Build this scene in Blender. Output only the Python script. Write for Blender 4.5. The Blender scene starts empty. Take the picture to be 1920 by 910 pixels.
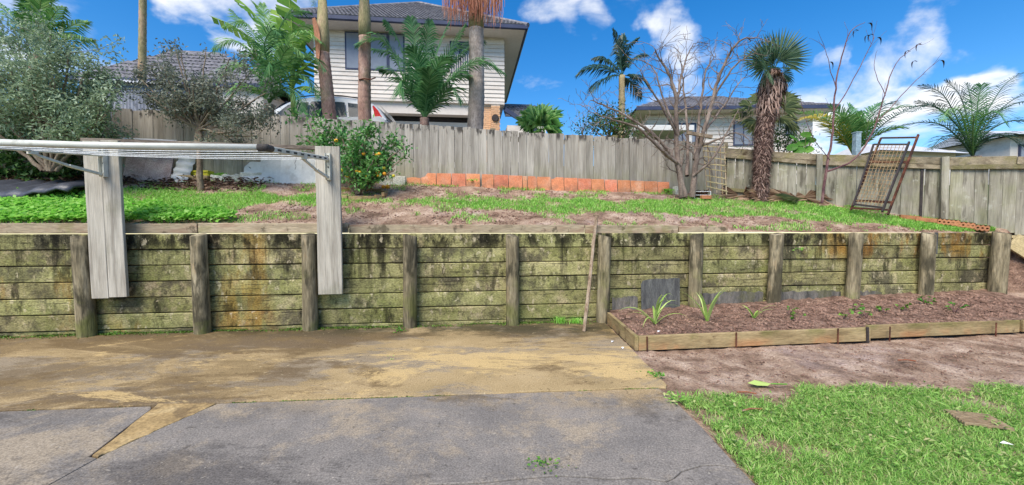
import bpy, bmesh, math, random
import numpy as np
from mathutils import Vector, Matrix
R = math.radians
random.seed(7); rng = np.random.default_rng(7)
scene = bpy.context.scene
C = scene.collection

# ------------------------------------------------------------------ camera
CAMZ, FPX = 1.3, 760.0
PITCH = math.atan(25 / FPX)
cam_d = bpy.data.cameras.new("Camera"); cam = bpy.data.objects.new("Camera", cam_d); C.objects.link(cam)
cam.location = (0, 0, CAMZ); cam.rotation_euler = (math.pi / 2 - PITCH, 0, 0)
cam_d.sensor_width = 36; cam_d.lens = FPX / 1920 * 36; cam_d.clip_end = 2000; cam_d.clip_start = 0.05
scene.camera = cam

# ------------------------------------------------------------------ sky, sun, exposure
SUN_EL, SUN_AZ = R(52), R(205)          # azimuth clockwise from +Y: behind the camera, a little to its left
def pix_dir(u, v):
    a, b = (u - 960) / FPX, (455 - v) / FPX
    return Vector((a, math.cos(PITCH) + b * math.sin(PITCH), b * math.cos(PITCH) - math.sin(PITCH)))
world = bpy.data.worlds.new("World"); scene.world = world; world.use_nodes = True
def build_world():
    nt = world.node_tree; nt.nodes.clear(); N = nt.nodes.new; L = nt.links.new
    out = N("ShaderNodeOutputWorld"); bg = N("ShaderNodeBackground"); bg.inputs[1].default_value = 0.10
    sky = N("ShaderNodeTexSky"); sky.sky_type = 'NISHITA'; sky.sun_disc = False
    sky.sun_elevation = SUN_EL; sky.sun_rotation = SUN_AZ; sky.air_density = 1.0; sky.dust_density = 0.2; sky.ozone_density = 3.0
    hsv = N("ShaderNodeHueSaturation"); hsv.inputs['Saturation'].default_value = 1.4; hsv.inputs['Value'].default_value = 1.15
    hsv.inputs['Hue'].default_value = 0.503
    L(sky.outputs[0], hsv.inputs['Color'])
    tc = N("ShaderNodeTexCoord"); nrm = N("ShaderNodeVectorMath"); nrm.operation = 'NORMALIZE'; L(tc.outputs['Generated'], nrm.inputs[0])
    sep = N("ShaderNodeSeparateXYZ"); L(nrm.outputs[0], sep.inputs[0])
    def math_(op, a, b=None, clamp=False):
        m = N("ShaderNodeMath"); m.operation = op; m.use_clamp = clamp
        for i, x in enumerate((a, b)):
            if x is None: continue
            if isinstance(x, (int, float)): m.inputs[i].default_value = x
            else: L(x, m.inputs[i])
        return m.outputs[0]
    zz = math_('ADD', math_('MAXIMUM', sep.outputs[2], 0.0), 0.28)
    com = N("ShaderNodeCombineXYZ"); L(math_('DIVIDE', sep.outputs[0], zz), com.inputs[0]); L(math_('DIVIDE', sep.outputs[1], zz), com.inputs[1])
    n1 = N("ShaderNodeTexNoise"); n1.inputs['Scale'].default_value = 2.6; n1.inputs['Detail'].default_value = 9; n1.inputs['Roughness'].default_value = 0.56
    n1.inputs['Distortion'].default_value = 0.3
    mp = N("ShaderNodeMapping"); mp.inputs['Location'].default_value = (3.1, 7.4, 0); L(com.outputs[0], mp.inputs[0]); L(mp.outputs[0], n1.inputs['Vector'])
    # cloud banks: directions in the sky in which a bank of cloud stands (angular radius in degrees, weight)
    n2 = N("ShaderNodeTexNoise"); n2.inputs['Scale'].default_value = 7; n2.inputs['Detail'].default_value = 6; L(nrm.outputs[0], n2.inputs['Vector'])
    off = N("ShaderNodeVectorMath"); off.operation = 'MULTIPLY_ADD'
    sub = N("ShaderNodeVectorMath"); sub.operation = 'SUBTRACT'; L(n2.outputs['Color'], sub.inputs[0]); sub.inputs[1].default_value = (.5, .5, .5)
    L(sub.outputs[0], off.inputs[0]); off.inputs[1].default_value = (.26, .26, .10); L(nrm.outputs[0], off.inputs[2])
    nr2 = N("ShaderNodeVectorMath"); nr2.operation = 'NORMALIZE'; L(off.outputs[0], nr2.inputs[0])
    tot = None
    banks = [(335, 8, 2.6, .34), (440, 0, 4, .36), (560, 2, 3.5, .26), (40, 30, 4, .2), (240, 100, 3, .2), (1040, -8, 3.4, .36), (1120, 32, 1.8, .24), (1240, 72, 2.8, .40), (1330, 115, 3, .28), (1270, 165, 3, .22),
             (1548, 99, 1.6, .26), (1535, 124, 1.3, .22), (1520, 190, 3.2, .34), (1600, 175, 2.6, .30), (1700, 102, 2.6, .36), (1640, 110, 1.6, .2), (1560, 235, 4.5, .42), (1650, 225, 3, .3), (1745, 235, 3.4, .42), (1830, 175, 2.0, .3), (1820, 240, 3.6, .42), (1900, 265, 4.5, .45),
             (1480, 160, 2, .2), (1690, 270, 4, .4)]
    for (u, v, r, w) in banks:
        d = pix_dir(u, v).normalized()
        dp = N("ShaderNodeVectorMath"); dp.operation = 'DOT_PRODUCT'; L(nr2.outputs[0], dp.inputs[0]); dp.inputs[1].default_value = d
        mr = N("ShaderNodeMapRange"); mr.interpolation_type = 'SMOOTHSTEP'; L(dp.outputs['Value'], mr.inputs[0])
        mr.inputs[1].default_value = math.cos(R(r * 1.5)); mr.inputs[2].default_value = math.cos(R(r * .15)); mr.inputs[4].default_value = w
        tot = mr.outputs[0] if tot is None else math_('ADD', tot, mr.outputs[0])
    tot = math_('MINIMUM', tot, .40)
    dens = math_('ADD', math_('MULTIPLY', n1.outputs['Fac'], 1.9), math_('SUBTRACT', tot, .55))
    mr = N("ShaderNodeMapRange"); mr.interpolation_type = 'SMOOTHSTEP'; L(dens, mr.inputs[0]); mr.inputs[1].default_value = .54; mr.inputs[2].default_value = 1.0
    mix = N("ShaderNodeMix"); mix.data_type = 'RGBA'; L(mr.outputs[0], mix.inputs['Factor']); L(hsv.outputs[0], mix.inputs['A']); mix.inputs['B'].default_value = (6.6, 6.7, 6.9, 1)
    L(mix.outputs['Result'], bg.inputs[0]); L(bg.outputs[0], out.inputs[0])
build_world()
sd = bpy.data.lights.new("Sun", 'SUN'); sd.energy = 3.4; sd.angle = R(36); sd.color = (1.0, .92, .80)
so = bpy.data.objects.new("Sun", sd); C.objects.link(so)
so.rotation_euler = Vector((-math.sin(SUN_AZ) * math.cos(SUN_EL), -math.cos(SUN_AZ) * math.cos(SUN_EL), -math.sin(SUN_EL))).to_track_quat('-Z', 'Y').to_euler()
vs = scene.view_settings; vs.view_transform = 'Standard'; vs.look = 'None'; vs.exposure = 0.78; vs.gamma = 1; vs.use_curve_mapping = False
scene.cycles.use_denoising = True
scene.cycles.max_bounces = 6; scene.cycles.transparent_max_bounces = 6

# ------------------------------------------------------------------ helpers: geometry of the place
def at(u, v, Y):
    d = pix_dir(u, v); k = Y / d.y
    return Vector((d.x * k, Y, CAMZ + d.z * k))
def at_z(u, v, z=0.0):
    d = pix_dir(u, v); k = (z - CAMZ) / d.z
    return Vector((d.x * k, d.y * k, z))
WD = Vector((math.cos(R(6.7)), math.sin(R(6.7)), 0)); WN = Vector((WD.y, -WD.x, 0))   # along the retaining wall; its face normal
def wl(s, o=0.0, z=0.0): return Vector((0, 5.63, 0)) + WD * s + WN * o + Vector((0, 0, z))
def ws(u, o=0.0):
    k = (u - 960) / FPX; b = Vector((0, 5.63, 0)) + WN * o
    return (k * b.y - b.x) / (WD.x - k * WD.y)
def Yf(X): return 5.63 + .1176 * X + .03
def Yback(X): return 7.99 + .164 * X
def Yb(X): return np.minimum(7.99 + .164 * X, 8.75 - .603 * (X - 4.65))
def terr(X, Y):
    X = np.asarray(X, float); Y = np.asarray(Y, float)
    zb = np.interp(X, [-9, -2, .4, 3.4, 4.65, 6.0, 6.87, 8.3], [2.16, 2.18, 2.10, 2.07, 2.03, 1.83, 1.60, 1.27])
    zf = np.interp(X, [-9, 1.1, 2.7, 8.3], [1.345, 1.345, 1.26, 1.235])
    q = (Y - Yf(X)) / np.maximum(Yb(X) - Yf(X), .05)
    return zf + (zb - zf) * np.clip(q, 0, 1.15)
def terr_q(X, Y): return (Y - Yf(X)) / np.maximum(Yb(X) - Yf(X), .05)
def tz(p, dz=0.0): return Vector((p[0], p[1], float(terr(p[0], p[1])) + dz))
def on_terr(u, v, Y0=5.8, Y1=9.0):
    best = None
    for i in range(200):
        Y = Y0 + (Y1 - Y0) * i / 199; p = at(u, v, Y)
        if Y > float(Yb(p.x)) - .12: break
        e = abs(p.z - float(terr(p.x, p.y)))
        if best is None or e < best[0]: best = (e, p)
    return tz(best[1])
def hill(X, Y):
    X = np.asarray(X, float); Y = np.asarray(Y, float)
    z = np.interp(Y, [7, 8, 9.6, 11, 17, 22, 60], [2.0, 2.2, 2.85, 2.95, 3.95, 4.3, 4.5])
    return z - np.clip(X - 3.5, 0, 6) * .13
def hz(X, Y): return float(hill(X, Y))
_perm = rng.random((64, 64))
def vnoise(x, y):
    x = np.asarray(x, float); y = np.asarray(y, float)
    xi = np.floor(x).astype(int); yi = np.floor(y).astype(int); xf = x - xi; yf = y - yi
    xf = xf * xf * (3 - 2 * xf); yf = yf * yf * (3 - 2 * yf)
    g = lambda a, b: _perm[a % 64, b % 64]
    return (g(xi, yi) * (1 - xf) + g(xi + 1, yi) * xf) * (1 - yf) + (g(xi, yi + 1) * (1 - xf) + g(xi + 1, yi + 1) * xf) * yf
def fbm(x, y, s=1.0): return .55 * vnoise(x * s, y * s) + .3 * vnoise(x * s * 2.3 + 9, y * s * 2.3 + 4) + .15 * vnoise(x * s * 5.1 + 3, y * s * 5.1 + 7)

# ------------------------------------------------------------------ helpers: objects
def tag(o, label=None, cat=None, group=None, kind=None):
    if label: o["label"] = label
    if cat: o["category"] = cat
    if group: o["group"] = group
    if kind: o["kind"] = kind
    return o
def link(name, me, parent=None, m=None):
    o = bpy.data.objects.new(name, me); C.objects.link(o)
    if m is not None:
        if me.materials: me.materials[0] = m
        else: me.materials.append(m)
    if parent is not None: o.parent = parent
    return o
def empty(name, loc=(0, 0, 0), label=None, cat=None, group=None, rz=0.0):
    o = bpy.data.objects.new(name, None); C.objects.link(o); o.location = loc; o.rotation_euler.z = rz; o.empty_display_size = .1
    return tag(o, label, cat, group)
def local(parent, p): return Vector(p) - parent.location      # parents carry no rotation where this is used

class MB:
    def __init__(s): s.v = []; s.f = []; s.a = []; s.val = .5
    def add(s, vs, fs, val=None):
        o = len(s.v); s.v.extend([tuple(p) for p in vs]); s.f.extend([tuple(i + o for i in f) for f in fs]); s.a.extend([s.val if val is None else val] * len(fs)); return s
    def box(s, c, d, rot=None, tip=0.0):
        hx, hy, hz_ = d[0] / 2, d[1] / 2, d[2] / 2
        P = [Vector((x, y, z)) for z in (-hz_, hz_) for y in (-hy, hy) for x in (-hx, hx)]
        if rot is not None: P = [rot @ p for p in P]
        c = Vector(c)
        return s.add([p + c for p in P], [(0, 2, 3, 1), (4, 5, 7, 6), (0, 1, 5, 4), (2, 6, 7, 3), (0, 4, 6, 2), (1, 3, 7, 5)])
    def bar(s, a, b, w, h=None, up=(0, 0, 1)):
        a, b = Vector(a), Vector(b); h = h or w; x = (b - a); L = x.length; x.normalize(); u = Vector(up)
        if abs(x.dot(u)) > .98: u = Vector((0, 1, 0))
        y = u.cross(x).normalized(); z = x.cross(y)
        m = Matrix((x, y, z)).transposed()
        return s.box((a + b) / 2, (L, w, h), m)
    def tube(s, pts, rs, n=8, caps=True, val=None):
        pts = [Vector(p) for p in pts]
        if isinstance(rs, (int, float)): rs = [rs] * len(pts)
        V, F = [], []; prev = None
        for i, p in enumerate(pts):
            t = (pts[min(i + 1, len(pts) - 1)] - pts[max(i - 1, 0)])
            if t.length < 1e-7: t = Vector((0, 0, 1))
            t.normalize()
            if prev is None: u = t.orthogonal().normalized()
            else:
                u = prev - t * prev.dot(t)
                u = t.orthogonal().normalized() if u.length < 1e-5 else u.normalized()
            prev = u; w = t.cross(u)
            for k in range(n):
                a = 2 * math.pi * k / n; V.append(p + (u * math.cos(a) + w * math.sin(a)) * rs[i])
        for i in range(len(pts) - 1):
            for k in range(n): F.append((i * n + k, i * n + (k + 1) % n, (i + 1) * n + (k + 1) % n, (i + 1) * n + k))
        if caps: F.append(tuple(range(n))[::-1]); F.append(tuple((len(pts) - 1) * n + k for k in range(n)))
        return s.add(V, F, val)
    def prism(s, poly, z0, z1, xf=None):
        n = len(poly); P = [Vector((x, y, z0)) for x, y in poly] + [Vector((x, y, z1)) for x, y in poly]
        if xf: P = [xf(p) for p in P]
        return s.add(P, [tuple(range(n))[::-1], tuple(range(n, 2 * n))] + [(i, (i + 1) % n, n + (i + 1) % n, n + i) for i in range(n)])
    def mesh(s, name, smooth=False):
        me = bpy.data.meshes.new(name); me.from_pydata(s.v, [], s.f)
        if s.a:
            at_ = me.attributes.new("v", 'FLOAT', 'FACE'); at_.data.foreach_set("value", np.array(s.a, dtype=np.float32))
        if smooth: me.polygons.foreach_set("use_smooth", [True] * len(me.polygons))
        me.update(); return me
    def build(s, name, m, parent=None, smooth=False, bev=0.0, seg=1):
        o = link(name, s.mesh(name, smooth), parent, m)
        if bev:
            md = o.modifiers.new("bevel", 'BEVEL'); md.width = bev; md.segments = seg; md.limit_method = 'ANGLE'
        return o
def np_mesh(name, V, F, val=None, smooth=False):
    V = np.asarray(V, np.float32); F = np.asarray(F, np.int32); k = F.shape[1]; me = bpy.data.meshes.new(name)
    me.vertices.add(len(V)); me.vertices.foreach_set("co", V.ravel()); me.loops.add(F.size); me.loops.foreach_set("vertex_index", F.ravel())
    me.polygons.add(len(F)); me.polygons.foreach_set("loop_start", np.arange(0, F.size, k, dtype=np.int32)); me.polygons.foreach_set("loop_total", np.full(len(F), k, np.int32))
    if val is not None:
        a = me.attributes.new("v", 'FLOAT', 'FACE'); a.data.foreach_set("value", np.asarray(val, np.float32))
    if smooth: me.polygons.foreach_set("use_smooth", np.ones(len(F), bool))
    me.update(calc_edges=True); me.validate(); return me
def norm(a): return a / np.maximum(np.linalg.norm(a, axis=1, keepdims=True), 1e-9)
def leaf_mesh(name, P, D, L, W, fold=.25, val=None):
    """diamond leaves, folded along the midrib; P base (n,3), D direction (n,3)"""
    n = len(P); D = norm(D); up = norm(rng.normal(size=(n, 3)) * .6 + np.array([0, 0, 1.0])); S = norm(np.cross(D, up)); U = np.cross(S, D)
    L = np.broadcast_to(np.asarray(L, float).reshape(-1, 1), (n, 1)); W = np.broadcast_to(np.asarray(W, float).reshape(-1, 1), (n, 1))
    m = P + D * L * .45
    V = np.stack([P, m + S * W / 2 + U * W * fold, P + D * L - U * L * .12, m - S * W / 2 + U * W * fold], 1).reshape(-1, 3)
    b = np.arange(n)[:, None] * 4; F = np.concatenate([b + [0, 1, 2], b + [0, 2, 3]], 1).reshape(-1, 3)
    val = rng.random(n) if val is None else val
    return np_mesh(name, V, F, np.repeat(val, 2))
def blade_mesh(name, P, H, W, lean=.5, val=None, zdir=None):
    """grass blades: a bent quad and a tip triangle, all as triangles"""
    n = len(P); a = rng.random(n) * 2 * np.pi; S = np.stack([np.cos(a), np.sin(a), np.zeros(n)], 1); b_ = a + np.pi / 2 + rng.normal(size=n) * .4
    B = np.stack([np.cos(b_), np.sin(b_), np.zeros(n)], 1); H = np.asarray(H, float).reshape(-1, 1) * np.ones((n, 1)); W = np.asarray(W, float).reshape(-1, 1) * np.ones((n, 1))
    ln = (lean * (.4 + rng.random((n, 1)))) * H; Z = np.array([0, 0, 1.0])
    m = P + Z * H * .62 + B * ln * .35; t = P + Z * H * (1 - .25 * rng.random((n, 1))) + B * ln
    V = np.stack([P - S * W / 2, P + S * W / 2, m + S * W * .42, m - S * W * .42, t], 1).reshape(-1, 3)
    k = np.arange(n)[:, None] * 5; F = np.concatenate([k + [0, 1, 2], k + [0, 2, 3], k + [3, 2, 4]], 1).reshape(-1, 3)
    val = rng.random(n) if val is None else val
    return np_mesh(name, V, F, np.repeat(val, 3))

# ------------------------------------------------------------------ materials
def lin(c):
    f = lambda x: x / 12.92 if x <= .04045 else ((x + .055) / 1.055) ** 2.4
    return tuple(f(x / 255) for x in c) + (1,)
class G:
    def __init__(s, name):
        s.m = bpy.data.materials.new(name); s.m.use_nodes = True; s.nt = s.m.node_tree; s.nt.nodes.clear()
    def n(s, t, **k):
        x = s.nt.nodes.new(t)
        for a, b in k.items(): setattr(x, a, b)
        return x
    def l(s, a, b): s.nt.links.new(a, b)
    def noise(s, vec, scale, st=(1, 1, 1), detail=6, rough=.6, dist=0.0, loc=(0, 0, 0)):
        mp = s.n("ShaderNodeMapping"); mp.inputs['Scale'].default_value = st; mp.inputs['Location'].default_value = loc; s.l(vec, mp.inputs[0])
        x = s.n("ShaderNodeTexNoise"); x.inputs['Scale'].default_value = scale; x.inputs['Detail'].default_value = detail; x.inputs['Roughness'].default_value = rough
        x.inputs['Distortion'].default_value = dist; s.l(mp.outputs[0], x.inputs['Vector']); return x.outputs['Fac']
    def rng_(s, v, lo, hi, a=0.0, b=1.0):
        r = s.n("ShaderNodeMapRange"); r.interpolation_type = 'SMOOTHSTEP'; s.l(v, r.inputs[0])
        for i, x in enumerate((lo, hi, a, b)): r.inputs[i + 1].default_value = x
        return r.outputs[0]
    def ma(s, op, a, b):
        m = s.n("ShaderNodeMath", operation=op)
        for i, x in enumerate((a, b)):
            if isinstance(x, (int, float)): m.inputs[i].default_value = x
            else: s.l(x, m.inputs[i])
        return m.outputs[0]
    def mix(s, f, a, b, blend='MIX'):
        m = s.n("ShaderNodeMix", data_type='RGBA', blend_type=blend)
        for k, x in (('Factor', f), ('A', a), ('B', b)):
            if isinstance(x, (int, float, tuple)): m.inputs[k].default_value = x
            else: s.l(x, m.inputs[k])
        return m.outputs['Result']
    def ramp(s, f, cols):
        r = s.n("ShaderNodeValToRGB"); s.l(f, r.inputs[0]); e = r.color_ramp.elements
        for i, (p, c) in enumerate(cols):
            x = e[i] if i < 2 else e.new(p)
            x.position = p; x.color = lin(c)
        return r.outputs[0]
def mk(name, cols, scale=6, st=(1, 1, 1), rough=.85, bump=.3, bscale=None, bst=None, layers=(), rnd=0.0, coord='obj', detail=6, spec=.25, fine=.25, fscale=None, metal=0.0, hue=0.0, bdist=.02, vary=False):
    g = G(name); tc = g.n("ShaderNodeTexCoord"); oi = g.n("ShaderNodeObjectInfo"); raw = tc.outputs['Object']
    if coord == 'pos':
        ge = g.n("ShaderNodeNewGeometry"); vec = raw = ge.outputs['Position']
    else:
        sc = g.n("ShaderNodeVectorMath", operation='MULTIPLY'); sc.inputs[1].default_value = (37, 53, 71)
        co = g.n("ShaderNodeCombineXYZ")
        for i in range(3): g.l(oi.outputs['Random'], co.inputs[i])
        g.l(co.outputs[0], sc.inputs[0]); ad = g.n("ShaderNodeVectorMath", operation='ADD'); g.l(raw, ad.inputs[0]); g.l(sc.outputs[0], ad.inputs[1]); vec = ad.outputs[0]
    vecr = vec
    if vary:
        sc = g.n("ShaderNodeVectorMath", operation='MULTIPLY'); sc.inputs[1].default_value = (7, 5, 3); co = g.n("ShaderNodeCombineXYZ")
        for i in range(3): g.l(oi.outputs['Random'], co.inputs[i])
        g.l(co.outputs[0], sc.inputs[0]); ad = g.n("ShaderNodeVectorMath", operation='ADD'); g.l(raw, ad.inputs[0]); g.l(sc.outputs[0], ad.inputs[1]); vecr = ad.outputs[0]
    n = len(cols); cl = [(.32 + .36 * i / max(n - 1, 1), c) for i, c in enumerate(cols)] if not isinstance(cols[0][0], tuple) else [(p, c) for c, p in cols]
    if n == 1: cl = [(0.0, cols[0]), (1.0, cols[0])]
    col = g.ramp(g.noise(vecr, scale, st, detail), cl)
    sp = g.n("ShaderNodeSeparateXYZ"); g.l(raw, sp.inputs[0])
    for i, ly in enumerate(layers):
        f = g.rng_(g.noise(vecr if ly.get('o') else vec, ly.get('s', 3), ly.get('st', (1, 1, 1)), ly.get('d', 6), ly.get('r', .6), ly.get('dist', 0), (3.7 * i + 1.3, 2.1 * i, 5.9)), ly['lo'], ly['hi'])
        if 'g' in ly:
            for ax, a, b in (ly['g'] if isinstance(ly['g'], list) else [ly['g']]):
                f = g.ma('MULTIPLY', f, g.rng_(sp.outputs[ax], a, b) if a < b else g.ma('SUBTRACT', 1.0, g.rng_(sp.outputs[ax], b, a)))
        f = g.ma('MULTIPLY', f, ly.get('f', 1.0))
        col = g.mix(f, col, lin(ly['c']))
    if fine:
        fn = g.noise(vec, fscale or scale * 9, bst or st, 4); col = g.mix(1.0, col, g.mix(g.rng_(fn, .3, .7), (1 - fine,) * 3 + (1,), (1 + fine,) * 3 + (1,)), 'MULTIPLY')
    if rnd or hue:
        h = g.n("ShaderNodeHueSaturation"); g.l(col, h.inputs['Color'])
        g.l(g.rng_(oi.outputs['Random'], 0, 1, 1 - rnd, 1 + rnd), h.inputs['Value'])
        if hue:
            h.inputs['Hue'].default_value = .5; r2 = g.ma('FRACT', g.ma('MULTIPLY', oi.outputs['Random'], 17.3), 0.0); g.l(g.ma('ADD', .5 - hue, g.ma('MULTIPLY', r2, 2 * hue)), h.inputs['Hue'])
        col = h.outputs[0]
    b = g.n("ShaderNodeBsdfPrincipled"); g.l(col, b.inputs['Base Color']); b.inputs['Roughness'].default_value = rough; b.inputs['Metallic'].default_value = metal
    b.inputs['Specular IOR Level'].default_value = spec
    if bump:
        bn = g.n("ShaderNodeBump"); bn.inputs['Strength'].default_value = bump; bn.inputs['Distance'].default_value = bdist
        g.l(g.noise(vec, bscale or scale * 4, bst or st, 8, .65), bn.inputs['Height']); g.l(bn.outputs[0], b.inputs['Normal'])
    o = g.n("ShaderNodeOutputMaterial"); g.l(b.outputs[0], o.inputs[0]); return g.m
def lf(name, cols, trans=.3, rough=.5, spec=.3):
    g = G(name); a = g.n("ShaderNodeAttribute", attribute_name="v"); n = len(cols)
    oi = g.n("ShaderNodeObjectInfo"); col = g.ramp(a.outputs['Fac'], [(i / max(n - 1, 1), c) for i, c in enumerate(cols)])
    h = g.n("ShaderNodeHueSaturation"); g.l(col, h.inputs['Color']); g.l(g.rng_(oi.outputs['Random'], 0, 1, .85, 1.12), h.inputs['Value'])
    b = g.n("ShaderNodeBsdfPrincipled"); g.l(h.outputs[0], b.inputs['Base Color']); b.inputs['Roughness'].default_value = rough; b.inputs['Specular IOR Level'].default_value = spec
    t = g.n("ShaderNodeBsdfTranslucent"); g.l(h.outputs[0], t.inputs[0]); mx = g.n("ShaderNodeMixShader"); mx.inputs[0].default_value = trans
    g.l(b.outputs[0], mx.inputs[1]); g.l(t.outputs[0], mx.inputs[2]); o = g.n("ShaderNodeOutputMaterial"); g.l(mx.outputs[0], o.inputs[0]); return g.m
M = {}
def materials():
    M['sleeper'] = mk('mossy sleeper', [(108, 103, 72), (145, 140, 94), (172, 163, 118)], 2.0, (1, 1, 2), coord='pos', vary=True, rnd=.15, hue=.012, bump=.55, bscale=40, bst=(1, 1, 2), fine=.36, fscale=42, rough=.93, spec=.12, layers=[
        dict(c=(132, 134, 74), s=1.2, lo=.50, hi=.63, f=.5, o=1, d=10, r=.7), dict(c=(82, 76, 64), s=1.6, st=(1, 1, .8), lo=.50, hi=.60, f=.8, o=1, d=10, r=.7), dict(c=(180, 164, 128), s=5, st=(1, 1, .7), lo=.55, hi=.63, f=.6, o=1, d=10, r=.7), dict(c=(64, 60, 46), s=14, lo=.56, hi=.64, f=.55, o=1),
        dict(c=(108, 116, 58), s=1.3, lo=.46, hi=.62, f=.45, g=(2, .65, .15), d=10, r=.7),
        dict(c=(162, 122, 52), s=2.2, st=(1, 1, .3), lo=.46, hi=.62, f=.55, g=[(0, -3.98, -3.7), (0, -2.95, -3.3)], d=10, r=.7), dict(c=(152, 122, 62), s=2.2, st=(1, 1, .35), lo=.53, hi=.63, f=.5, g=(0, -4.0, -5.2), d=10, r=.7), dict(c=(150, 108, 46), s=3.0, st=(1, 1, .3), lo=.49, hi=.60, f=.75, g=[(0, 4.0, 5.2), (2, .75, 1.0)], d=10, r=.7),
        dict(c=(30, 28, 22), s=1.5, st=(2.4, 2.4, .2), lo=.49, hi=.61, f=.82, g=(2, .2, .95), d=12, r=.72), dict(c=(22, 21, 17), s=2.6, st=(1.3, 1.3, .7), lo=.46, hi=.57, f=.88, g=(2, .96, 1.14), d=12, r=.72), dict(c=(24, 23, 18), s=2.2, st=(1.6, 1.6, .5), lo=.55, hi=.63, f=.7, o=1, d=12, r=.72), dict(c=(196, 182, 150), s=11, st=(1, 1, .6), lo=.60, hi=.66, f=.6, o=1), dict(c=(48, 44, 34), s=5, st=(.3, .3, 7), lo=.60, hi=.65, f=.65, o=1)])
    M['post'] = mk('weathered post', [(96, 88, 70), (136, 124, 98), (162, 150, 124)], 3, (3, 3, .6), coord='pos', rnd=.16, bump=.7, bscale=14, bst=(3, 3, .35), fine=.3, fscale=20, layers=[
        dict(c=(62, 58, 44), s=4, st=(1.5, 1.5, .4), lo=.5, hi=.62, f=.85), dict(c=(112, 116, 56), s=2.2, lo=.5, hi=.66, f=.6, g=(2, 1.0, .2)), dict(c=(44, 42, 34), s=3, lo=.5, hi=.62, f=.8, g=(2, .8, 1.25)), dict(c=(160, 140, 108), s=7, st=(1, 1, .5), lo=.6, hi=.7, f=.6)])
    M['cap'] = mk('grey cap board', [(146, 130, 106), (172, 156, 130), (150, 122, 100)], 2, (1, 4, 4), rnd=.10, bump=.4, bscale=12, bst=(.6, 6, 6), fine=.2, layers=[dict(c=(66, 60, 44), s=6, lo=.56, hi=.66, f=.7), dict(c=(126, 124, 74), s=3, lo=.55, hi=.68, f=.5)])
    M['paling'] = mk('grey paling', [(132, 125, 114), (160, 152, 141), (180, 172, 160)], 1.6, (6, 6, .5), rnd=.09, bump=.45, bscale=8, bst=(9, 9, .35), fine=.13, fscale=9, rough=.92, layers=[
        dict(c=(138, 136, 98), s=2.5, lo=.36, hi=.6, f=.55, g=(2, .75, .1)), dict(c=(50, 46, 44), s=9, st=(1, 1, .35), lo=.50, hi=.58, f=.85, g=(2, 1.02, 1.14)), dict(c=(116, 108, 96), s=5, st=(2, 2, .2), lo=.54, hi=.7, f=.55), dict(c=(92, 84, 74), s=22, lo=.68, hi=.74, f=.6)])
    M['paling2'] = mk('lichened paling', [(120, 114, 100), (152, 146, 130), (172, 166, 150)], 1.6, (5, 5, .6), rnd=.12, bump=.45, bscale=8, bst=(8, 8, .4), fine=.16, fscale=9, rough=.92, layers=[
        dict(c=(132, 132, 98), s=1.8, lo=.46, hi=.64, f=.5), dict(c=(80, 74, 62), s=4, st=(2, 2, .3), lo=.54, hi=.66, f=.7), dict(c=(190, 188, 172), s=9, lo=.6, hi=.7, f=.5)])
    M['rail'] = mk('mossy rail', [(104, 94, 76), (138, 126, 104), (158, 144, 120)], 2.5, (1, 5, 5), rnd=.15, bump=.5, bscale=10, bst=(.7, 6, 6), fine=.2, layers=[dict(c=(116, 112, 62), s=2.5, lo=.48, hi=.62, f=.6), dict(c=(66, 48, 34), s=3, lo=.55, hi=.68, f=.7)])
    M['plank'] = mk('silver grey plank', [(144, 136, 124), (177, 170, 156), (197, 190, 176)], 1.5, (6, 6, .7), rnd=.05, bump=.5, bscale=8, bst=(10, 10, .3), fine=.14, fscale=10, layers=[dict(c=(134, 132, 108), s=1.6, lo=.5, hi=.66, f=.5), dict(c=(112, 104, 94), s=4, st=(3, 3, .2), lo=.54, hi=.66, f=.55)])
    M['beam'] = mk('dark weathered beam', [(88, 78, 70), (120, 108, 96), (150, 138, 124)], 4, (.5, 4, 4), bump=.4)
    M['stake'] = mk('stick bark', [(106, 84, 66), (150, 130, 108), (172, 156, 136)], 6, (3, 3, .6), bump=.5, layers=[dict(c=(140, 74, 44), s=2, lo=.4, hi=.5, f=.8, g=(2, .22, .12))])
    M['edging'] = mk('bed edging', [(122, 104, 74), (150, 130, 94), (166, 146, 108)], 2.5, (1, 3, 3), rnd=.08, bump=.35, bscale=12, bst=(.6, 5, 5), fine=.2, layers=[dict(c=(176, 122, 82), s=2, lo=.46, hi=.62, f=.6, g=(2, .12, .02)), dict(c=(112, 110, 60), s=3, lo=.46, hi=.62, f=.6, g=(2, .06, .15)), dict(c=(70, 46, 32), s=4, lo=.6, hi=.68, f=.7)])
    M['rust'] = mk('rusty iron', [(62, 38, 30), (92, 54, 40), (126, 84, 66)], 8, bump=.3, rough=.8, layers=[dict(c=(40, 34, 34), s=3, lo=.5, hi=.62, f=.7)])
    M['wire'] = mk('ochre rusted wire', [(112, 88, 62), (160, 136, 100), (110, 74, 54)], 6, bump=0, rough=.8)
    M['darkiron'] = mk('dark iron', [(44, 40, 40), (66, 58, 56)], 8, bump=.2, rough=.6)
    M['slate'] = mk('slate sheet', [(66, 66, 66), (88, 88, 86), (104, 104, 100)], 5, (3, 1, .6), bump=.3, coord='pos', layers=[dict(c=(134, 132, 122), s=12, st=(2, 1, .4), lo=.6, hi=.7, f=.6)])
    M['tar'] = mk('tarred strip', [(70, 68, 64), (104, 100, 94), (134, 126, 116)], 7, (2, 2, .5), bump=.5, coord='pos', layers=[dict(c=(98, 96, 66), s=3, lo=.52, hi=.62, f=.6)])
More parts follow.
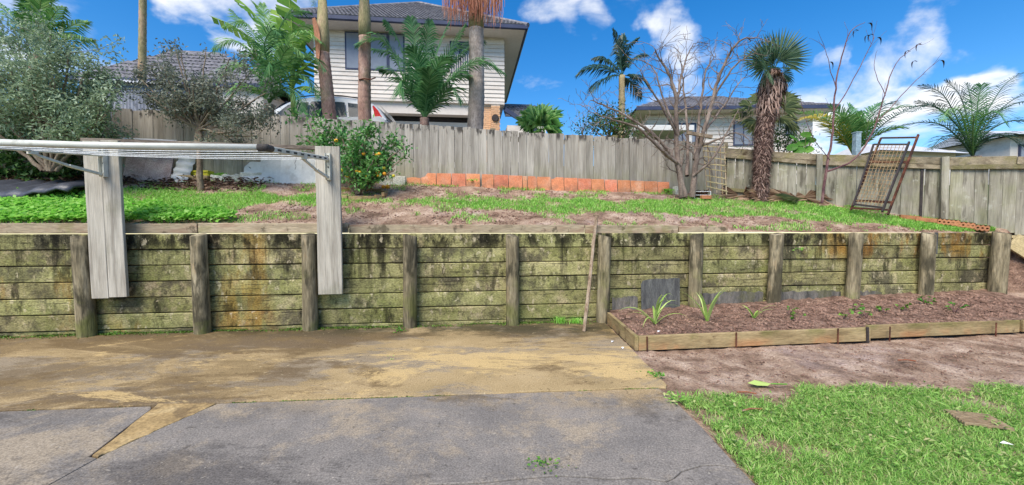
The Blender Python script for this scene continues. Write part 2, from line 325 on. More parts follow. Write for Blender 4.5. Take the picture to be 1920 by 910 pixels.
    M['brown_slab'] = mk('stained concrete', [(152, 132, 96), (164, 142, 104), (174, 152, 114)], 2.2, coord='pos', bump=.5, bscale=80, fine=.26, fscale=85, rough=.95, spec=.08, bdist=.005, detail=12, layers=[
        dict(c=(132, 122, 108), s=.8, st=(.8, 1.5, 1), lo=.50, hi=.57, f=.7, d=15, r=.76, dist=.4), dict(c=(98, 80, 56), s=.42, st=(.8, 1.6, 1), lo=.48, hi=.56, f=.72, d=15, r=.76, dist=.5), dict(c=(104, 86, 60), s=.7, st=(.8, 1.4, 1), lo=.46, hi=.56, f=.6, d=15, r=.74, g=(0, -.8, -3.6)),
        dict(c=(198, 170, 118), s=.62, st=(.7, 1.5, 1), lo=.545, hi=.59, f=.72, d=15, r=.78, dist=.5), dict(c=(60, 58, 42), s=2, lo=.36, hi=.58, f=.85, d=12, r=.72, g=(1, 4.6, 5.3)), dict(c=(64, 52, 38), s=18, lo=.62, hi=.68, f=.5, d=6), dict(c=(206, 188, 150), s=24, lo=.64, hi=.70, f=.4, d=6)])
    M['grey_slab'] = mk('grey concrete', [(112, 107, 102), (126, 120, 113), (140, 132, 123)], 2.0, coord='pos', bump=.6, bscale=100, fine=.30, fscale=100, rough=.95, spec=.08, bdist=.005, detail=12, layers=[
        dict(c=(164, 148, 124), s=.6, lo=.50, hi=.60, f=.65, d=15, r=.76, dist=.4), dict(c=(84, 80, 77), s=.55, st=(.8, 1.5, 1), lo=.50, hi=.58, f=.65, d=15, r=.76, dist=.4), dict(c=(176, 150, 106), s=1.3, lo=.42, hi=.58, f=.7, d=14, r=.76, g=(1, 2.72, 3.25)), dict(c=(92, 78, 58), s=2, st=(.6, 1.5, 1), lo=.52, hi=.60, f=.65, d=14, r=.74, g=(1, 2.7, 3.2)), dict(c=(70, 66, 63), s=22, lo=.61, hi=.68, f=.5, d=6), dict(c=(184, 174, 158), s=30, lo=.62, hi=.69, f=.45, d=6)])
    M['infill'] = mk('ochre infill', [(136, 114, 78), (164, 138, 94), (182, 158, 114)], 5, coord='pos', bump=.4, bscale=60, bdist=.006, layers=[dict(c=(104, 86, 62), s=4, lo=.55, hi=.66, f=.7)])
    M['soil'] = mk('reddish soil', [((94, 74, 58), .30), ((144, 119, 99), .46), ((170, 146, 125), .58), ((192, 170, 150), .72)], 3.5, coord='pos', bump=.8, bscale=34, fine=.3, fscale=60, rough=.95, bdist=.03, layers=[dict(c=(94, 66, 58), s=9, lo=.56, hi=.66, f=.6), dict(c=(176, 156, 148), s=1.1, lo=.52, hi=.68, f=.5)])
    M['bedsoil'] = mk('dark bed soil', [((78, 60, 49), .32), ((122, 96, 81), .5), ((154, 126, 108), .68)], 9, coord='pos', bump=1.0, bscale=40, fine=.35, fscale=60, rough=.95, bdist=.03)
    M['clod'] = mk('soil clod', [(88, 66, 54), (138, 108, 92), (164, 134, 116)], 6, coord='pos', bump=.4, fine=.2, rough=.95)
    M['hillsoil'] = mk('hillside', [(78, 84, 52), (96, 100, 62)], 2, coord='pos', bump=.2)
    M['drive'] = mk('driveway', [(128, 124, 118), (150, 146, 140)], 2, coord='pos', bump=.2)
    M['grass'] = lf('lawn grass', [(108, 160, 62), (142, 200, 82), (166, 216, 104), (192, 216, 138)], .40)
    M['lawn'] = lf('mixed lawn', [(98, 142, 62), (130, 180, 78), (154, 200, 96), (176, 212, 116), (206, 200, 146)], .42)
    M['clover'] = lf('clover', [(130, 200, 76), (162, 226, 96), (192, 236, 130)], .5)
    M['weed'] = lf('weed leaf', [(70, 120, 40), (104, 160, 58), (132, 184, 80)], .3)
    M['feijoa'] = lf('grey green leaf', [(98, 116, 90), (130, 150, 118), (158, 176, 144), (188, 200, 172)], .38)
    M['feijoa2'] = lf('dusty leaf', [(90, 98, 84), (120, 128, 112), (148, 154, 136), (176, 180, 160)], .38)
    M['citrus'] = lf('citrus leaf', [(44, 92, 46), (74, 130, 64), (110, 166, 86), (154, 194, 116)], .3, .35, .5)
    M['palm'] = lf('palm leaf', [(58, 102, 62), (86, 136, 82), (122, 166, 110)], .36, .45, .2)
    M['palm_bright'] = lf('bright palm leaf', [(70, 122, 62), (108, 158, 82), (154, 188, 116)], .35, .4, .4)
    M['palm_dark'] = lf('dark palm leaf', [(34, 58, 52), (48, 78, 64), (74, 104, 84)], .25, .4, .4)
    M['palm_olive'] = lf('olive palm leaf', [(60, 74, 50), (92, 106, 66), (128, 132, 84)], .25)
    M['fan'] = lf('fan leaf', [(54, 84, 66), (80, 110, 82), (118, 142, 106)], .28, .45)
    M['yellowleaf'] = lf('yellow frond', [(200, 172, 50), (234, 206, 76), (244, 224, 120)], .45)
    M['strap'] = lf('strap leaf', [(136, 172, 76), (172, 204, 100), (204, 224, 136)], .4)
    M['banana'] = lf('banana leaf', [(92, 138, 52), (124, 170, 66), (160, 190, 88)], .4)
    M['shrubleaf'] = lf('shrub leaf', [(46, 74, 36), (74, 108, 52), (108, 142, 76)], .3)
    M['deadleaf'] = lf('dead frond', [(92, 66, 50), (130, 100, 78), (170, 144, 116)], .1)
    M['litter'] = lf('leaf litter', [(52, 38, 32), (86, 62, 50), (120, 92, 72)], .1)
    M['fibre'] = lf('palm fibre', [(74, 56, 52), (112, 90, 82), (150, 124, 112), (178, 152, 138)], .05, .9, .1)
    M['strand'] = lf('flower strands', [(150, 92, 72), (186, 124, 98), (206, 152, 128)], .1, .8)
    M['bark'] = mk('bark', [(96, 82, 68), (128, 112, 94), (156, 140, 120)], 7, (1, 1, .5), bump=.5, bscale=30, coord='pos')
    M['greybark'] = mk('grey bark', [(92, 80, 73), (122, 107, 97), (154, 138, 126)], 7, (1, 1, .5), bump=.5, bscale=30, coord='pos')
    M['purplebark'] = mk('purple bark', [(82, 56, 60), (112, 80, 80), (132, 106, 100)], 7, bump=.4, coord='pos')
    M['palmtrunk'] = mk('ringed palm trunk', [(126, 96, 84), (156, 124, 110), (176, 148, 134)], 3, (2, 2, .7), bump=.4, bscale=14, coord='pos', layers=[dict(c=(120, 112, 84), s=2, lo=.52, hi=.66, f=.5)])
    M['greytrunk'] = mk('grey palm trunk', [(128, 116, 108), (152, 140, 132), (172, 160, 152)], 3, (2, 2, .7), bump=.4, bscale=14, coord='pos')
    M['shaft'] = mk('crownshaft', [(116, 114, 78), (150, 138, 102), (170, 142, 118)], 3, (2, 2, .5), bump=.2, coord='pos')
    M['sheath'] = mk('peeling sheath', [(140, 96, 72), (184, 128, 100), (112, 84, 70)], 4, (2, 2, .5), bump=.2, coord='pos')
    M['tile'] = mk('terracotta tile', [(188, 116, 84), (208, 132, 96), (202, 142, 114)], 5, rnd=.13, hue=.008, bump=.2, fine=.14, layers=[dict(c=(124, 100, 82), s=5, lo=.42, hi=.58, f=.6, g=(2, .2, .06)), dict(c=(222, 176, 150), s=3, lo=.56, hi=.66, f=.5), dict(c=(160, 110, 90), s=3, lo=.58, hi=.7, f=.5)])
    M['brick'] = mk('clay brick', [(150, 98, 68), (176, 120, 84), (166, 116, 86)], 6, rnd=.12, bump=.25, fine=.15)
    M['piers'] = mk('pale brick', [(196, 152, 116), (214, 172, 134), (204, 150, 112)], 9, coord='pos', rnd=.05, bump=.2, fine=.2)
    M['mortar'] = mk('mortar', [(176, 164, 150), (190, 180, 166)], 9, bump=.1)
    M['block'] = mk('whitewashed block', [(186, 180, 160), (214, 210, 194), (226, 222, 208)], 5, rnd=.05, bump=.5, bscale=20, layers=[dict(c=(140, 134, 104), s=4, lo=.54, hi=.66, f=.6)])
    M['whitesheet'] = mk('white sheet', [(196, 194, 190), (214, 212, 208), (222, 220, 214)], 2, rnd=.03, bump=.05, fine=.05, layers=[dict(c=(176, 168, 156), s=3, lo=.56, hi=.7, f=.5)])
    M['pinkslab'] = mk('pinkish paver', [(156, 132, 124), (178, 154, 146), (188, 168, 158)], 6, rnd=.06, bump=.4, bscale=40)
    M['yellow'] = mk('yellow plastic', [(196, 184, 46), (212, 202, 66)], 3, bump=.05, rough=.5, fine=.06)
    M['black'] = mk('black plastic', [(46, 48, 56), (72, 74, 82)], 5, bump=.2, rough=.45, spec=.5)
    M['galv'] = mk('galvanised', [(168, 172, 174), (192, 196, 196), (206, 208, 206)], 6, (.5, 4, 4), bump=.08, rough=.45, metal=.2, spec=.5, layers=[dict(c=(150, 146, 136), s=8, lo=.58, hi=.7, f=.6)])
    M['cream'] = mk('cream powder coat', [(186, 184, 170), (204, 203, 190), (214, 213, 202)], 5, (.4, 3, 3), bump=.06, rough=.45, spec=.5, fine=.08, layers=[dict(c=(150, 146, 128), s=7, lo=.56, hi=.7, f=.6)])
    M['cord'] = mk('clothes line cord', [(206, 208, 206), (226, 228, 226)], 8, bump=0, rough=.5)
    M['darkcap'] = mk('dark end cap', [(58, 54, 52), (84, 80, 76)], 8, bump=.1)
    M['weather'] = mk('weatherboard', [(206, 196, 186), (216, 207, 197)], 1.2, rnd=.02, bump=.05, fine=.04, rough=.6, layers=[dict(c=(188, 176, 164), s=2, st=(.4, 1, 2), lo=.48, hi=.66, f=.6)])
    M['soffit'] = mk('soffit', [(204, 194, 184), (212, 203, 193)], 1, bump=0, fine=.04)
    M['gutter'] = mk('navy gutter', [(54, 60, 84), (68, 74, 98)], 2, bump=0, rough=.4, fine=.05)
    M['rooftile'] = mk('charcoal roof tile', [(88, 86, 90), (112, 110, 114), (140, 136, 138)], 5, rnd=.12, bump=.3, fine=.2, rough=.7)
    M['glass'] = mk('window glass', [(120, 126, 138), (140, 146, 156)], .8, bump=0, rough=.12, spec=.2, fine=.03)
    M['darkglass'] = mk('car glass', [(48, 56, 64), (70, 80, 88)], 2, bump=0, rough=.1, spec=.10, fine=.03)
    M['inside'] = mk('garage interior', [(40, 36, 36), (58, 52, 52)], 1, bump=0)
    M['carwhite'] = mk('white car paint', [(222, 222, 224), (220, 220, 222)], 1, bump=0, rough=.25, spec=.15, fine=.01)
    M['redlamp'] = mk('red tail lamp', [(190, 26, 32), (206, 38, 42)], 2, bump=0, rough=.2, spec=.10, fine=.02)
    M['rubber'] = mk('tyre rubber', [(32, 32, 34), (44, 44, 46)], 8, bump=.1)
    M['alloy'] = mk('alloy', [(150, 152, 156), (172, 174, 176)], 4, bump=0, rough=.35, metal=.6)
    M['shed'] = mk('shed iron', [(120, 124, 136), (140, 144, 154), (158, 160, 168)], 2, (1, 1, .5), bump=.08, rough=.55, layers=[dict(c=(100, 96, 100), s=3, st=(2, 2, .3), lo=.55, hi=.68, f=.5)])
    M['paleroof'] = mk('pale roof', [(176, 178, 184), (196, 198, 202)], 2, bump=.1, fine=.08)
    M['bluepost'] = mk('blue grey post', [(132, 152, 162), (152, 172, 180)], 3, bump=.1)
    M['fruit'] = mk('orange fruit', [(222, 156, 34), (236, 182, 58)], 6, rnd=.08, bump=.2, bscale=60, rough=.45, fine=.06, hue=.02)
    M['greenfruit'] = mk('greenish fruit', [(186, 176, 50), (206, 190, 66)], 6, bump=.2, bscale=60, rough=.45)
    M['stemgreen'] = mk('green stem', [(94, 112, 58), (120, 136, 76)], 6, bump=.1)
    M['grate'] = mk('beige grate', [(132, 112, 86), (160, 140, 112)], 5, bump=.2)
    M['fresh'] = mk('fresh timber', [(176, 158, 116), (198, 180, 138)], 3, (1, 4, 4), bump=.2, rnd=.08)
    M['litterwhite'] = mk('pale scrap', [(220, 220, 220), (232, 232, 232)], 3, bump=0)
    M['moss'] = lf('moss', [(60, 84, 30), (90, 120, 44), (120, 150, 60)], .1)
materials()

# ------------------------------------------------------------------ the setting
def grid(name, xs, ys, zf, m, kind='structure', parent=None, smooth=True):
    X, Y = np.meshgrid(xs, ys); Z = zf(X, Y); V = np.stack([X, Y, Z], -1).reshape(-1, 3); nx = len(xs); ny = len(ys)
    i = (np.arange(ny - 1)[:, None] * nx + np.arange(nx - 1)[None]).reshape(-1, 1); F = np.concatenate([i, i + 1, i + nx + 1, i + nx], 1)
    o = link(name, np_mesh(name, V, F, None, smooth), parent, m)
    if kind: o["kind"] = kind
    return o
def setting():
    # one sheet to the horizon, sunk under everything else
    grid('ground', np.array([-600, -60, -20, 0, 20, 60, 600.]), np.array([-600, -60, -20, 0, 6, 6.5]), lambda X, Y: np.full_like(X, -.12), M['hillsoil'])
    # hillside behind the fence, reaching the horizon
    xs = np.concatenate([[-600, -120, -40], np.arange(-24, 24.1, 1.0), [40, 120, 600]]); t = np.array([0, .3, .7, 1.2, 2, 3, 5, 7, 9, 13, 20, 60, 300, 900.])
    def hp(X, T): return np.minimum(Yback(np.clip(X, -14, 12)), 8.75 - .603 * (np.clip(X, -14, 12) - 4.65)) + .10 + T
    X, T = np.meshgrid(xs, t); Y = hp(X, T); Z = hill(X, Y) - .25 * np.exp(-T * 2)
    Zl = terr(np.clip(X, -20, 8.3), Yb(np.clip(X, -20, 8.3))) + .02 - .12 * np.clip(X - 8.3, 0, 10) * 0; w = np.exp(-T * 1.6); Z = np.where(T == 0, Zl - .08, Z * (1 - w) + Zl * w)
    V = np.stack([X, Y, Z], -1).reshape(-1, 3); nx = len(xs); i = (np.arange(len(t) - 1)[:, None] * nx + np.arange(nx - 1)[None]).reshape(-1, 1)
    o = link('hillside', np_mesh('hillside', V, np.concatenate([i, i + 1, i + nx + 1, i + nx], 1), None, True), None, M['hillsoil']); o["kind"] = 'structure'
    # garden terrace above the wall
    xs = np.concatenate([[-40, -20, -14], np.arange(-11, 8.31, .07)]); qs = np.linspace(0, 1.12, 44); X, Q = np.meshgrid(xs, qs); Y = Yf(X) + Q * np.maximum(Yb(X) - Yf(X), .05)
    Z = terr(X, Y) + (fbm(X, Y, 4) - .5) * .05 * np.clip(Q * 6, 0, 1) + (vnoise(X * 15, Y * 15) - .5) * .025 * np.clip(Q * 8, 0, 1)
    V = np.stack([X, Y, Z], -1).reshape(-1, 3); nx = len(xs); i = (np.arange(len(qs) - 1)[:, None] * nx + np.arange(nx - 1)[None]).reshape(-1, 1)
    o = link('garden_terrace', np_mesh('garden_terrace', V, np.concatenate([i, i + 1, i + nx + 1, i + nx], 1), None, True), None, M['soil']); o["kind"] = 'structure'
    # bare soil in front of the planting bed and under the lawn
    xs = np.concatenate([np.arange(1.15, 8, .05), np.arange(8, 16, .5)]); ys = np.arange(-3, 6.6, .05)
    def sz(X, Y):
        z = -.022 + (fbm(X, Y, 3) - .5) * .05 + (vnoise(X * 14, Y * 14) - .5) * .022
        return np.where(X < 1.3, np.minimum(z, -.012), z) + np.clip(X - 6.2, 0, 3) * .10 * np.clip(Y - 4.4, 0, 2)
    grid('bare_soil', xs, ys, sz, M['soil'])
    # concrete
    J0, J1 = at_z(0, 770), at_z(1235, 727); jd = (J1 - J0).normalized()
    jy = lambda x: J0.y + (x - J0.x) * jd.y / jd.x
    def slab(name, poly, m, z1=0.0):
        b = MB(); b.prism(poly, -.12, z1); o = b.build(name, m, bev=.006, seg=2); o["kind"] = 'structure'; return o
    n = 40; jp = [(x, jy(x) + .012 + .006 * math.sin(x * 9) + random.uniform(-.004, .004)) for x in np.linspace(-12, 1.27, n)]
    slab('concrete_patio', [(1.30 + random.uniform(-.008, .008), y) for y in np.linspace(3.36, 5.62, 16)] + [(1.3, 5.9), (-12, 4.3)] + jp, M['brown_slab'])
    crack = [at_z(u, v) for u, v in ((1400, 873), (1380, 874), (1350, 871), (1316, 872), (1297, 877), (1279, 883), (1264, 894), (1249, 902), (1222, 898), (1200, 895), (1172, 895), (1144, 898), (1093, 893.6), (1042, 891), (981, 896), (899, 903), (810, 908), (640, 935), (400, 960), (220, 975))]
    crack = [(1.245, crack[0].y)] + [(p.x, p.y + random.uniform(-.006, .006)) for p in crack[1:]]
    jr = [(x, jy(x) - .004) for x in np.linspace(-2.2, 1.2, 20)]
    slab('concrete_path', jr + [(1.235, 3.1), (1.25, 2.6), (1.24, crack[0][1] + .006)] + [(x, y + .003) for x, y in crack[1:]] + [(-2.36, crack[-1][1]), (-2.358, 2.32), (-2.28, 2.7)], M['grey_slab'], -.002)
    slab('concrete_path', [(x, y - .003) for x, y in crack] + [(-2.36, crack[-1][1] - .004), (-2.36, -2.5), (1.25, -2.5)], M['grey_slab'], -.005)
    slab('concrete_path', [(x, jy(x) - .006) for x in np.linspace(-12, -2.66, 24)] + [(-2.62, 2.9), (-2.53, 2.6), (-2.43, 2.288), (-2.368, 2.272), (-2.366, -2.5), (-12, -2.5)], M['grey_slab'], -.004)
    wr_ = [(-2.21, jy(-2.2) - .01)] + [(-2.21 - .155 * t + random.uniform(-.012, .012), 2.93 - .64 * t) for t in np.linspace(.06, .97, 14)]
    wl_ = [(-2.415 - .225 * t + random.uniform(-.006, .006), 2.29 + .69 * t) for t in np.linspace(0, .97, 10)]
    slab('concrete_infill', wr_ + [(-2.372, 2.28)] + wl_ + [(-2.645, 2.985)], M['infill'], .002)
    # driveway behind the fence
    xs = np.arange(-14, 1.1, 1.0); ys = np.linspace(9.0, 17.5, 18)
    grid('driveway', xs, ys, lambda X, Y: hill(X, Y) + .05, M['drive'])
setting()

# ------------------------------------------------------------------ retaining wall
def retaining_wall():
    root = empty('retaining_wall', wl(0), "long mossy timber retaining wall of stacked sleepers and round posts", 'retaining wall')
    pu = [-75, 160, 377, 581, 768, 961, 1130, 1303, 1450, 1597, 1735, 1865]; ps = [ws(u, .1) for u in pu]
    rz = math.atan2(WD.y, WD.x)
    edges = [-9.6] + ps
    ztop = 1.245
    for bi in range(len(edges) - 1):
        a, b = edges[bi], edges[bi + 1] + (.06 if bi == len(edges) - 2 else 0); L = b - a - .006
        mb = MB(); nseg = 8; prof = [(-.024, -.0945), (-.032, -.087), (-.032, .087), (-.024, .0945), (.025, .0945), (.025, -.0945)]
        V, F = [], []
        for k in range(nseg + 1):
            x = -L / 2 + L * k / nseg; wob = random.uniform(-.004, .004)
            for (py, pz) in prof: V.append((x, py + wob, pz + random.uniform(-.0015, .0015)))
        for k in range(nseg):
            for j in range(6): F.append((k * 6 + j, (k + 1) * 6 + j, (k + 1) * 6 + (j + 1) % 6, k * 6 + (j + 1) % 6))
        F += [tuple(range(6)), tuple(nseg * 6 + j for j in range(6))[::-1]]
        me = mb.add(V, F).mesh('sleeper')
        for r in range(7):
            o = link('sleeper', me, root, M['sleeper'])
            o.location = local(root, wl((a + b) / 2 + random.uniform(-.002, .002), random.uniform(-.012, .006), ztop - .1 - r * .2 + random.uniform(-.002, .002))); o.rotation_euler = (random.uniform(-.03, .03), random.uniform(-.0018, .0018), rz)
    # earth behind the boards keeps the joints dark
    mb = MB(); c = (wl(-9.6) + wl(ps[-1])) / 2; mb.box((c.x, c.y, .55), (ps[-1] + 9.6, .05, 1.36), Matrix.Rotation(rz, 3, 'Z')); v = mb.v
    mb.v = [tuple(Vector(p) - root.location - WN * .062) for p in v]; mb.build('backfill', M['bedsoil'], root)
    tops = {0: 1.2, 1: 1.205, 2: 1.225, 3: 1.225, 4: 1.215, 5: 1.21, 6: 1.205, 7: 1.225, 8: 1.225, 9: 1.225, 10: 1.23, 11: 1.24}
    for i, s in enumerate(ps):
        mb = MB(); n = 20; V, F = [], []; h0, h1 = -.1, tops[i]; H = 10; r0 = .092 if i < 11 else .108
        ph = random.random() * 9
        for k in range(H + 1):
            z = h0 + (h1 - h0) * k / H
            for j in range(n):
                a = 2 * math.pi * j / n; r = r0 * (1 - .05 * k / H + .03 * math.sin(3 * a + ph) + .02 * math.sin(7 * a + ph * 2 + k * .3)) + random.uniform(-.0015, .0015)
                zz = z + (.018 * math.cos(a + ph) if k == H else 0); V.append((r * math.cos(a), r * math.sin(a), zz))
        for k in range(H):
            for j in range(n): F.append((k * n + j, k * n + (j + 1) % n, (k + 1) * n + (j + 1) % n, (k + 1) * n + j))
        base = H * n; o = len(V); V += [(V[base + j][0] * .9, V[base + j][1] * .9, V[base + j][2] + .006) for j in range(n)]; V.append((0, 0, h1 + .002))
        for j in range(n): F.append((base + j, base + (j + 1) % n, o + (j + 1) % n, o + j)); F.append((o + j, o + (j + 1) % n, o + n))
        mb.add(V, F); ob = mb.build('post', M['post'], root, smooth=True)
        ob.location = local(root, wl(s, .03 + r0, 0)); ob.rotation_euler = (R(1.6) * 1, random.uniform(-.012, .012), rz)
    # boards laid on edge along the top
    for (u0, u1, h, dz) in ((-140, 376, .122, .0), (378, 655, .125, .004), (657, 1093, .112, .0), (1095, 1267, .115, -.008), (1269, 1359, .088, .004)):
        a, b = ws(u0, -.05), ws(u1, -.05); mb = MB(); mb.box((0, 0, h / 2), (b - a + .002, .045, h)); ob = mb.build('cap_board', M['cap'], root, bev=.005)
        ob.location = local(root, wl((a + b) / 2, -.004, ztop + .004 + dz)); ob.rotation_euler = (random.uniform(-.03, .02), random.uniform(-.002, .002), rz)
    # exposed tarred strip along the foot in the bed, and a grey flashing by the last posts
    for (u0, u1, z0, z1) in ((1148, 1196, .02, .33), (1318, 1432, .12, .37), (1464, 1578, .12, .36), (1613, 1655, .14, .34)):
        a, b = ws(u0, .03), ws(u1, .03); n = 14; V = []
        for k in range(n + 1):
            x = a + (b - a) * k / n; e = z1 + random.uniform(-.02, .015)
            for (o_, z) in ((.043, z0), (.046, e), (.036, e)): V.append(wl(x, o_, z) - root.location)
        F = [(k * 3 + j, (k + 1) * 3 + j, (k + 1) * 3 + j + 1, k * 3 + j + 1) for k in range(n) for j in range(2)]
        mb = MB(); mb.add(V, F); mb.build('tarred_strip', M['tar'], root)
    a = ws(1757, .06); mb = MB(); mb.box((0, 0, 0), (.05, .012, .34)); ob = mb.build('flashing', M['slate'], root); ob.location = local(root, wl(a, .05, 1.08)); ob.rotation_euler.z = rz
retaining_wall()

# ------------------------------------------------------------------ clothes line on its two plank stands
def clothesline():
    rz = math.atan2(WD.y, WD.x)
    sup = empty('clothesline_stand', wl(ws(400, .2), .1, .47), "silver-grey plank stand of two tall uprights and a thin beam, fixed to the wall", 'timber stand')
    for (u0, u1, us) in ((170, 203, 0), (203, 237, 0), (596, 642, 1)):
        o_ = .17; a, b = ws(u0 + (0 if us else 0), o_), ws(u1, o_); w = b - a - .004; mb = MB(); H = 1.88; n = 6; V, F = [], []
        for k in range(n + 1):
            z = H * k / n; wb = random.uniform(-.003, .003)
            V += [(-w / 2 + wb, -.022, z), (w / 2 + wb, -.022, z), (w / 2 + wb, .022, z), (-w / 2 + wb, .022, z)]
        for k in range(n):
            for j in range(4): F.append((k * 4 + j, k * 4 + (j + 1) % 4, k * 4 + 4 + (j + 1) % 4, k * 4 + 4 + j))
        F += [(3, 2, 1, 0), tuple(n * 4 + j for j in range(4))]
        mb.add(V, F); ob = mb.build('plank', M['plank'], sup, bev=.004); ob.location = local(sup, wl((a + b) / 2, o_, .465 + (.012 if u0 == 203 else 0))); ob.rotation_euler = (R(.6), R(-.8) if not us else R(-.3), rz)
    mb = MB(); mb.bar(local(sup, wl(ws(160, .12), .12, 2.37)), local(sup, wl(ws(602, .12), .12, 2.335)), .05, .045); mb.build('beam', M['beam'], sup, bev=.003)
    cl = empty('folding_clothesline', wl(ws(400, .2), .2, 2.1), "cream folding clothesline frame with grey cords, projecting from the plank stand", 'clothesline')
    LO = lambda p: local(cl, p)
    sl, sr = ws(203, .2), ws(619, .2); zb = 2.18; zr = 1.985; OUT = 1.74
    def arm_pt(s, t, dz=0): return wl(s, .2 + .05 + (OUT - .05) * t, zb + (zr - zb) * t + dz)
    mb = MB(); mb.tube([LO(arm_pt(sl - .05, 1)), LO(arm_pt((sl + sr) / 2, 1, -.012)), LO(arm_pt(sr + .01, 1))], .0275, 16); mb.build('front_rail', M['cream'], cl, smooth=True)
    mb = MB(); mb.tube([LO(arm_pt(sr - .02, 1)), LO(arm_pt(sr + .06, 1))], .031, 16); mb.tube([LO(arm_pt(sr + .035, 1.015)), LO(arm_pt(sr + .03, .93))], .03, 12); mb.build('corner_cap', M['darkcap'], cl, smooth=True)
    mb = MB(); mb.tube([LO(arm_pt(sl + .02, 1)), LO(arm_pt(sl - .06, 1))], .031, 16); mb.build('corner_cap', M['darkcap'], cl, smooth=True)
    for s, d in ((sl, 1), (sr, 1)):
        a, b = arm_pt(s, 0), arm_pt(s, 1); mb = MB(); mb.bar(LO(a), LO(b), .036, .05); ar = mb.build('side_arm', M['cream'], cl, bev=.006)
        for k in range(9):
            t = .06 + k * .105; mb = MB(); mb.bar(LO(arm_pt(s, t)) + Vector((0, 0, 0)), LO(arm_pt(s, t + .045)), .041, .018); mb.build('slot', M['darkcap'], ar)
        # wall bracket: an upright channel with a gusset, and the folding strut under the arm
        mb = MB(); x = WD * .0
        mb.bar(LO(wl(s, .215, zb + .07)), LO(wl(s, .215, zb - .26)), .045, .035, WN); mb.bar(LO(wl(s - .028, .235, zb + .07)), LO(wl(s - .028, .235, zb - .26)), .004, .07, WN); mb.bar(LO(wl(s + .028, .235, zb + .07)), LO(wl(s + .028, .235, zb - .26)), .004, .07, WN)
        br = mb.build('bracket', M['cream'], cl)
        for z in (zb + .04, zb - .1, zb - .22):
            mb = MB(); mb.tube([LO(wl(s + .0, .23, z)), LO(wl(s + .0, .24, z))], .009, 8); mb.build('bolt', M['darkcap'], br)
        p0 = wl(s, .26, zb - .235); p2 = arm_pt(s, .46, -.045); p1 = p0.lerp(p2, .52) + Vector((0, 0, -.012)); mb = MB(); mb.bar(LO(p0), LO(p1), .03, .032); mb.bar(LO(p1), LO(p2), .022, .026); st = mb.build('strut', M['cream'], cl, bev=.003)
        mb = MB(); mb.tube([LO(p1 - WD * .025), LO(p1 + WD * .025)], .012, 10); mb.build('strut_pin', M['cream'], st); mb = MB(); mb.box(LO(p2 + Vector((0, 0, .02))), (.05, .06, .05)); mb.build('strut_joint', M['cream'], st)
    for k in range(5):
        t = .10 + k * .19; n = 10; pts = []
        for j in range(n + 1):
            f = j / n; pts.append(LO(arm_pt(sl + (sr - sl) * f, t, -.012 - .02 * 4 * f * (1 - f))))
        mb = MB(); mb.tube(pts, .0036, 5); mb.build('line', M['cord'], cl)
clothesline()

def leaning_stick():
    p0 = at_z(1095, 622); p1 = wl(ws(1118, .06), .06, 1.49)
    r = empty('wooden_stake', p0, "thin weathered wooden stake with a flat head leaning against the retaining wall", 'stake')
    d = (p1 - p0); mb = MB(); n = 12; mb.tube([d * (k / n) + Vector((random.uniform(-.004, .004), random.uniform(-.004, .004), 0)) for k in range(n + 1)], [.024 + random.uniform(-.002, .002) for k in range(n + 1)], 7); mb.build('shaft', M['stake'], r)
    mb = MB(); mb.box(d + Vector((0, 0, .005)), (.085, .055, .022), Matrix.Rotation(.1, 3, 'Y')); mb.build('head', M['stake'], r, bev=.004)
leaning_stick()

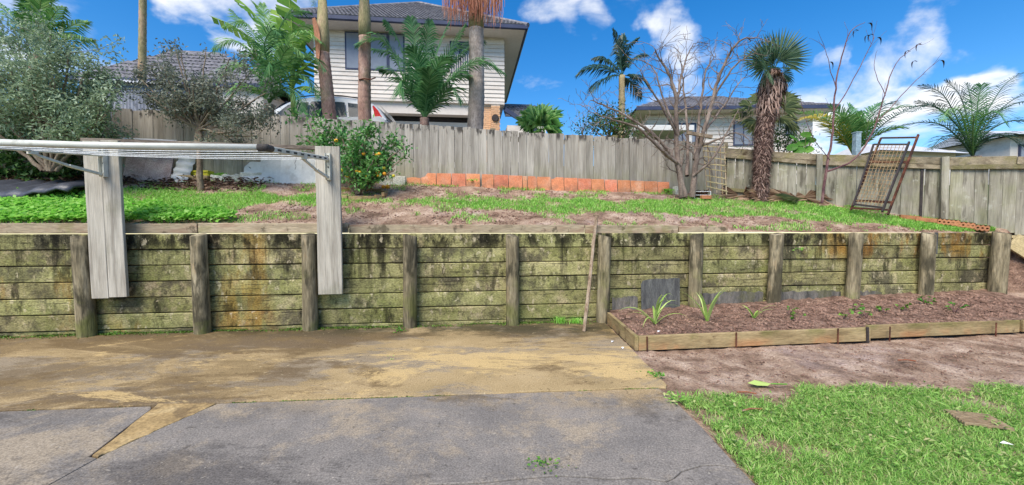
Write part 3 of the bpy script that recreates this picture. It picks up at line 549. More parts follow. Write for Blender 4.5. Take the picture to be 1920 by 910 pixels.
# ------------------------------------------------------------------ planting bed at the foot of the wall
BA, BB = Vector((1.34, 4.33, 0)), Vector((6.45, 5.02, 0))
def bed_front(t): return BA.lerp(BB, t)
def bed_z(X, Y):
    f = (Y - (4.33 + (X - 1.34) * .135)) / 1.15
    return .105 + np.clip(f, 0, 1.2) * (.03 + .018 * np.clip(X - 1.34, 0, 6)) + .012 * np.clip(X - 1.34, 0, 6)
def bed():
    rz = math.atan2(BB.y - BA.y, BB.x - BA.x)
    r = empty('bed_edging', BA, "ochre timber board edging around the planting bed, held by rusty pegs", 'bed edging')
    def board(a, b, h, dz=0.0, th=.042):
        a, b = Vector(a), Vector(b); mb = MB(); L = (b - a).length; mb.box((0, 0, h / 2), (L - .004, th, h)); o = mb.build('board', M['edging'], r, bev=.004); o.location = local(r, (a + b) / 2 + Vector((0, 0, dz))); o.rotation_euler = (0, 0, math.atan2(b.y - a.y, b.x - a.x)); return o
    pk = at_z(1636, 640); tm = (pk.x - BA.x) / (BB.x - BA.x)
    board(BA + Vector((.02, .0, 0)), bed_front(tm), .158, -.006); board(bed_front(tm) + Vector((.0, .035, 0)), bed_front(tm + .42) + Vector((0, .035, 0)), .155, .012); board(bed_front(tm + .425) + Vector((0, .02, 0)), bed_front(1.3) + Vector((0, .02, 0)), .15, .02)
    board(BA + Vector((0, -.018, 0)), (1.335, 5.56, 0), .16, -.006)
    for u in (1214, 1381, 1572, 1628, 1669, 1868):
        k = (u - 960) / FPX; y0 = 4.33 - .135 * 1.34; y = (y0) / (1 - .135 * k); p = Vector((k * y, y, 0)); mb = MB(); top = .16 if u not in (1214,) else .15
        mb.tube([Vector((0, 0, -.05)), Vector((0, 0, top))], .008 if u != 1628 else .016, 6); o = mb.build('peg', M['rust'] if u != 1628 else M['darkiron'], r); o.location = local(r, p + Vector((0, -.034, 0))); o.rotation_euler = (random.uniform(-.05, .05), random.uniform(-.05, .05), 0)
    xs = np.arange(1.36, 7.6, .035); ts = np.linspace(0, 1, 36); X, T = np.meshgrid(xs, ts); Y0 = 4.35 + (X - 1.34) * .135; Y1 = 5.63 + .1176 * X - .02; Y = Y0 + T * (Y1 - Y0)
    Z = bed_z(X, Y) + (fbm(X, Y, 6) - .5) * .06 * (T > .01) + (vnoise(X * 22, Y * 22) - .5) * .03
    V = np.stack([X, Y, Z], -1).reshape(-1, 3); nx = len(xs); i = (np.arange(len(ts) - 1)[:, None] * nx + np.arange(nx - 1)[None]).reshape(-1, 1)
    o = link('bed_soil', np_mesh('bed_soil', V, np.concatenate([i, i + 1, i + nx + 1, i + nx], 1), None, True), None, M['bedsoil']); o["kind"] = 'structure'
    # slate leaning on the wall
    mb = MB(); P = [(-.30, 0), (.28, 0), (.285, .5), (.2, .505), (.1, .49), (-.05, .498), (-.2, .485), (-.27, .47), (-.3, .42)]; mb.prism(P, -.008, .008, lambda p: Vector((p.x, p.z, p.y)))
    o = mb.build('slate_sheet', M['slate']); tag(o, "dark grey slate sheet leaning against the sleepers at the back of the bed", 'slate'); s = ws(1241, .06); o.location = wl(s, .075, .09); o.rotation_euler = (R(-3.5), 0, math.atan2(WD.y, WD.x))
bed()

def strap_plant(name, u, v, n, L, w, label, col='weed', spread=1.0, upright=.5):
    p = None
    for i in range(80):
        Y = 4.4 + i * .016; q = at(u, v, Y)
        if q.z <= float(bed_z(q.x, q.y)) or p is None: p = q
    # nearest crossing of the sight line with the bed
    best = min(((abs(at(u, v, 4.3 + i * .01).z - float(bed_z(at(u, v, 4.3 + i * .01).x, 4.3 + i * .01))), 4.3 + i * .01) for i in range(150)))
    p = at(u, v, best[1]); p.z = float(bed_z(p.x, p.y)) - .005
    r = empty(name, p, label, 'plant', 'plants in the bed')
    for k in range(n):
        a = 2 * math.pi * k / n + random.uniform(-.4, .4); el = random.uniform(upright, 1.45); ll = L * random.uniform(.55, 1.0); mb = MB(); pts = []; q = Vector((0, 0, 0)); N_ = 7; e = el; V, F = [], []
        side = Vector((-math.sin(a), math.cos(a), 0))
        for j in range(N_ + 1):
            t = j / N_; ww = w * (.7 + .6 * t if t < .4 else (1 - (t - .4) / .6) * .94 + .02) / 2; V += [q - side * ww, q + Vector((0, 0, ww * .3)), q + side * ww]
            q = q + Vector((math.cos(a) * math.cos(e), math.sin(a) * math.cos(e), math.sin(e))) * ll / N_; e -= spread * (.12 + .32 * t)
        for j in range(N_): F += [(j * 3, j * 3 + 1, j * 3 + 4, j * 3 + 3), (j * 3 + 1, j * 3 + 2, j * 3 + 5, j * 3 + 4)]
        mb.add(V, F, random.random()); mb.build('leaf', M[col], r)
    return r
strap_plant('strappy_plant', 1228, 608, 11, .74, .03, "arching green strappy plant in front of the slate sheet", 'strap', 1.15, .7)
strap_plant('strappy_plant', 1326, 604, 8, .72, .045, "tallest strappy plant in the bed, pale upright leaves by a post", 'strap', .55, 1.15)
strap_plant('strappy_plant', 1414, 598, 6, .36, .03, "small strappy plant with short bright leaves, third from the slate sheet", 'strap', .9, .9)
def seedlings():
    spots = [(1480, 590, "small dark-leaved seedling beside the second post from the slate sheet"), (1494, 603, "tiny round-leaved seedling right in front of a darker seedling in the bed"), (1582, 598, "single pale round leaf sprouting from the bed soil"),
             (1603, 585, "bushy yellow-green seedling clump at the foot of the dark post in the bed"), (1625, 596, "low red-stemmed seedling beside the yellow-green clump"), (1660, 588, "yellowing seedling behind the joint in the bed edging"), (1690, 582, "spreading seedling with yellow leaves in the bed"), (1735, 572, "white-stemmed seedling close to the wall in the bed"), (1790, 586, "red and green seedling far along the bed")]
    for (u, v, lb) in spots:
        Y = min(((abs(at(u, v, 4.3 + i * .01).z - float(bed_z(at(u, v, 4.3 + i * .01).x, 4.3 + i * .01))), 4.3 + i * .01) for i in range(200)))[1]; p = at(u, v, Y); p.z = float(bed_z(p.x, p.y)) - .01
        r = empty('seedling', p, lb, 'seedling', 'plants in the bed'); ms = MB(); k = random.randint(3, 5); P, D = [], []
        for j in range(k):
            a = random.uniform(0, 6.28); h = random.uniform(.05, .13); e = Vector((math.cos(a) * h * .7, math.sin(a) * h * .7, h)); ms.tube([Vector((0, 0, 0)), e * .5 + Vector((0, 0, .01)), e], .0035, 5)
            for q in range(random.randint(2, 4)): P.append(e * random.uniform(.6, 1)); D.append((math.cos(a) + random.uniform(-1, 1), math.sin(a) + random.uniform(-1, 1), random.uniform(-.1, .6)))
        ms.build('stem', M['purplebark'], r); n = len(P); link('leaves', leaf_mesh('leaves', np.array([tuple(x) for x in P]), np.array(D, float), rng.uniform(.04, .075, n), rng.uniform(.03, .05, n)), r, M['weed'] if random.random() < .7 else M['banana'])
seedlings()

# ------------------------------------------------------------------ fences
def paling_meshes(n, w, th, H, name):
    out = []
    for i in range(n):
        mb = MB(); V, F = [], []; K = 5; b1, b2 = random.uniform(-.004, .004), random.uniform(-.006, .006)
        for k in range(K + 1):
            t = k / K; z = H * t; off = b1 * math.sin(3 * t) + b2 * t * t; hw = w / 2 + random.uniform(-.001, .001)
            dz0, dz1 = (random.uniform(-.012, .01), random.uniform(-.012, .01)) if k == K else (0, 0)
            V += [(-hw, -th / 2 + off, z + dz0), (hw, -th / 2 + off, z + dz1), (hw, th / 2 + off, z + dz1), (-hw, th / 2 + off, z + dz0)]
        for k in range(K):
            for j in range(4): F.append((k * 4 + j, k * 4 + (j + 1) % 4, k * 4 + 4 + (j + 1) % 4, k * 4 + 4 + j))
        F += [(3, 2, 1, 0), tuple(K * 4 + j for j in range(4))]
        out.append(mb.add(V, F).mesh(name))
    return out
def back_fence():
    A = Vector((-10.4, Yback(-10.4), 0)); B = Vector((4.66, Yback(4.66), 0)); d = (B - A); L = d.length; d.normalize(); n_ = Vector((d.y, -d.x, 0)); rz = math.atan2(d.y, d.x)
    r = empty('paling_fence', tz(((A + B) / 2)), "long grey vertical paling fence running behind the garden terrace", 'fence')
    ms = paling_meshes(8, .150, .019, 1.2, 'paling'); n = int(L / .1545)
    for i in range(n):
        p = A + d * (i * .1545 + .08); u = 960 + FPX * p.x / p.y
        v = np.interp(u, [-200, 200, 480, 760, 1000, 1260, 1362], [203, 204, 215, 232, 249, 263, 272]); top = at(u, float(v), p.y).z + random.uniform(-.014, .014)
        z0 = float(terr(p.x, p.y)) - .06; o = link('paling', ms[i % 8 if random.random() < .5 else random.randrange(8)], r, M['paling']); o.location = local(r, Vector((p.x, p.y, z0)) + n_ * (random.uniform(0, .006))); o.rotation_euler = (random.uniform(-.01, .01), random.uniform(-.006, .006), rz); o.scale = (1, 1, (top - z0) / 1.2)
    for zo in (.25, .95):
        for k in range(6):
            a, b = A + d * (L * k / 6), A + d * (L * (k + 1) / 6); mb = MB(); a = tz(a, zo) - n_ * .045; b = tz(b, zo) - n_ * .045; mb.bar(local(r, a), local(r, b), .045, .09); mb.build('rail', M['rail'], r)
    for k in range(7):
        p = A + d * (L * k / 6 * .995 + .05); mb = MB(); mb.box((0, 0, .5), (.1, .1, 1.3)); o = mb.build('fence_post', M['rail'], r); o.location = local(r, tz(p) - n_ * .12); o.rotation_euler.z = rz
back_fence()
F2A, F2B = Vector((4.62, 8.77, 0)), Vector((10.2, 8.75 - .603 * (10.2 - 4.65), 0))
def f2_base(X): return float(np.interp(X, [4.6, 4.65, 6.0, 6.87, 8.3, 11], [2.05, 2.05, 1.83, 1.60, 1.26, 1.05]))
def f2_top(u): return float(np.interp(u, [1300, 1362, 1530, 1660, 1760, 1920, 2300], [272, 279, 290, 295, 296, 293, 286]))
def f2_pt(u):
    k = (u - 960) / FPX; Y = (8.75 + .603 * 4.65) / (1 + .603 * k); return Vector((k * Y, Y, 0))
def side_fence():
    d = (F2B - F2A); L = d.length; d.normalize(); n_ = Vector((d.y, -d.x, 0)); n_ = n_ if n_.y < 0 else -n_; rz = math.atan2(d.y, d.x)
    r = empty('paling_fence', Vector((F2A.x, F2A.y, 2.0)), "lichened paling fence with top rail and posts, angling forward beside the fan palm", 'fence')
    LO = lambda p: local(r, p)
    ms = paling_meshes(8, .150, .019, 1.2, 'paling'); n = int(L / .1545)
    def topz(p):
        u = 960 + FPX * p.x / p.y; return at(u, f2_top(u), p.y).z
    for i in range(n):
        p = F2A + d * (i * .1545 + .08); z0 = f2_base(p.x) - .06; o = link('paling', ms[random.randrange(8)], r, M['paling2']); o.location = LO(Vector((p.x, p.y, z0)) + n_ * random.uniform(-.004, .004)); o.rotation_euler = (0, random.uniform(-.008, .008), rz); o.scale = (1, 1, (topz(p) - .035 - z0 + random.uniform(-.03, .02)) / 1.2)
    us = [1352, 1533, 1765, 2050, 2300]; P = [f2_pt(u) for u in us]
    for i in range(len(P)):
        p = P[i]; mb = MB(); h = topz(p) - f2_base(p.x); mb.box((0, 0, h / 2 - .05), (.095, .085, h + .1)); o = mb.build('fence_post', M['paling2'], r, bev=.004); o.location = LO(Vector((p.x, p.y, f2_base(p.x))) + n_ * .075); o.rotation_euler = (0, random.uniform(-.015, .015), rz)
    for i in range(len(P) - 1):
        a, b = P[i], P[i + 1]; za, zb = topz(a), topz(b)
        # rail under a rough top board; the top board sags and is patched
        mb = MB(); mb.bar(LO(Vector((a.x, a.y, za - .17)) + n_ * .035), LO(Vector((b.x, b.y, zb - .17)) + n_ * .035), .04, .075); mb.build('rail', M['rail'], r, bev=.004)
        mb = MB(); m = (a + b) / 2; mb.bar(LO(Vector((a.x, a.y, za - .07)) + n_ * .028), LO(Vector((m.x, m.y, (za + zb) / 2 - .065)) + n_ * .03), .022, .135); mb.build('top_board', M['rail'], r, bev=.004)
        mb = MB(); mb.bar(LO(Vector((m.x, m.y, (za + zb) / 2 - .075)) + n_ * .052), LO(Vector((b.x, b.y, zb - .06)) + n_ * .03), .022, .12); mb.build('top_board', M['rail'], r, bev=.004)
    a, b = f2_pt(1364), f2_pt(1412); mb = MB(); mb.bar(LO(Vector((a.x, a.y, f2_base(a.x) + .1)) + n_ * .035), LO(Vector((b.x, b.y, f2_base(b.x) + .1)) + n_ * .035), .04, .07); mb.build('rail', M['rail'], r)
    p = f2_pt(1724); mb = MB(); mb.box((0, 0, .45), (.035, .02, .95)); o = mb.build('stained_batten', M['darkiron'], r); o.location = LO(Vector((p.x, p.y, f2_base(p.x))) + n_ * .025); o.rotation_euler.z = rz
side_fence()

# ------------------------------------------------------------------ things along the foot of the fences
def fence_pt(u, out=.1):
    k = (u - 960) / FPX; Y = (7.99) / (1 - .164 * k); d = Vector((1, .164, 0)).normalized(); n_ = Vector((d.y, -d.x, 0)); p = Vector((k * Y, Y, 0)) + n_ * out; return p, d, n_, math.atan2(d.y, d.x)
TILES = []
def tiles():
    E = [85, 180, 280, 380, 475, 568, 578, 658, 755, 848, 878, 942, 1035, 1120, 1210, 1300, 1388, 1472, 1560, 1648, 1737, 1815]
    lab0 = "whole terracotta tile standing on edge at the foot of the grey paling fence"
    for i in range(len(E) - 1):
        if E[i] == 568: continue
        u0, u1 = 740 + E[i] / 3.5556, 740 + E[i + 1] / 3.5556; (a, d, n_, rz), (b, _, _, _) = fence_pt(u0), fence_pt(u1); w = (b - a).length - .012; m = (a + b) / 2; h = .30; lab, grp = lab0, 'terracotta tiles along the fence'
        top = 220 + np.interp((E[i] + E[i + 1]) / 2, [85, 280, 568, 848, 1210, 1560, 1815], [368, 371, 377, 390, 406, 420, 432]) / 3.5556
        zt = at(960 + FPX * m.x / m.y, float(top), m.y).z
        poly = [(-w / 2, 0), (w / 2, 0), (w / 2, h), (-w / 2, h)]
        if E[i] == 85: poly = [(-w / 2, 0), (w / 2, 0), (w / 2, h - .10), (0, h - .085), (-w / 2, h - .10)]; lab = "low broken terracotta tile at the end of the row nearest the citrus tree"; grp = None
        if E[i] == 180: poly = [(-w / 2, 0), (w / 2, 0), (w / 2, h), (-.02, h), (-.07, h - .07), (-w / 2, h - .09)]; lab = "terracotta tile with its upper corner broken off beside the low end piece"; grp = None
        if E[i] == 848: lab = "narrow cut strip of terracotta tile in the middle of the row"; grp = None
        if E[i] == 878: poly = [(-w / 2, 0), (w / 2, 0), (w / 2, h - .05), (w / 2 - .04, h), (-w / 2, h)]; lab = "terracotta tile with a chipped corner next to the narrow cut strip"; grp = None
        if E[i] == 1035: poly = [(-w / 2, 0), (w / 2, 0), (w / 2, h), (-w / 2 + .1, h), (-w / 2 + .05, h - .03), (-w / 2, h - .035)]; lab = "terracotta tile with a clipped top corner right of the middle of the row"; grp = None
        mb = MB(); mb.prism(poly, -.006, .006, lambda p: Vector((p.x, p.z, p.y))); o = mb.build('terracotta_tile', M['tile'], bev=.003); tag(o, lab, 'tile', 'terracotta tiles along the fence'); TILES.append(o)
        o.location = Vector((m.x, m.y, zt - h)); o.rotation_euler = (R(-6) + random.uniform(-.03, .03), random.uniform(-.012, .012), rz + random.uniform(-.02, .02))
tiles()
ORD = ['', 'second ', 'third ', 'fourth ', 'fifth ', 'sixth ', 'seventh ', 'eighth ', 'ninth ', 'tenth ', 'eleventh ', 'twelfth ', 'thirteenth ', 'fourteenth ', 'fifteenth ', 'sixteenth ', 'seventeenth ', 'eighteenth ', 'nineteenth ', 'twentieth ']
for _k, _o in enumerate(reversed(TILES)):
    if _o["label"].startswith("whole"): _o["label"] = "whole terracotta tile, last of the row, beside the bare tree" if _k == 0 else "whole terracotta tile, %sin the row counted from the bare tree" % ORD[_k]
def boxed(name, c, dim, rz, m, label, cat, tilt=(0, 0), bev=.006, group=None, jag=0.0):
    mb = MB()
    if jag:
        w, h = dim[0], dim[2]; top = [(w / 2 - w * k / 6, h - random.uniform(0, jag)) for k in range(7)]; mb.prism([(-w / 2, 0), (w / 2, 0)] + top, -dim[1] / 2, dim[1] / 2, lambda p: Vector((p.x, p.z, p.y)))
    else: mb.box((0, 0, dim[2] / 2), dim)
    o = mb.build(name, m, bev=bev); o.location = c; o.rotation_euler = (tilt[0], tilt[1], rz); return tag(o, label, cat, group)
def fence_foot():
    def put(u, out): p, d, n_, rz = fence_pt(u, out); return tz(p), rz
    for u, w, lb in ((727, .24, "whitewashed concrete block beside the citrus tree, farther from the tiles"), (751, .22, "whitewashed concrete block touching the low broken terracotta tile")):
        p, rz = put(u, .12); boxed('concrete_block', p + Vector((0, 0, -.03)), (w, .12, .17), rz, M['block'], lb, 'block', group='pale blocks')
    p, rz = put(1263, .12); boxed('concrete_block', p + Vector((0, 0, -.02)), (.16, .12, .17), rz, M['block'], "whitewashed concrete block between the tile row and the bare tree", 'block', group='pale blocks')
    # white sheets leaning behind the clothes line
    for i, (u, w, h, lb) in enumerate(((486, .35, .40, "small white sheet with a slanting corner leaning on the fence, leftmost of four"), (519, .42, .50, "white sheet leaning on the fence, second of four in the row"), (556, .42, .49, "white sheet with a brown crack leaning on the fence, third of four"), (590, .34, .47, "white sheet half hidden behind the grey plank upright, last of four"))):
        p, rz = put(u, .16); mb = MB(); P = [(-w / 2, 0), (w / 2, 0), (w / 2, h), (-w / 2, h)]
        if i == 0: P = [(-w / 2, 0), (w / 2, 0), (w / 2, h), (-w / 4, h), (-w / 2, h * .75)]
        mb.prism(P, -.006, .006, lambda q: Vector((q.x, q.z, q.y))); o = mb.build('white_sheet', M['whitesheet'], bev=.002); o.location = p + Vector((0, 0, -.02)); o.rotation_euler = (R(-12), 0, rz); tag(o, lb, 'sheet', 'white sheets')
        if i == 2:
            mb = MB(); mb.tube([Vector((x, -.0075, z)) for x, z in ((.05, h), (.02, h - .1), (.045, h - .16), (.03, h - .22))], .003, 4); mb.build('crack', M['rust'], o)
    for u, w, h, lb in ((272, .36, .46, "pinkish concrete paver leaning on the fence, nearer the grey plank upright"), (311, .40, .46, "pinkish concrete paver leaning on the fence, nearer the yellow planter")):
        p, rz = put(u, .2); boxed('concrete_paver', p, (w, .04, h), rz + random.uniform(-.05, .05), M['pinkslab'], lb, 'paver', (R(-14), R(2)), group='leaning pavers')
    # scrap of white corrugated iron leaning beside the pavers, a long strip of it lying on top
    p, rz = put(352, .22); mb = MB(); n = 18; V = []
    for k in range(n + 1):
        for x in (-.13, .13): V.append((x, .018 * math.sin(k * 1.4), .5 * k / n))
    mb.add(V, [(k * 2, k * 2 + 1, k * 2 + 3, k * 2 + 2) for k in range(n)]); o = mb.build('corrugated_scrap', M['whitesheet'], smooth=True); md = o.modifiers.new('t', 'SOLIDIFY'); md.thickness = .003; o.location = p; o.rotation_euler = (R(-16), R(10), rz); tag(o, "short scrap of white corrugated iron leaning between a paver and the yellow planter", 'iron scrap')
    a = fence_pt(238, .2)[0]; b = fence_pt(352, .25)[0]; a = Vector((a.x, a.y, at(238, 261, a.y).z)); b = Vector((b.x, b.y, at(352, 266, b.y).z)); mb = MB(); V = []; n = 10; dd = (b - a)
    for k in range(n + 1):
        q = a + dd * (k / n)
        for j in range(5): V.append(q - a + Vector((0, -.05 + .025 * j, .012 * (j % 2) + .03 * (j / 4))))
    mb.add(V, [(k * 5 + j, k * 5 + 5 + j, k * 5 + 6 + j, k * 5 + 1 + j) for k in range(n) for j in range(4)]); o = mb.build('corrugated_strip', M['whitesheet']); md = o.modifiers.new('t', 'SOLIDIFY'); md.thickness = .004; o.location = a; tag(o, "long white corrugated strip resting on the pavers behind the clothesline rail", 'iron strip')
    # yellow planter
    p = on_terr(372, 329); r = empty('planter_box', p + Vector((0, .12, 0)), "yellow plastic planter box behind the thin trunk of a small tree", 'planter'); mb = MB(); w, h, t = .30, .19, .012
    mb.box((0, 0, .012), (w, .2, .02)); mb.box((0, -.1, h / 2), (w, t, h)); mb.box((0, .1, h / 2), (w, t, h)); mb.box((-w / 2, 0, h / 2), (t, .2, h)); mb.box((w / 2, 0, h / 2), (t, .2, h)); mb.build('body', M['yellow'], r, bev=.003); mb = MB(); mb.box((0, -.112, h - .015), (w + .03, .02, .03)); mb.box((0, .112, h - .015), (w + .03, .02, .03)); mb.build('rim', M['yellow'], r, bev=.003)
    # timber edge and pale rubble edge
    a, b = on_terr(224, 337), on_terr(392, 341); mb = MB(); mb.bar(Vector((0, 0, .05)), b - a + Vector((0, 0, .05)), .09, .11); o = mb.build('edging_log', M['edging'], bev=.01); o.location = a; tag(o, "low timber edging beam below the leaning pavers and yellow planter", 'edging beam')
    for i, (u, v, w, lb) in enumerate(((408, 340, .24, "rough whitewashed rubble block overgrown with green weeds, end of the timber beam"), (436, 339, .26, "rough whitewashed rubble block in the middle of the three under the white sheets"), (470, 336, .36, "smoother cream block, last of the three below the white sheets"))):
        p = on_terr(u, v) + Vector((0, .06, 0)); boxed('rubble_block', p + Vector((0, 0, -.03)), (w, .15, .18 + .01 * i), .18, M['block'], lb, 'block', jag=.05 if i < 2 else .01, bev=.012, group='whitewashed rubble')
    # weeds on the first rubble block
    # dark plastic lid lying in the grass on the far side
    p = at(70, 330, 5.85); p = tz(p, .10); mb = MB(); V, F = [], []; nx, ny = 24, 8
    for j in range(ny + 1):
        for i in range(nx + 1):
            x = -1.1 + 1.75 * i / nx; y = -.3 + .75 * j / ny; V.append((x, y, .06 * math.sin(i * .3 + 1) * (1 - j / ny) + .02 * math.sin(i * 1.5) + .20 * j / ny - (.06 if j == 0 else 0)))
    F = [(j * (nx + 1) + i, j * (nx + 1) + i + 1, (j + 1) * (nx + 1) + i + 1, (j + 1) * (nx + 1) + i) for j in range(ny) for i in range(nx)]
    mb.add(V, F); o = mb.build('plastic_sheet', M['black'], smooth=True); md = o.modifiers.new('t', 'SOLIDIFY'); md.thickness = .03; o.location = p; o.rotation_euler.z = .1; tag(o, "dark ribbed plastic sheet lying on the ground under the grey-green shrub", 'plastic sheet')
    # white basket with terracotta brick by the bare tree
    p = on_terr(1315, 374) + Vector((0, .05, 0)); r = empty('wire_basket', p, "white wire basket holding a clay brick at the foot of the bare tree", 'basket'); mb = MB(); w, d_, h = .32, .2, .15
    for z in (.01, .08, h):
        for a, b in (((-w / 2, -d_ / 2), (w / 2, -d_ / 2)), ((w / 2, -d_ / 2), (w / 2, d_ / 2)), ((w / 2, d_ / 2), (-w / 2, d_ / 2)), ((-w / 2, d_ / 2), (-w / 2, -d_ / 2))): mb.tube([Vector((*a, z)), Vector((*b, z))], .006, 5)
    for x, y in ((-w / 2, -d_ / 2), (w / 2, -d_ / 2), (w / 2, d_ / 2), (-w / 2, d_ / 2)): mb.tube([Vector((x, y, 0)), Vector((x, y, h))], .007, 5)
    mb.build('frame', M['litterwhite'], r); P = rng.uniform((-.13, -.08, .03), (.13, .08, .16), (260, 3)); D = rng.normal(size=(260, 3)); link('dead_leaves', leaf_mesh('dead_leaves', P, D, .06, .035), r, M['litter'])
    mb = MB(); mb.box((0, 0, 0), (.2, .07, .075)); o = mb.build('clay_brick', M['brick'], bev=.004); o.location = p + Vector((.04, -.15, .035)); o.rotation_euler.z = .1; tag(o, "single clay brick in front of the white wire basket", 'brick')
fence_foot()

def hollow_bricks():
    L, W, H = .23, .105, .076; bm = bmesh.new()
    # a brick lying on its side: round holes show on the face turned to the camera
    n = 5; mb = MB(); seg = 10; V, F = [], []
    hw = L / n
    for s, yy in ((0, -H / 2), (1, H / 2)):
        pass
    for k in range(n):
        cx = -L / 2 + hw * (k + .5); ring_o, ring_i = [], []
        for q in range(seg):
            a = 2 * math.pi * q / seg + math.pi / seg; c_, s_ = math.cos(a), math.sin(a); m_ = max(abs(c_) / (hw / 2), abs(s_) / (W / 2)); ring_o.append((cx + c_ / m_, s_ / m_)); ring_i.append((cx + .014 * c_, .014 * s_))
        o = len(V); V += [(x, -H / 2, z + W / 2) for x, z in ring_o] + [(x, -H / 2, z + W / 2) for x, z in ring_i] + [(x, H / 2 - .01, z + W / 2) for x, z in ring_i]
        for q in range(seg): r = (q + 1) % seg; F += [(o + q, o + r, o + seg + r, o + seg + q), (o + seg + q, o + seg + r, o + 2 * seg + r, o + 2 * seg + q)]
        F.append(tuple(o + 2 * seg + q for q in range(seg)))
    mb.add(V, F); mb.add([(-L / 2, -H / 2, 0), (L / 2, -H / 2, 0), (L / 2, H / 2, 0), (-L / 2, H / 2, 0), (-L / 2, -H / 2, W), (L / 2, -H / 2, W), (L / 2, H / 2, W), (-L / 2, H / 2, W)], [(0, 3, 2, 1), (4, 5, 6, 7), (1, 2, 6, 5), (2, 3, 7, 6), (3, 0, 4, 7)])
    me = mb.mesh('hollow_brick')
    names = [(1704, 410, 0, "flat clay brick at the upper end of the brick line by the side fence"), (1733, 415, 0, "flat clay brick next to the fence post in the brick line"), (1775, 422, 1, "hollow clay brick showing a row of holes, uppermost of three by the side fence"), (1803, 428, 1, "hollow clay brick showing holes, middle of three by the side fence"), (1830, 433, 1, "hollow clay brick showing holes, nearest the last round post")]
    for (u, v, hol, lb) in names:
        p = f2_pt(u) + Vector((-.14, -.23, 0)) ; p = tz(p)
        k = (u - 960) / FPX; p.x = k * p.y; p = tz(p)
        o = link('hollow_brick' if hol else 'clay_brick', me if hol else MB().box((0, 0, .035), (.23, .105, .07)).mesh('clay_brick'), None, M['brick']); o.location = p + Vector((0, 0, .012)); o.rotation_euler = (0, R(8), -.55 + random.uniform(-.08, .08)); tag(o, lb, 'brick', 'bricks along the side fence'); o.scale = (1.15, 1, .95)
    bm.free()
hollow_bricks()

def bed_frame():
    def frame(name, lb, uv, off, mesh_wire):
        (tl, tr, br, bl) = [Vector(p) for p in uv]; r = empty(name, bl, lb, 'bed frame'); LO = lambda p: Vector(p) - bl
        for a, b, w in ((tl, tr, .022), (bl, br, .024), (tl - (bl - tl) * .0, bl + (bl - tl) * .03, .024), (tr + (tr - br) * .04, br + (br - tr) * .06, .026)):
            mb = MB(); mb.bar(LO(a), LO(b), w, w * 1.3); mb.build('frame_bar', M['darkiron'] if mesh_wire else M['rust'], r)
        if mesh_wire:
            for k in range(1, 9):
                t = k / 9; mb = MB(); mb.tube([LO(tl.lerp(tr, t)), LO(bl.lerp(br, t))], .0044, 4); mb.build('wire', M['wire'], r)
            for k in range(1, 17):
                t = k / 17; mb = MB(); mb.tube([LO(tl.lerp(bl, t)), LO(tr.lerp(br, t))], .0044, 4); mb.build('wire', M['wire'], r)
        else:
            for k in (.35, .9):
                mb = MB(); mb.bar(LO(tl.lerp(bl, k)), LO(tr.lerp(br, k)), .03, .04); mb.build('cross_bar', M['rust'], r)
        return r
    pb = f2_pt(1645); Yt, Yb_ = 7.36, 6.95
    frame('wire_bed_frame', "rusty wire mesh bed base leaning against the side fence", (at(1638, 271, Yt + .14), at(1703, 271, Yt - .16), at(1657, 390, Yb_ - .14), at(1601, 383, Yb_ + .12)), 0, True)
    frame('iron_bed_frame', "bare rusty iron frame leaning behind the wire mesh bed base", (at(1652, 259, Yt + .20), at(1720, 258, Yt - .08), at(1668, 394, Yb_ + .0), at(1597, 390, Yb_ + .24)), 0, False)
bed_frame()
def trellis():
    Yt = 8.42; tl, tr, br, bl = at(1318, 270, Yt), at(1358, 272, Yt + .05), at(1362, 366, Yt - .22), at(1326, 358, Yt - .28)
    r = empty('trellis', bl, "slim pale lattice trellis leaning on the fence corner behind the bare tree", 'trellis'); LO = lambda p: p - bl
    for t in (0, .2, .5, .8, 1.0):
        mb = MB(); mb.bar(LO(tl.lerp(tr, t)), LO(bl.lerp(br, t)), .014 if 0 < t < 1 else .02, .014); mb.build('upright', M['wire'] if t in (.2, .8) else M['cap'], r)
    for k in range(8):
        t = .04 + k * .125; a, b = tl.lerp(bl, t), tr.lerp(br, t); e = (b - a) * random.uniform(.0, .06); mb = MB(); mb.bar(LO(a - e + Vector((0, -.015, random.uniform(-.015, .015)))), LO(b + e + Vector((0, -.015, random.uniform(-.02, .02)))), .012, .02); mb.build('slat', M['fresh'], r)
trellis()
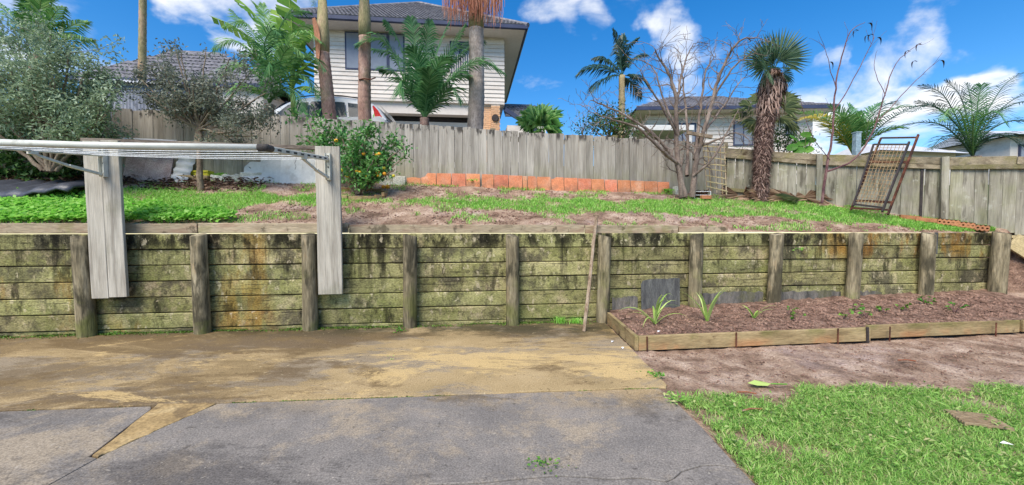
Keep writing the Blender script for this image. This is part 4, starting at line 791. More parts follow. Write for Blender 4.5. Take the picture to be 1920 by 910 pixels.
def stair():
    # timber stair going down past the end of the wall
    a = wl(ws(1884, 0), .0, 1.22); r = empty('timber_stair', a, "pale timber stair stringer and treads descending beyond the end of the retaining wall", 'stair')
    d = Vector((1.25, -.40, -1.05))
    for o_ in (0.0, .75):
        off = Vector((.28, .9, 0)).normalized() * o_ + Vector((0, -.10, -.10)); mb = MB(); mb.bar(off, off + d, .05, .25); mb.build('stringer', M['fresh'], r, bev=.004)
    for k in range(5):
        t = (k + .5) / 5; c = d * t + Vector((.28, .9, 0)).normalized() * .375 + Vector((0, 0, .06)); mb = MB(); mb.box(c, (.26, .72, .045), Matrix.Rotation(-.3, 3, 'Z')); mb.build('tread', M['fresh'], r, bev=.004)
    # bank under the stair
    xs = np.linspace(7.7, 16, 50); ts = np.linspace(0, 1, 20); X, T = np.meshgrid(xs, ts); Y1 = 8.75 - .603 * (np.minimum(X, 10.2) - 4.65) + .12; Y0 = 5.1 + (X - 7.7) * -.33; Y = Y0 + (Y1 - Y0) * T
    Z = .12 + (np.array([[f2_base(x) for x in xs]]) - .12) * np.clip((T - .72) / .28, 0, 1) ** .8 + (fbm(X, Y, 5) - .5) * .1
    V = np.stack([X, Y, Z], -1).reshape(-1, 3); nx = len(xs); i = (np.arange(len(ts) - 1)[:, None] * nx + np.arange(nx - 1)[None]).reshape(-1, 1); o = link('soil_bank', np_mesh('soil_bank', V, np.concatenate([i, i + 1, i + nx + 1, i + nx], 1), None, True), None, M['bedsoil']); o["kind"] = 'structure'
stair()

# ------------------------------------------------------------------ houses and car beyond the fence
def frame_fn(P0, ang):
    d = Vector((math.cos(ang), math.sin(ang), 0)); n_ = Vector((d.y, -d.x, 0))
    return lambda s, o, z: Vector(P0) + d * s + n_ * o + Vector((0, 0, z))
def tile_mesh(w=.30, l=.36):
    # one concrete roof tile: two rolls across its width; x across, y up the slope
    V, F = [], []; n = 10
    for y, dz in ((-.02, .03), (l, .0)):
        for k in range(n + 1):
            x = -w / 2 + (w + .01) * k / n; V.append((x, y, dz + .022 * (.5 - .5 * math.cos(4 * math.pi * k / n))))
    for k in range(n): F.append((k, k + 1, n + 2 + k, n + 1 + k))
    o = len(V); V += [(V[k][0], -.02, -.01) for k in range(n + 1)]
    for k in range(n): F.append((o + k, o + k + 1, k + 1, k))
    mb = MB(); mb.add(V, F); return mb.mesh('roof_tile')
def tile_slope(parent, A, B, C_, D_, cap, me, m):
    """tiles on the slope with eave A->B and ridge D_->C_; returns the number laid"""
    A, B, C_, D_ = map(Vector, (A, B, C_, D_)); u = (B - A).normalized(); mid = (C_ + D_) / 2 - A; up = (mid - u * mid.dot(u)); S = up.length; up.normalize(); nr = u.cross(up); mt = Matrix((u, up, nr)).transposed().to_4x4(); rows = int(S / .33); cnt = 0; W = (B - A).length
    big = MB()
    for r in range(rows):
        t = (r * .33) / S; x0 = max(0, (D_ - A).dot(u) * t); x1 = W + min(0, ((C_ - B).dot(u)) * t); k = int(max(0, (x1 - x0) / .3))
        for i in range(k):
            p = A + u * (x0 + .15 + i * .3 + (.075 if r % 2 else 0)) + up * (r * .33) + nr * .02; M4 = Matrix.Translation(p) @ mt
            if cnt < cap:
                o = link('roof_tile', me, parent, m); o.matrix_local = Matrix.Translation(-parent.location) @ M4 if parent.parent is None else Matrix.Translation(-parent.parent.location) @ M4
            else:
                big.add([M4 @ v.co - (parent.location if parent.parent is None else parent.parent.location) for v in me.vertices], [tuple(f.vertices) for f in me.polygons])
            cnt += 1
    if big.v:
        o = big.build('roof_tiles', m, parent); o["kind"] = 'stuff'
    return cnt
def garage_house():
    P0 = Vector((-7.72, 16.05, 0)); h = frame_fn(P0, R(6)); Wd = 7.45; r = empty('garage_house', h(0, 0, 4.0), "two-storey pale weatherboard house with charcoal tiled hip roof above a garage", 'house')
    LO = lambda s, o, z: h(s, o, z) - r.location
    zb, zt = 6.52, 8.98
    rz = R(6)
    def bx(name, s0, s1, o0, o1, z0, z1, m, par=None, bev=0):
        mb = MB(); mb.box(LO((s0 + s1) / 2, (o0 + o1) / 2, (z0 + z1) / 2), (s1 - s0, abs(o1 - o0), z1 - z0), Matrix.Rotation(rz, 3, 'Z')); return mb.build(name, m, par or r, bev=bev)
    bx('wall', .02, Wd - .02, -.03, -8, zb + .02, zt + .3, M['weather'])
    nb = 15; bh = (zt - zb) / nb
    for k in range(nb):
        z = zb + bh * k; mb = MB(); mb.add([LO(0, .045, z), LO(Wd, .045, z), LO(Wd, .012, z + bh + .01), LO(0, .012, z + bh + .01), LO(0, -.03, z), LO(Wd, -.03, z), LO(Wd, -.03, z + bh), LO(0, -.03, z + bh)], [(0, 1, 2, 3), (4, 5, 1, 0), (0, 3, 7, 4), (1, 5, 6, 2)]); mb.build('weatherboard', M['weather'], r)
        mb = MB(); mb.add([LO(Wd + .025, .0, z), LO(Wd + .025, -8, z), LO(Wd - .0, -8, z + bh + .01), LO(Wd - .0, .0, z + bh + .01)], [(0, 1, 2, 3)]); mb.build('weatherboard', M['weather'], r)
    # windows
    def S(u):
        k = (u - 960) / FPX; d = Vector((math.cos(rz), math.sin(rz))); return (k * P0.y - P0.x) / (d.x - k * d.y)
    def ZZ(u, v):
        p = h(S(u), 0, 0); return at(u, v, p.y).z
    def window(u0, u1, v0, v1, mull, lb=None):
        s0, s1 = S(u0), S(u1); z1, z0 = ZZ(u0, v0), ZZ(u0, v1); w = bx('window', s0, s1, .02, .055, z0, z1, M['gutter'], bev=.004); f = .06
        xs = [s0] + [s0 + (s1 - s0) * m_ for m_ in mull] + [s1]
        for a, b in zip(xs[:-1], xs[1:]): bx('pane', a + f, b - f, .05, .062, z0 + f, z1 - f, M['glass'], w)
        return w
    window(652, 762, 60, 131, (.72,)); w2 = window(845, 884, 78, 138, (.5,))
    for k in range(9): bx('baluster', S(846) + .09 * k, S(846) + .09 * k + .035, .10, .13, ZZ(845, 138), ZZ(845, 104), M['weather'], w2)
    # underside and garage below
    bx('floor_beam', .0, Wd, .03, -6, zb - .11, zb - .004, M['soffit']); bx('lintel', 1.0, Wd - .35, -.10, -.5, zb - .55, zb - .115, M['soffit'])
    bx('garage_opening', 1.0, Wd - .9, -.6, -5, 3.9, zb - .56, M['inside'])
    g = bx('garage_door', 1.3, Wd - 1.3, -.55, -.59, zb - 1.05, zb - .75, M['soffit'])
    for s0, s1, o in ((Wd - 1.0, Wd - .55, -.1), (Wd - .55, Wd - .18, .02), (.25, .95, -.1)):
        mb = MB(); mb.box(LO((s0 + s1) / 2, o - .25, 5.1), (s1 - s0 - .02, .48, 2.62), Matrix.Rotation(rz, 3, 'Z')); pier = mb.build('brick_pier', M['mortar'], r); big = MB(); n = int(2.5 / .086)
        for i in range(n):
            z = 3.86 + i * .086; x = s0 - (.115 if i % 2 else 0)
            while x < s1:
                a, b = max(x, s0), min(x + .22, s1)
                if b - a > .03: big.box(LO((a + b) / 2, o - .005, z + .038), (b - a, .03, .074), Matrix.Rotation(rz, 3, 'Z'))
                x += .23
        q = big.build('bricks', M['piers'], pier); q["kind"] = 'stuff'
    p = LO(Wd - .38, .05, ZZ(925, 222)); mb = MB(); mb.tube([p, p + Vector((0, -.05, 0))], [.15, .13], 14); o = mb.build('wall_lamp', M['darkiron'], r)
    # soffit, gutter, roof
    ov = .75; ze = zt + .12
    for nm, a in (('soffit', ((-ov, -8 - ov), (Wd + ov, ov))),):
        mb = MB(); mb.add([LO(-ov, ov, ze), LO(Wd + ov, ov, ze), LO(Wd + ov, -8.5, ze), LO(-ov, -8.5, ze)], [(0, 1, 2, 3)]); mb.build('soffit', M['soffit'], r)
    mb = MB(); mb.bar(LO(-ov - .1, ov + .05, ze + .08), LO(Wd + ov + .1, ov + .05, ze + .08), .13, .17); mb.bar(LO(Wd + ov + .05, ov + .1, ze + .08), LO(Wd + ov + .05, -8.5, ze + .08), .13, .17); mb.bar(LO(-ov - .05, ov + .1, ze + .08), LO(-ov - .05, -8.5, ze + .08), .13, .17); mb.build('gutter', M['gutter'], r, bev=.02)
    er = ze + .15; A, B = h(-ov - .1, ov + .08, er), h(Wd + ov + .1, ov + .08, er); rise = 3.1; bk = 4.6; Cc, Dd = h(Wd + ov - 4.5, ov - bk, er + rise), h(-ov + 4.3, ov - bk, er + rise); E1, E0 = h(Wd + ov + .1, ov - 9.2, er), h(-ov - .1, ov - 9.2, er)
    mb = MB(); mb.add([A - r.location, B - r.location, Cc - r.location, Dd - r.location, E1 - r.location, E0 - r.location], [(0, 1, 2, 3), (1, 4, 2), (5, 0, 3), (4, 5, 3, 2)]); rf = mb.build('roof', M['rooftile'], r)
    me = tile_mesh(); tile_slope(rf, A, B, Cc, Dd, 300, me, M['rooftile'])
    mb = MB(); mb.tube([A - r.location, Dd - r.location], .10, 8); mb.tube([B - r.location, Cc - r.location], .10, 8); mb.tube([Dd - r.location, Cc - r.location], .10, 8); mb.build('ridge_cap', M['rooftile'], rf)
    # low wing on the far side
    w0 = Wd + .1; zw = ZZ(950, 212); mb = MB(); A, B, D2, C2 = LO(w0, .6, zw - .2), LO(w0 + 1.75, .6, zw - .95), LO(w0, -3.0, zw + .9), LO(w0 + 1.2, -3.0, zw + .85)
    wv = frame_fn(P0, rz); bx('wing_wall', w0, w0 + 1.6, .2, -3, 3.9, zw - .55, M['weather'])
    mb = MB(); mb.add([A, LO(w0 + 1.5, .6, zw - .2 - .85), LO(w0 + 1.5, .6, zw - 1.0 - .85), LO(w0, .6, zw - .2 - .2)], [(0, 1, 2, 3)]); 
    a, b = h(w0 - .05, -.2, zw - .1), h(w0 + 1.75, -.2, zw - .1); c, d_ = h(w0 + 1.35, -2.2, zw + 1.05), h(w0 - .05, -2.2, zw + 1.05); rl = [x - r.location for x in (a, b, c, d_)]; mb = MB(); mb.add(rl, [(0, 1, 2, 3)]); wr = mb.build('wing_roof', M['rooftile'], r); tile_slope(wr, a, b, c, d_, 60, me, M['rooftile'])
    mb = MB(); mb.bar(LO(w0 - .1, .3, zw + .05), LO(w0 + 1.5, .3, zw - .95), .12, .16); mb.build('barge_board', M['gutter'], r)
garage_house()

def side_house():
    # pale house seen through the bare tree
    P0 = Vector((6.6, 20.0, 0)); rz = R(-2); h = frame_fn(P0, rz); Wd = 7.9; r = empty('far_house', h(0, 0, 4.0), "pale far house with hipped tile roof seen through the bare tree", 'house'); LO = lambda s, o, z: h(s, o, z) - r.location
    def bx(name, s0, s1, o0, o1, z0, z1, m, par=None):
        mb = MB(); mb.box(LO((s0 + s1) / 2, (o0 + o1) / 2, (z0 + z1) / 2), (s1 - s0, abs(o1 - o0), z1 - z0), Matrix.Rotation(rz, 3, 'Z')); return mb.build(name, m, par or r)
    ze = at(1450, 214, 20).z
    bx('wall', 0, Wd, -.04, -7, 3.2, ze, M['weather'])
    k = 0
    while 4.0 + k * .19 < ze - .1:
        z = 4.0 + k * .19; mb = MB(); mb.add([LO(0, .03, z), LO(Wd, .03, z), LO(Wd, -.01, z + .2), LO(0, -.01, z + .2), LO(0, -.04, z), LO(Wd, -.04, z)], [(0, 1, 2, 3), (4, 5, 1, 0)]); mb.build('weatherboard', M['weather'], r); k += 1
    def window(u0, u1, v0, v1):
        s0, s1 = (u0 - 960) / FPX * 20 - P0.x, (u1 - 960) / FPX * 20 - P0.x; z1, z0 = at(u0, v0, 20).z, at(u0, v1, 20).z; w = bx('window', s0, s1, .02, .06, z0, z1, M['gutter'])
        m_ = (s0 + s1) / 2; bx('pane', s0 + .06, m_ - .03, .055, .07, z0 + .06, z1 - .06, M['glass'], w); bx('pane', m_ + .03, s1 - .06, .055, .07, z0 + .06, z1 - .06, M['glass'], w)
    window(1368, 1404, 228, 275); window(1462, 1482, 228, 256); window(1250, 1300, 232, 270)
    ov = .7; mb = MB(); mb.add([LO(-ov, ov, ze - .02), LO(Wd + ov, ov, ze - .02), LO(Wd + ov, -7, ze - .02), LO(-ov, -7, ze - .02)], [(0, 1, 2, 3)]); mb.build('soffit', M['soffit'], r)
    mb = MB(); mb.bar(LO(-ov, ov, ze + .06), LO(Wd + ov, ov, ze + .06), .12, .15); mb.bar(LO(Wd + ov, ov, ze + .06), LO(Wd + ov, -7, ze + .06), .12, .15); mb.build('gutter', M['gutter'], r)
    A, B, c, d = h(-ov, ov, ze + .12), h(Wd + ov, ov, ze + .12), h(Wd - 3.4, -3.0, ze + 1.75), h(2.2, -3.0, ze + 1.75); E1, E0 = h(Wd + ov, -7.2, ze + .12), h(-ov, -7.2, ze + .12); l = [x - r.location for x in (A, B, c, d, E1, E0)]
    mb = MB(); mb.add(l, [(0, 1, 2, 3), (1, 4, 2), (5, 0, 3), (4, 5, 3, 2)]); rf = mb.build('roof', M['rooftile'], r); tile_slope(rf, A, B, c, d, 0, tile_mesh(), M['rooftile'])
    # white carport roof in front of it
    p = at(1212, 262, 13.5); q = empty('carport', Vector((p.x, p.y, hz(p.x, p.y))), "low white flat carport roof just above the fence behind the bare tree", 'carport'); mb = MB(); zc = at(1212, 254, 13.5).z - q.location.z; mb.box((.1, 0, zc), (1.9, 2.2, .07)); mb.box((.1, -1.1, zc - .03), (1.95, .06, .16)); mb.build('roof', M['whitesheet'], q, bev=.01)
    for x in (-.8, 1.0):
        for y in (-1, 1): mb = MB(); mb.box((x, y, zc / 2 - .1), (.09, .09, zc + .1)); mb.build('post', M['whitesheet'], q)
side_house()

def left_house():
    P0 = Vector((-13.6, 12.6, 0)); rz = R(8); h = frame_fn(P0, rz); r = empty('dark_roof_house', h(3, 0, 3.4), "house with dark tiled roof half hidden behind the small dusty tree", 'house'); LO = lambda s, o, z: h(s, o, z) - r.location; W = 6.0; ze = at(250, 150, 12.9).z
    mb = MB(); mb.box(LO(W / 2, -2.6, (3.2 + ze) / 2), (W - 1, 5, ze - 3.2), Matrix.Rotation(rz, 3, 'Z')); mb.build('wall', M['weather'], r)
    A, B, c, d = h(0, 0, ze), h(W, 0, ze), h(W - 3.1, -2.6, ze + 2.0), h(1.6, -2.6, ze + 2.0); E1, E0 = h(W, -5.4, ze), h(0, -5.4, ze); l = [x - r.location for x in (A, B, c, d, E1, E0)]; mb = MB(); mb.add(l, [(0, 1, 2, 3), (1, 4, 2), (5, 0, 3), (4, 5, 3, 2)]); rf = mb.build('roof', M['rooftile'], r); tile_slope(rf, A, B, c, d, 0, tile_mesh(), M['rooftile'])
    mb = MB(); mb.bar(LO(0, .05, ze - .06), LO(W, .05, ze - .06), .12, .14); mb.build('gutter', M['gutter'], r)
    for s in (1.2, 3.6):
        mb = MB(); mb.box(LO(s, .15, ze - .9), (1.1, .06, .9), Matrix.Rotation(rz, 3, 'Z')); w = mb.build('window', M['gutter'], r); mb = MB(); mb.box(LO(s, .185, ze - .9), (1.0, .02, .8), Matrix.Rotation(rz, 3, 'Z')); mb.build('pane', M['glass'], w)
    # corrugated shed against the fence
    a, b = at(150, 200, 7.5), at(345, 205, 7.75); zt0, zt1 = at(185, 150, 7.5).z, at(335, 160, 7.75).z; r = empty('iron_shed', Vector((a.x, a.y, 2.2)), "grey corrugated iron shed standing behind the paling fence", 'shed'); d = Vector((b.x - a.x, b.y - a.y, 0)); n = 60; V = []; nn = Vector((d.y, -d.x, 0)).normalized()
    for k in range(n * 4 + 1):
        t = k / (n * 4); p = d * t + nn * (.005 * math.cos(k * math.pi / 4 * 1.0)); z1 = zt0 + (zt1 - zt0) * t - 2.2; V += [p, p + Vector((0, 0, z1))]
    mb = MB(); mb.add(V, [(k * 2, k * 2 + 2, k * 2 + 3, k * 2 + 1) for k in range(n * 4)]); mb.build('wall_sheet', M['shed'], r, smooth=True)
    V = []
    for k in range(n * 4 + 1):
        t = k / (n * 4); p = d * t; z1 = zt0 + (zt1 - zt0) * t - 2.2 + .015 * math.cos(k * math.pi / 4); V += [p + nn * .1 + Vector((0, 0, z1)), p - nn * 1.4 + Vector((0, 0, z1 + .12)), p + nn * .1 + Vector((0, 0, z1 - .02))]
    mb = MB(); mb.add(V, [(k * 3, k * 3 + 3, k * 3 + 4, k * 3 + 1) for k in range(n * 4)] + [(k * 3 + 2, k * 3 + 5, k * 3 + 3, k * 3) for k in range(n * 4)]); mb.build('roof', M['paleroof'], r, smooth=True)
    mb = MB(); z1 = zt0 - 2.2
    for p, q in ((d, d - nn * 1.4), (d - nn * 1.4, -nn * 1.4), (-nn * 1.4, d * 0)): mb.add([p, q, q + Vector((0, 0, z1 - .06)), p + Vector((0, 0, z1 - .06))], [(0, 1, 2, 3)])
    mb.build('side_sheet', M['shed'], r)
left_house()

def far_right():
    # gable roof and a pale building beyond the side fence
    p = at(1720, 292, 17); r = empty('gable_house', Vector((p.x, p.y, 2.2)), "small pale gable-roofed house glimpsed between the two palms beyond the side fence", 'house'); zc = at(1720, 256, 17).z - 2.2; ze = at(1720, 280, 17).z - 2.2
    mb = MB(); mb.box((0, 1.5, ze / 2 - .2), (3.2, 3, ze + .3)); mb.build('wall', M['weather'], r); mb = MB(); mb.add([(-1.9, -.4, ze - .1), (1.9, -.4, ze - .25), (-1.2, 1.5, zc), (1.0, 1.5, zc - .05), (-1.9, 3.4, ze - .1), (1.9, 3.4, ze - .25)], [(0, 1, 3, 2), (2, 3, 5, 4), (0, 2, 4), (1, 5, 3)]); mb.build('roof', M['paleroof'], r)
    mb = MB(); mb.box((-.4, -.02, ze - .9), (.9, .06, .8)); w = mb.build('window', M['gutter'], r); mb = MB(); mb.box((-.4, -.06, ze - .9), (.8, .03, .7)); mb.build('pane', M['glass'], w)
    p = at(1915, 285, 18); r = empty('pale_house', Vector((p.x + 1.2, p.y, 2.0)), "pale building at the edge of the view behind the large feather palm", 'house'); zc = at(1915, 252, 18).z - 2; mb = MB(); mb.box((0, 1.5, zc / 2 - .3), (3.4, 3, zc + .4)); mb.build('wall', M['weather'], r); mb = MB(); mb.add([(-2.1, -.5, zc - .1), (2.1, -.5, zc - .1), (2.1, 1.5, zc + .5), (-2.1, 1.5, zc + .5), (-2.1, 3.5, zc - .1), (2.1, 3.5, zc - .1)], [(0, 1, 2, 3), (3, 2, 5, 4), (0, 3, 4), (1, 5, 2)]); mb.build('roof', M['paleroof'], r)
    mb = MB(); mb.box((-.9, -.03, zc - .8), (.9, .06, .7)); w = mb.build('window', M['gutter'], r); mb = MB(); mb.box((-.9, -.07, zc - .8), (.8, .03, .6)); mb.build('pane', M['glass'], w)
    p = f2_pt(1626) + Vector((.05, .35, 0)); r = empty('blue_post', Vector((p.x, p.y, 1.5)), "square blue-grey post rising behind the side fence beside the bed base", 'post'); zt = at(1626, 250, p.y).z - 1.5; mb = MB(); mb.box((0, 0, zt / 2), (.1, .1, zt)); mb.build('shaft', M['bluepost'], r, bev=.005); mb = MB(); mb.box((0, 0, zt + .01), (.115, .115, .02)); mb.build('cap', M['bluepost'], r)
far_right()

def car():
    Yc = 10.3; rear = at(728, 222, Yc).x; z0 = hz(-4, 10.3) + .06; L = 4.35
    roofz = at(590, 180, Yc + .5).z; H = roofz - z0; W = 1.74
    r = empty('parked_car', Vector((rear - L / 2, Yc + W / 2, z0)), "white hatchback car with red tail lamp parked behind the fence", 'car')
    k = H / 1.52
    # side outline, x from nose (-) to tail (+): lower body, then the glasshouse
    low = [(-2.17, .32), (-2.19, .55), (-2.10, .74), (-1.55, .86), (-1.15, .93), (1.95, .98), (2.12, .9), (2.16, .6), (2.12, .3)]
    def arch(cx): return [(cx + .36 * math.cos(a), .3 + .36 * math.sin(a)) for a in np.linspace(0, math.pi, 9)]
    poly = low + arch(1.35) + arch(-1.35); poly = [(x, y * k) for x, y in poly]
    n = len(poly); V = []
    for y, s in ((-W / 2, .97), (-W / 2 + .06, 1.0)): pass
    ys = [(-W / 2, .985, .0), (-W / 2 + .05, 1.0, .0), (W / 2 - .05, 1.0, 0), (W / 2, .985, 0)]
    for y, s, _ in ys: V += [(x * s, y, z * (s if z > .5 else 1)) for x, z in poly]
    F = [(j * n + i, j * n + (i + 1) % n, (j + 1) * n + (i + 1) % n, (j + 1) * n + i) for j in range(3) for i in range(n)] + [tuple(range(n))[::-1], tuple(3 * n + i for i in range(n))]
    mb = MB(); mb.add(V, F); body = mb.build('body', M['carwhite'], r)
    # glasshouse: stations of (x, roof height, half width at belt, half width at roof)
    st = [(-1.2, .93, .74, .74), (-.95, 1.10, .76, .68), (-.55, 1.36, .78, .63), (-.2, 1.47, .79, .61), (.3, 1.52, .8, .6), (.9, 1.50, .8, .6), (1.4, 1.43, .79, .6), (1.72, 1.34, .77, .6), (1.95, 1.12, .75, .66), (2.08, .95, .74, .72)]
    V, F = [], []; m = 9
    for (x, zr, wb, wr) in st:
        z_b = .92; sec = [(-wb, z_b), (-(wb * .55 + wr * .45), z_b + (zr - z_b) * .45), (-wr, z_b + (zr - z_b) * .85), (-wr * .85, z_b + (zr - z_b) * .97), (0, zr), (wr * .85, z_b + (zr - z_b) * .97), (wr, z_b + (zr - z_b) * .85), (wb * .55 + wr * .45, z_b + (zr - z_b) * .45), (wb, z_b)]
        V += [(x, y, z * k) for y, z in sec]
    for i in range(len(st) - 1):
        for j in range(m - 1): F.append((i * m + j, (i + 1) * m + j, (i + 1) * m + j + 1, i * m + j + 1))
    mb = MB(); mb.add(V, F); o = mb.build('cabin', M['carwhite'], r, smooth=True); md = o.modifiers.new('s', 'SUBSURF'); md.levels = 2; md.render_levels = 2
    def side_pt(x, f, sgn, proud=.06):
        xs = [s[0] for s in st]; zr, wb, wr = (float(np.interp(x, xs, [s[i] for s in st])) for i in (1, 2, 3)); z = .92 + (zr - .92) * f
        y = np.interp(f, [0, .45, .85], [wb, wb * .55 + wr * .45, wr]); return Vector((x, sgn * (y + proud), z * k))
    def glass(poly_, sgn, name='window'):
        V = []; n = 10; mb = MB()
        x0, x1, b0, b1, t0, t1 = poly_
        G_ = []
        for j in range(5):
            row = []
            for i in range(n + 1):
                fx = i / n; fy = j / 4; xb = b0 + (b1 - b0) * fx; xt = t0 + (t1 - t0) * fx; x = xb + (xt - xb) * fy; row.append(len(V)); V.append(side_pt(x, .04 + .62 * fy, sgn))
            G_.append(row)
        mb.add(V, [(G_[j][i], G_[j][i + 1], G_[j + 1][i + 1], G_[j + 1][i]) for j in range(4) for i in range(n)]); mb.build(name, M['darkglass'], r, smooth=True)
    for sgn in (-1, 1):
        glass((0, 0, -.92, .12, -.42, .10), sgn); glass((0, 0, .18, 1.10, .16, 1.02), sgn); glass((0, 0, 1.18, 1.72, 1.10, 1.42), sgn)
        mb = MB(); P = [side_pt(1.74, .80, sgn, .05), side_pt(1.87, .74, sgn, .05), side_pt(2.02, .1, sgn, .06), Vector((2.14, sgn * .80, .80 * k)), Vector((2.0, sgn * .86, .78 * k)), side_pt(1.84, .3, sgn, .06)]; P2 = [p + Vector((-.06, -sgn * .06, 0)) for p in P]; q = len(P); mb.add(P + P2, [tuple(range(q)), tuple(range(q, 2 * q))[::-1]] + [(i, (i + 1) % q, q + (i + 1) % q, q + i) for i in range(q)]); mb.build('tail_lamp', M['redlamp'], r)
        mb = MB(); mb.tube([side_pt(x, .9, sgn, -.02) + Vector((0, 0, .03)) for x in np.linspace(-.4, 1.5, 10)], .014, 6); mb.build('roof_rail', M['darkiron'], r)
        for x in (-1.35, 1.35):
            mb = MB(); c0 = Vector((x, sgn * (W / 2 - .02), .31)); c1 = Vector((x, sgn * (W / 2 - .22), .31)); mb.tube([c0, c1], .31, 24); wh = mb.build('wheel', M['rubber'], r); mb = MB(); mb.tube([c0 + Vector((0, sgn * .008, 0)), c0 - Vector((0, sgn * .02, 0))], .2, 18); mb.build('rim', M['alloy'], wh)
        mb = MB(); mb.box((-.72, sgn * .93, .98 * k), (.12, .18, .12)); mb.build('mirror', M['carwhite'], r, bev=.03, seg=2)
    mb = MB(); V = [Vector((x, y, z * k)) for x, z, y in ((1.80, 1.29, -.5), (1.80, 1.29, .5), (2.06, 1.0, .58), (2.06, 1.0, -.58))]; mb.add([v + Vector((.035, 0, .01)) for v in V], [(0, 1, 2, 3)]); mb.build('rear_window', M['darkglass'], r)
    mb = MB(); V = [Vector((x, y, z * k)) for x, z, y in ((-1.14, .97, -.62), (-1.14, .97, .62), (-.55, 1.36, .52), (-.55, 1.36, -.52))]; mb.add([v + Vector((-.02, 0, .02)) for v in V], [(0, 1, 2, 3)]); mb.build('windscreen', M['darkglass'], r)
car()

# ------------------------------------------------------------------ trees and palms
def frond(mb, base, az, el, L, droop=1.1, nl=34, ll=.45, lw=.028, ldroop=.35, start=.14, ang=50, val=None, seg=14, rr=.018, vshape=.25):
    p = Vector(base); pts = [p.copy()]; tans = []; e = el
    for i in range(seg):
        t = i / seg; d = Vector((math.cos(az) * math.cos(e), math.sin(az) * math.cos(e), math.sin(e))); tans.append(d); p = p + d * (L / seg); pts.append(p.copy()); e -= droop * (.35 + 1.3 * t) / seg
    tans.append(tans[-1]); mb.tube(pts, [rr * (1 - .85 * i / seg) for i in range(seg + 1)], 5, val=.85)
    side0 = Vector((-math.sin(az), math.cos(az), 0))
    for i in range(nl):
        t = start + (1 - start) * i / (nl - 1); f = t * seg; k = min(int(f), seg - 1); q = pts[k].lerp(pts[k + 1], f - k); tan = tans[k]; up = side0.cross(tan); up = up if up.z > 0 else -up; prof = math.sin(math.pi * min(1, (t - start) / (1 - start) * .8 + .2)) ** .7; l = ll * max(.25, prof) * random.uniform(.88, 1.08)
        for sg in (-1, 1):
            a = R(ang + random.uniform(-7, 7)) * (1 - .35 * t); d = (tan * math.cos(a) + side0 * sg * math.sin(a) + up * vshape * random.uniform(.6, 1.3)).normalized(); m_ = q + d * l * .5 - Vector((0, 0, ldroop * l * .12)); tip = q + d * l * .95 - Vector((0, 0, ldroop * l * random.uniform(.5, .9))); w = d.cross(up).normalized() if False else tan
            v = random.random() if val is None else val
            mb.add([q - w * lw * .35, q + w * lw * .35, m_ + w * lw * .5, m_ - w * lw * .5, tip], [(0, 1, 2, 3), (3, 2, 4)], v)
    return pts
def ringed_trunk(mb, pts, r0, r1, n=14, seg=60, bulge=0.0, ring=.05):
    pts = [Vector(p) for p in pts]; P, Rr = [], []
    for i in range(seg + 1):
        t = i / seg; f = t * (len(pts) - 1); k = min(int(f), len(pts) - 2); P.append(pts[k].lerp(pts[k + 1], f - k)); Rr.append((r0 + (r1 - r0) * t) * (1 + (ring if i % 3 == 0 else 0)) * random.uniform(.985, 1.015))
    mb.tube(P, Rr, n)
def palm(name, label, base, trunk_top, r0, r1, n, L, el=(.2, 1.3), droop=1.2, leaf='palm', trunk='palmtrunk', shaft=None, az=None, nl=34, ll=.45, lw=.028, ldroop=.35, group='palms beyond the fence', cat='palm', special=None, vshape=.25, ang=50, frn='frond'):
    base = Vector(base); top = Vector(trunk_top) - base; r = empty(name, base, label, cat, group)
    if top.length > .1:
        mb = MB(); mid = top * .5 + Vector((random.uniform(-.04, .04), 0, 0)); ringed_trunk(mb, [Vector((0, 0, 0)), mid, top], r0, r1); mb.build('trunk', M[trunk], r, smooth=True)
    cr = top
    if shaft:
        mb = MB(); mb.tube([top, top + Vector((0, 0, shaft * .3)), top + Vector((0, 0, shaft))], [r1 * 1.04, r1 * 1.08, r1 * .7], 14); mb.build('crownshaft', M['shaft'], r, smooth=True); cr = top + Vector((0, 0, shaft * .96))
    for i in range(n):
        a = (2 * math.pi * i / n * 2.4 + random.uniform(-.25, .25)) if az is None else az[i % len(az)] + random.uniform(-.12, .12)
        e = el[0] + (el[1] - el[0]) * ((i * .618) % 1) if az is None else random.uniform(*el)
        mb = MB(); frond(mb, cr, a, e, L * random.uniform(.85, 1.1), droop * random.uniform(.8, 1.2), nl, ll, lw, ldroop, vshape=vshape, ang=ang); mb.build(frn, M[leaf], r)
    for (a, e, l, dr, lfm) in (special or []):
        mb = MB(); frond(mb, cr, a, e, l, dr, nl, ll, lw, ldroop, vshape=vshape, ang=ang); mb.build('yellow_frond' if lfm == 'yellowleaf' else frn, M[lfm], r)
    return r, cr
def aim(base, tip):
    d = Vector(tip) - Vector(base); return math.atan2(d.y, d.x), d
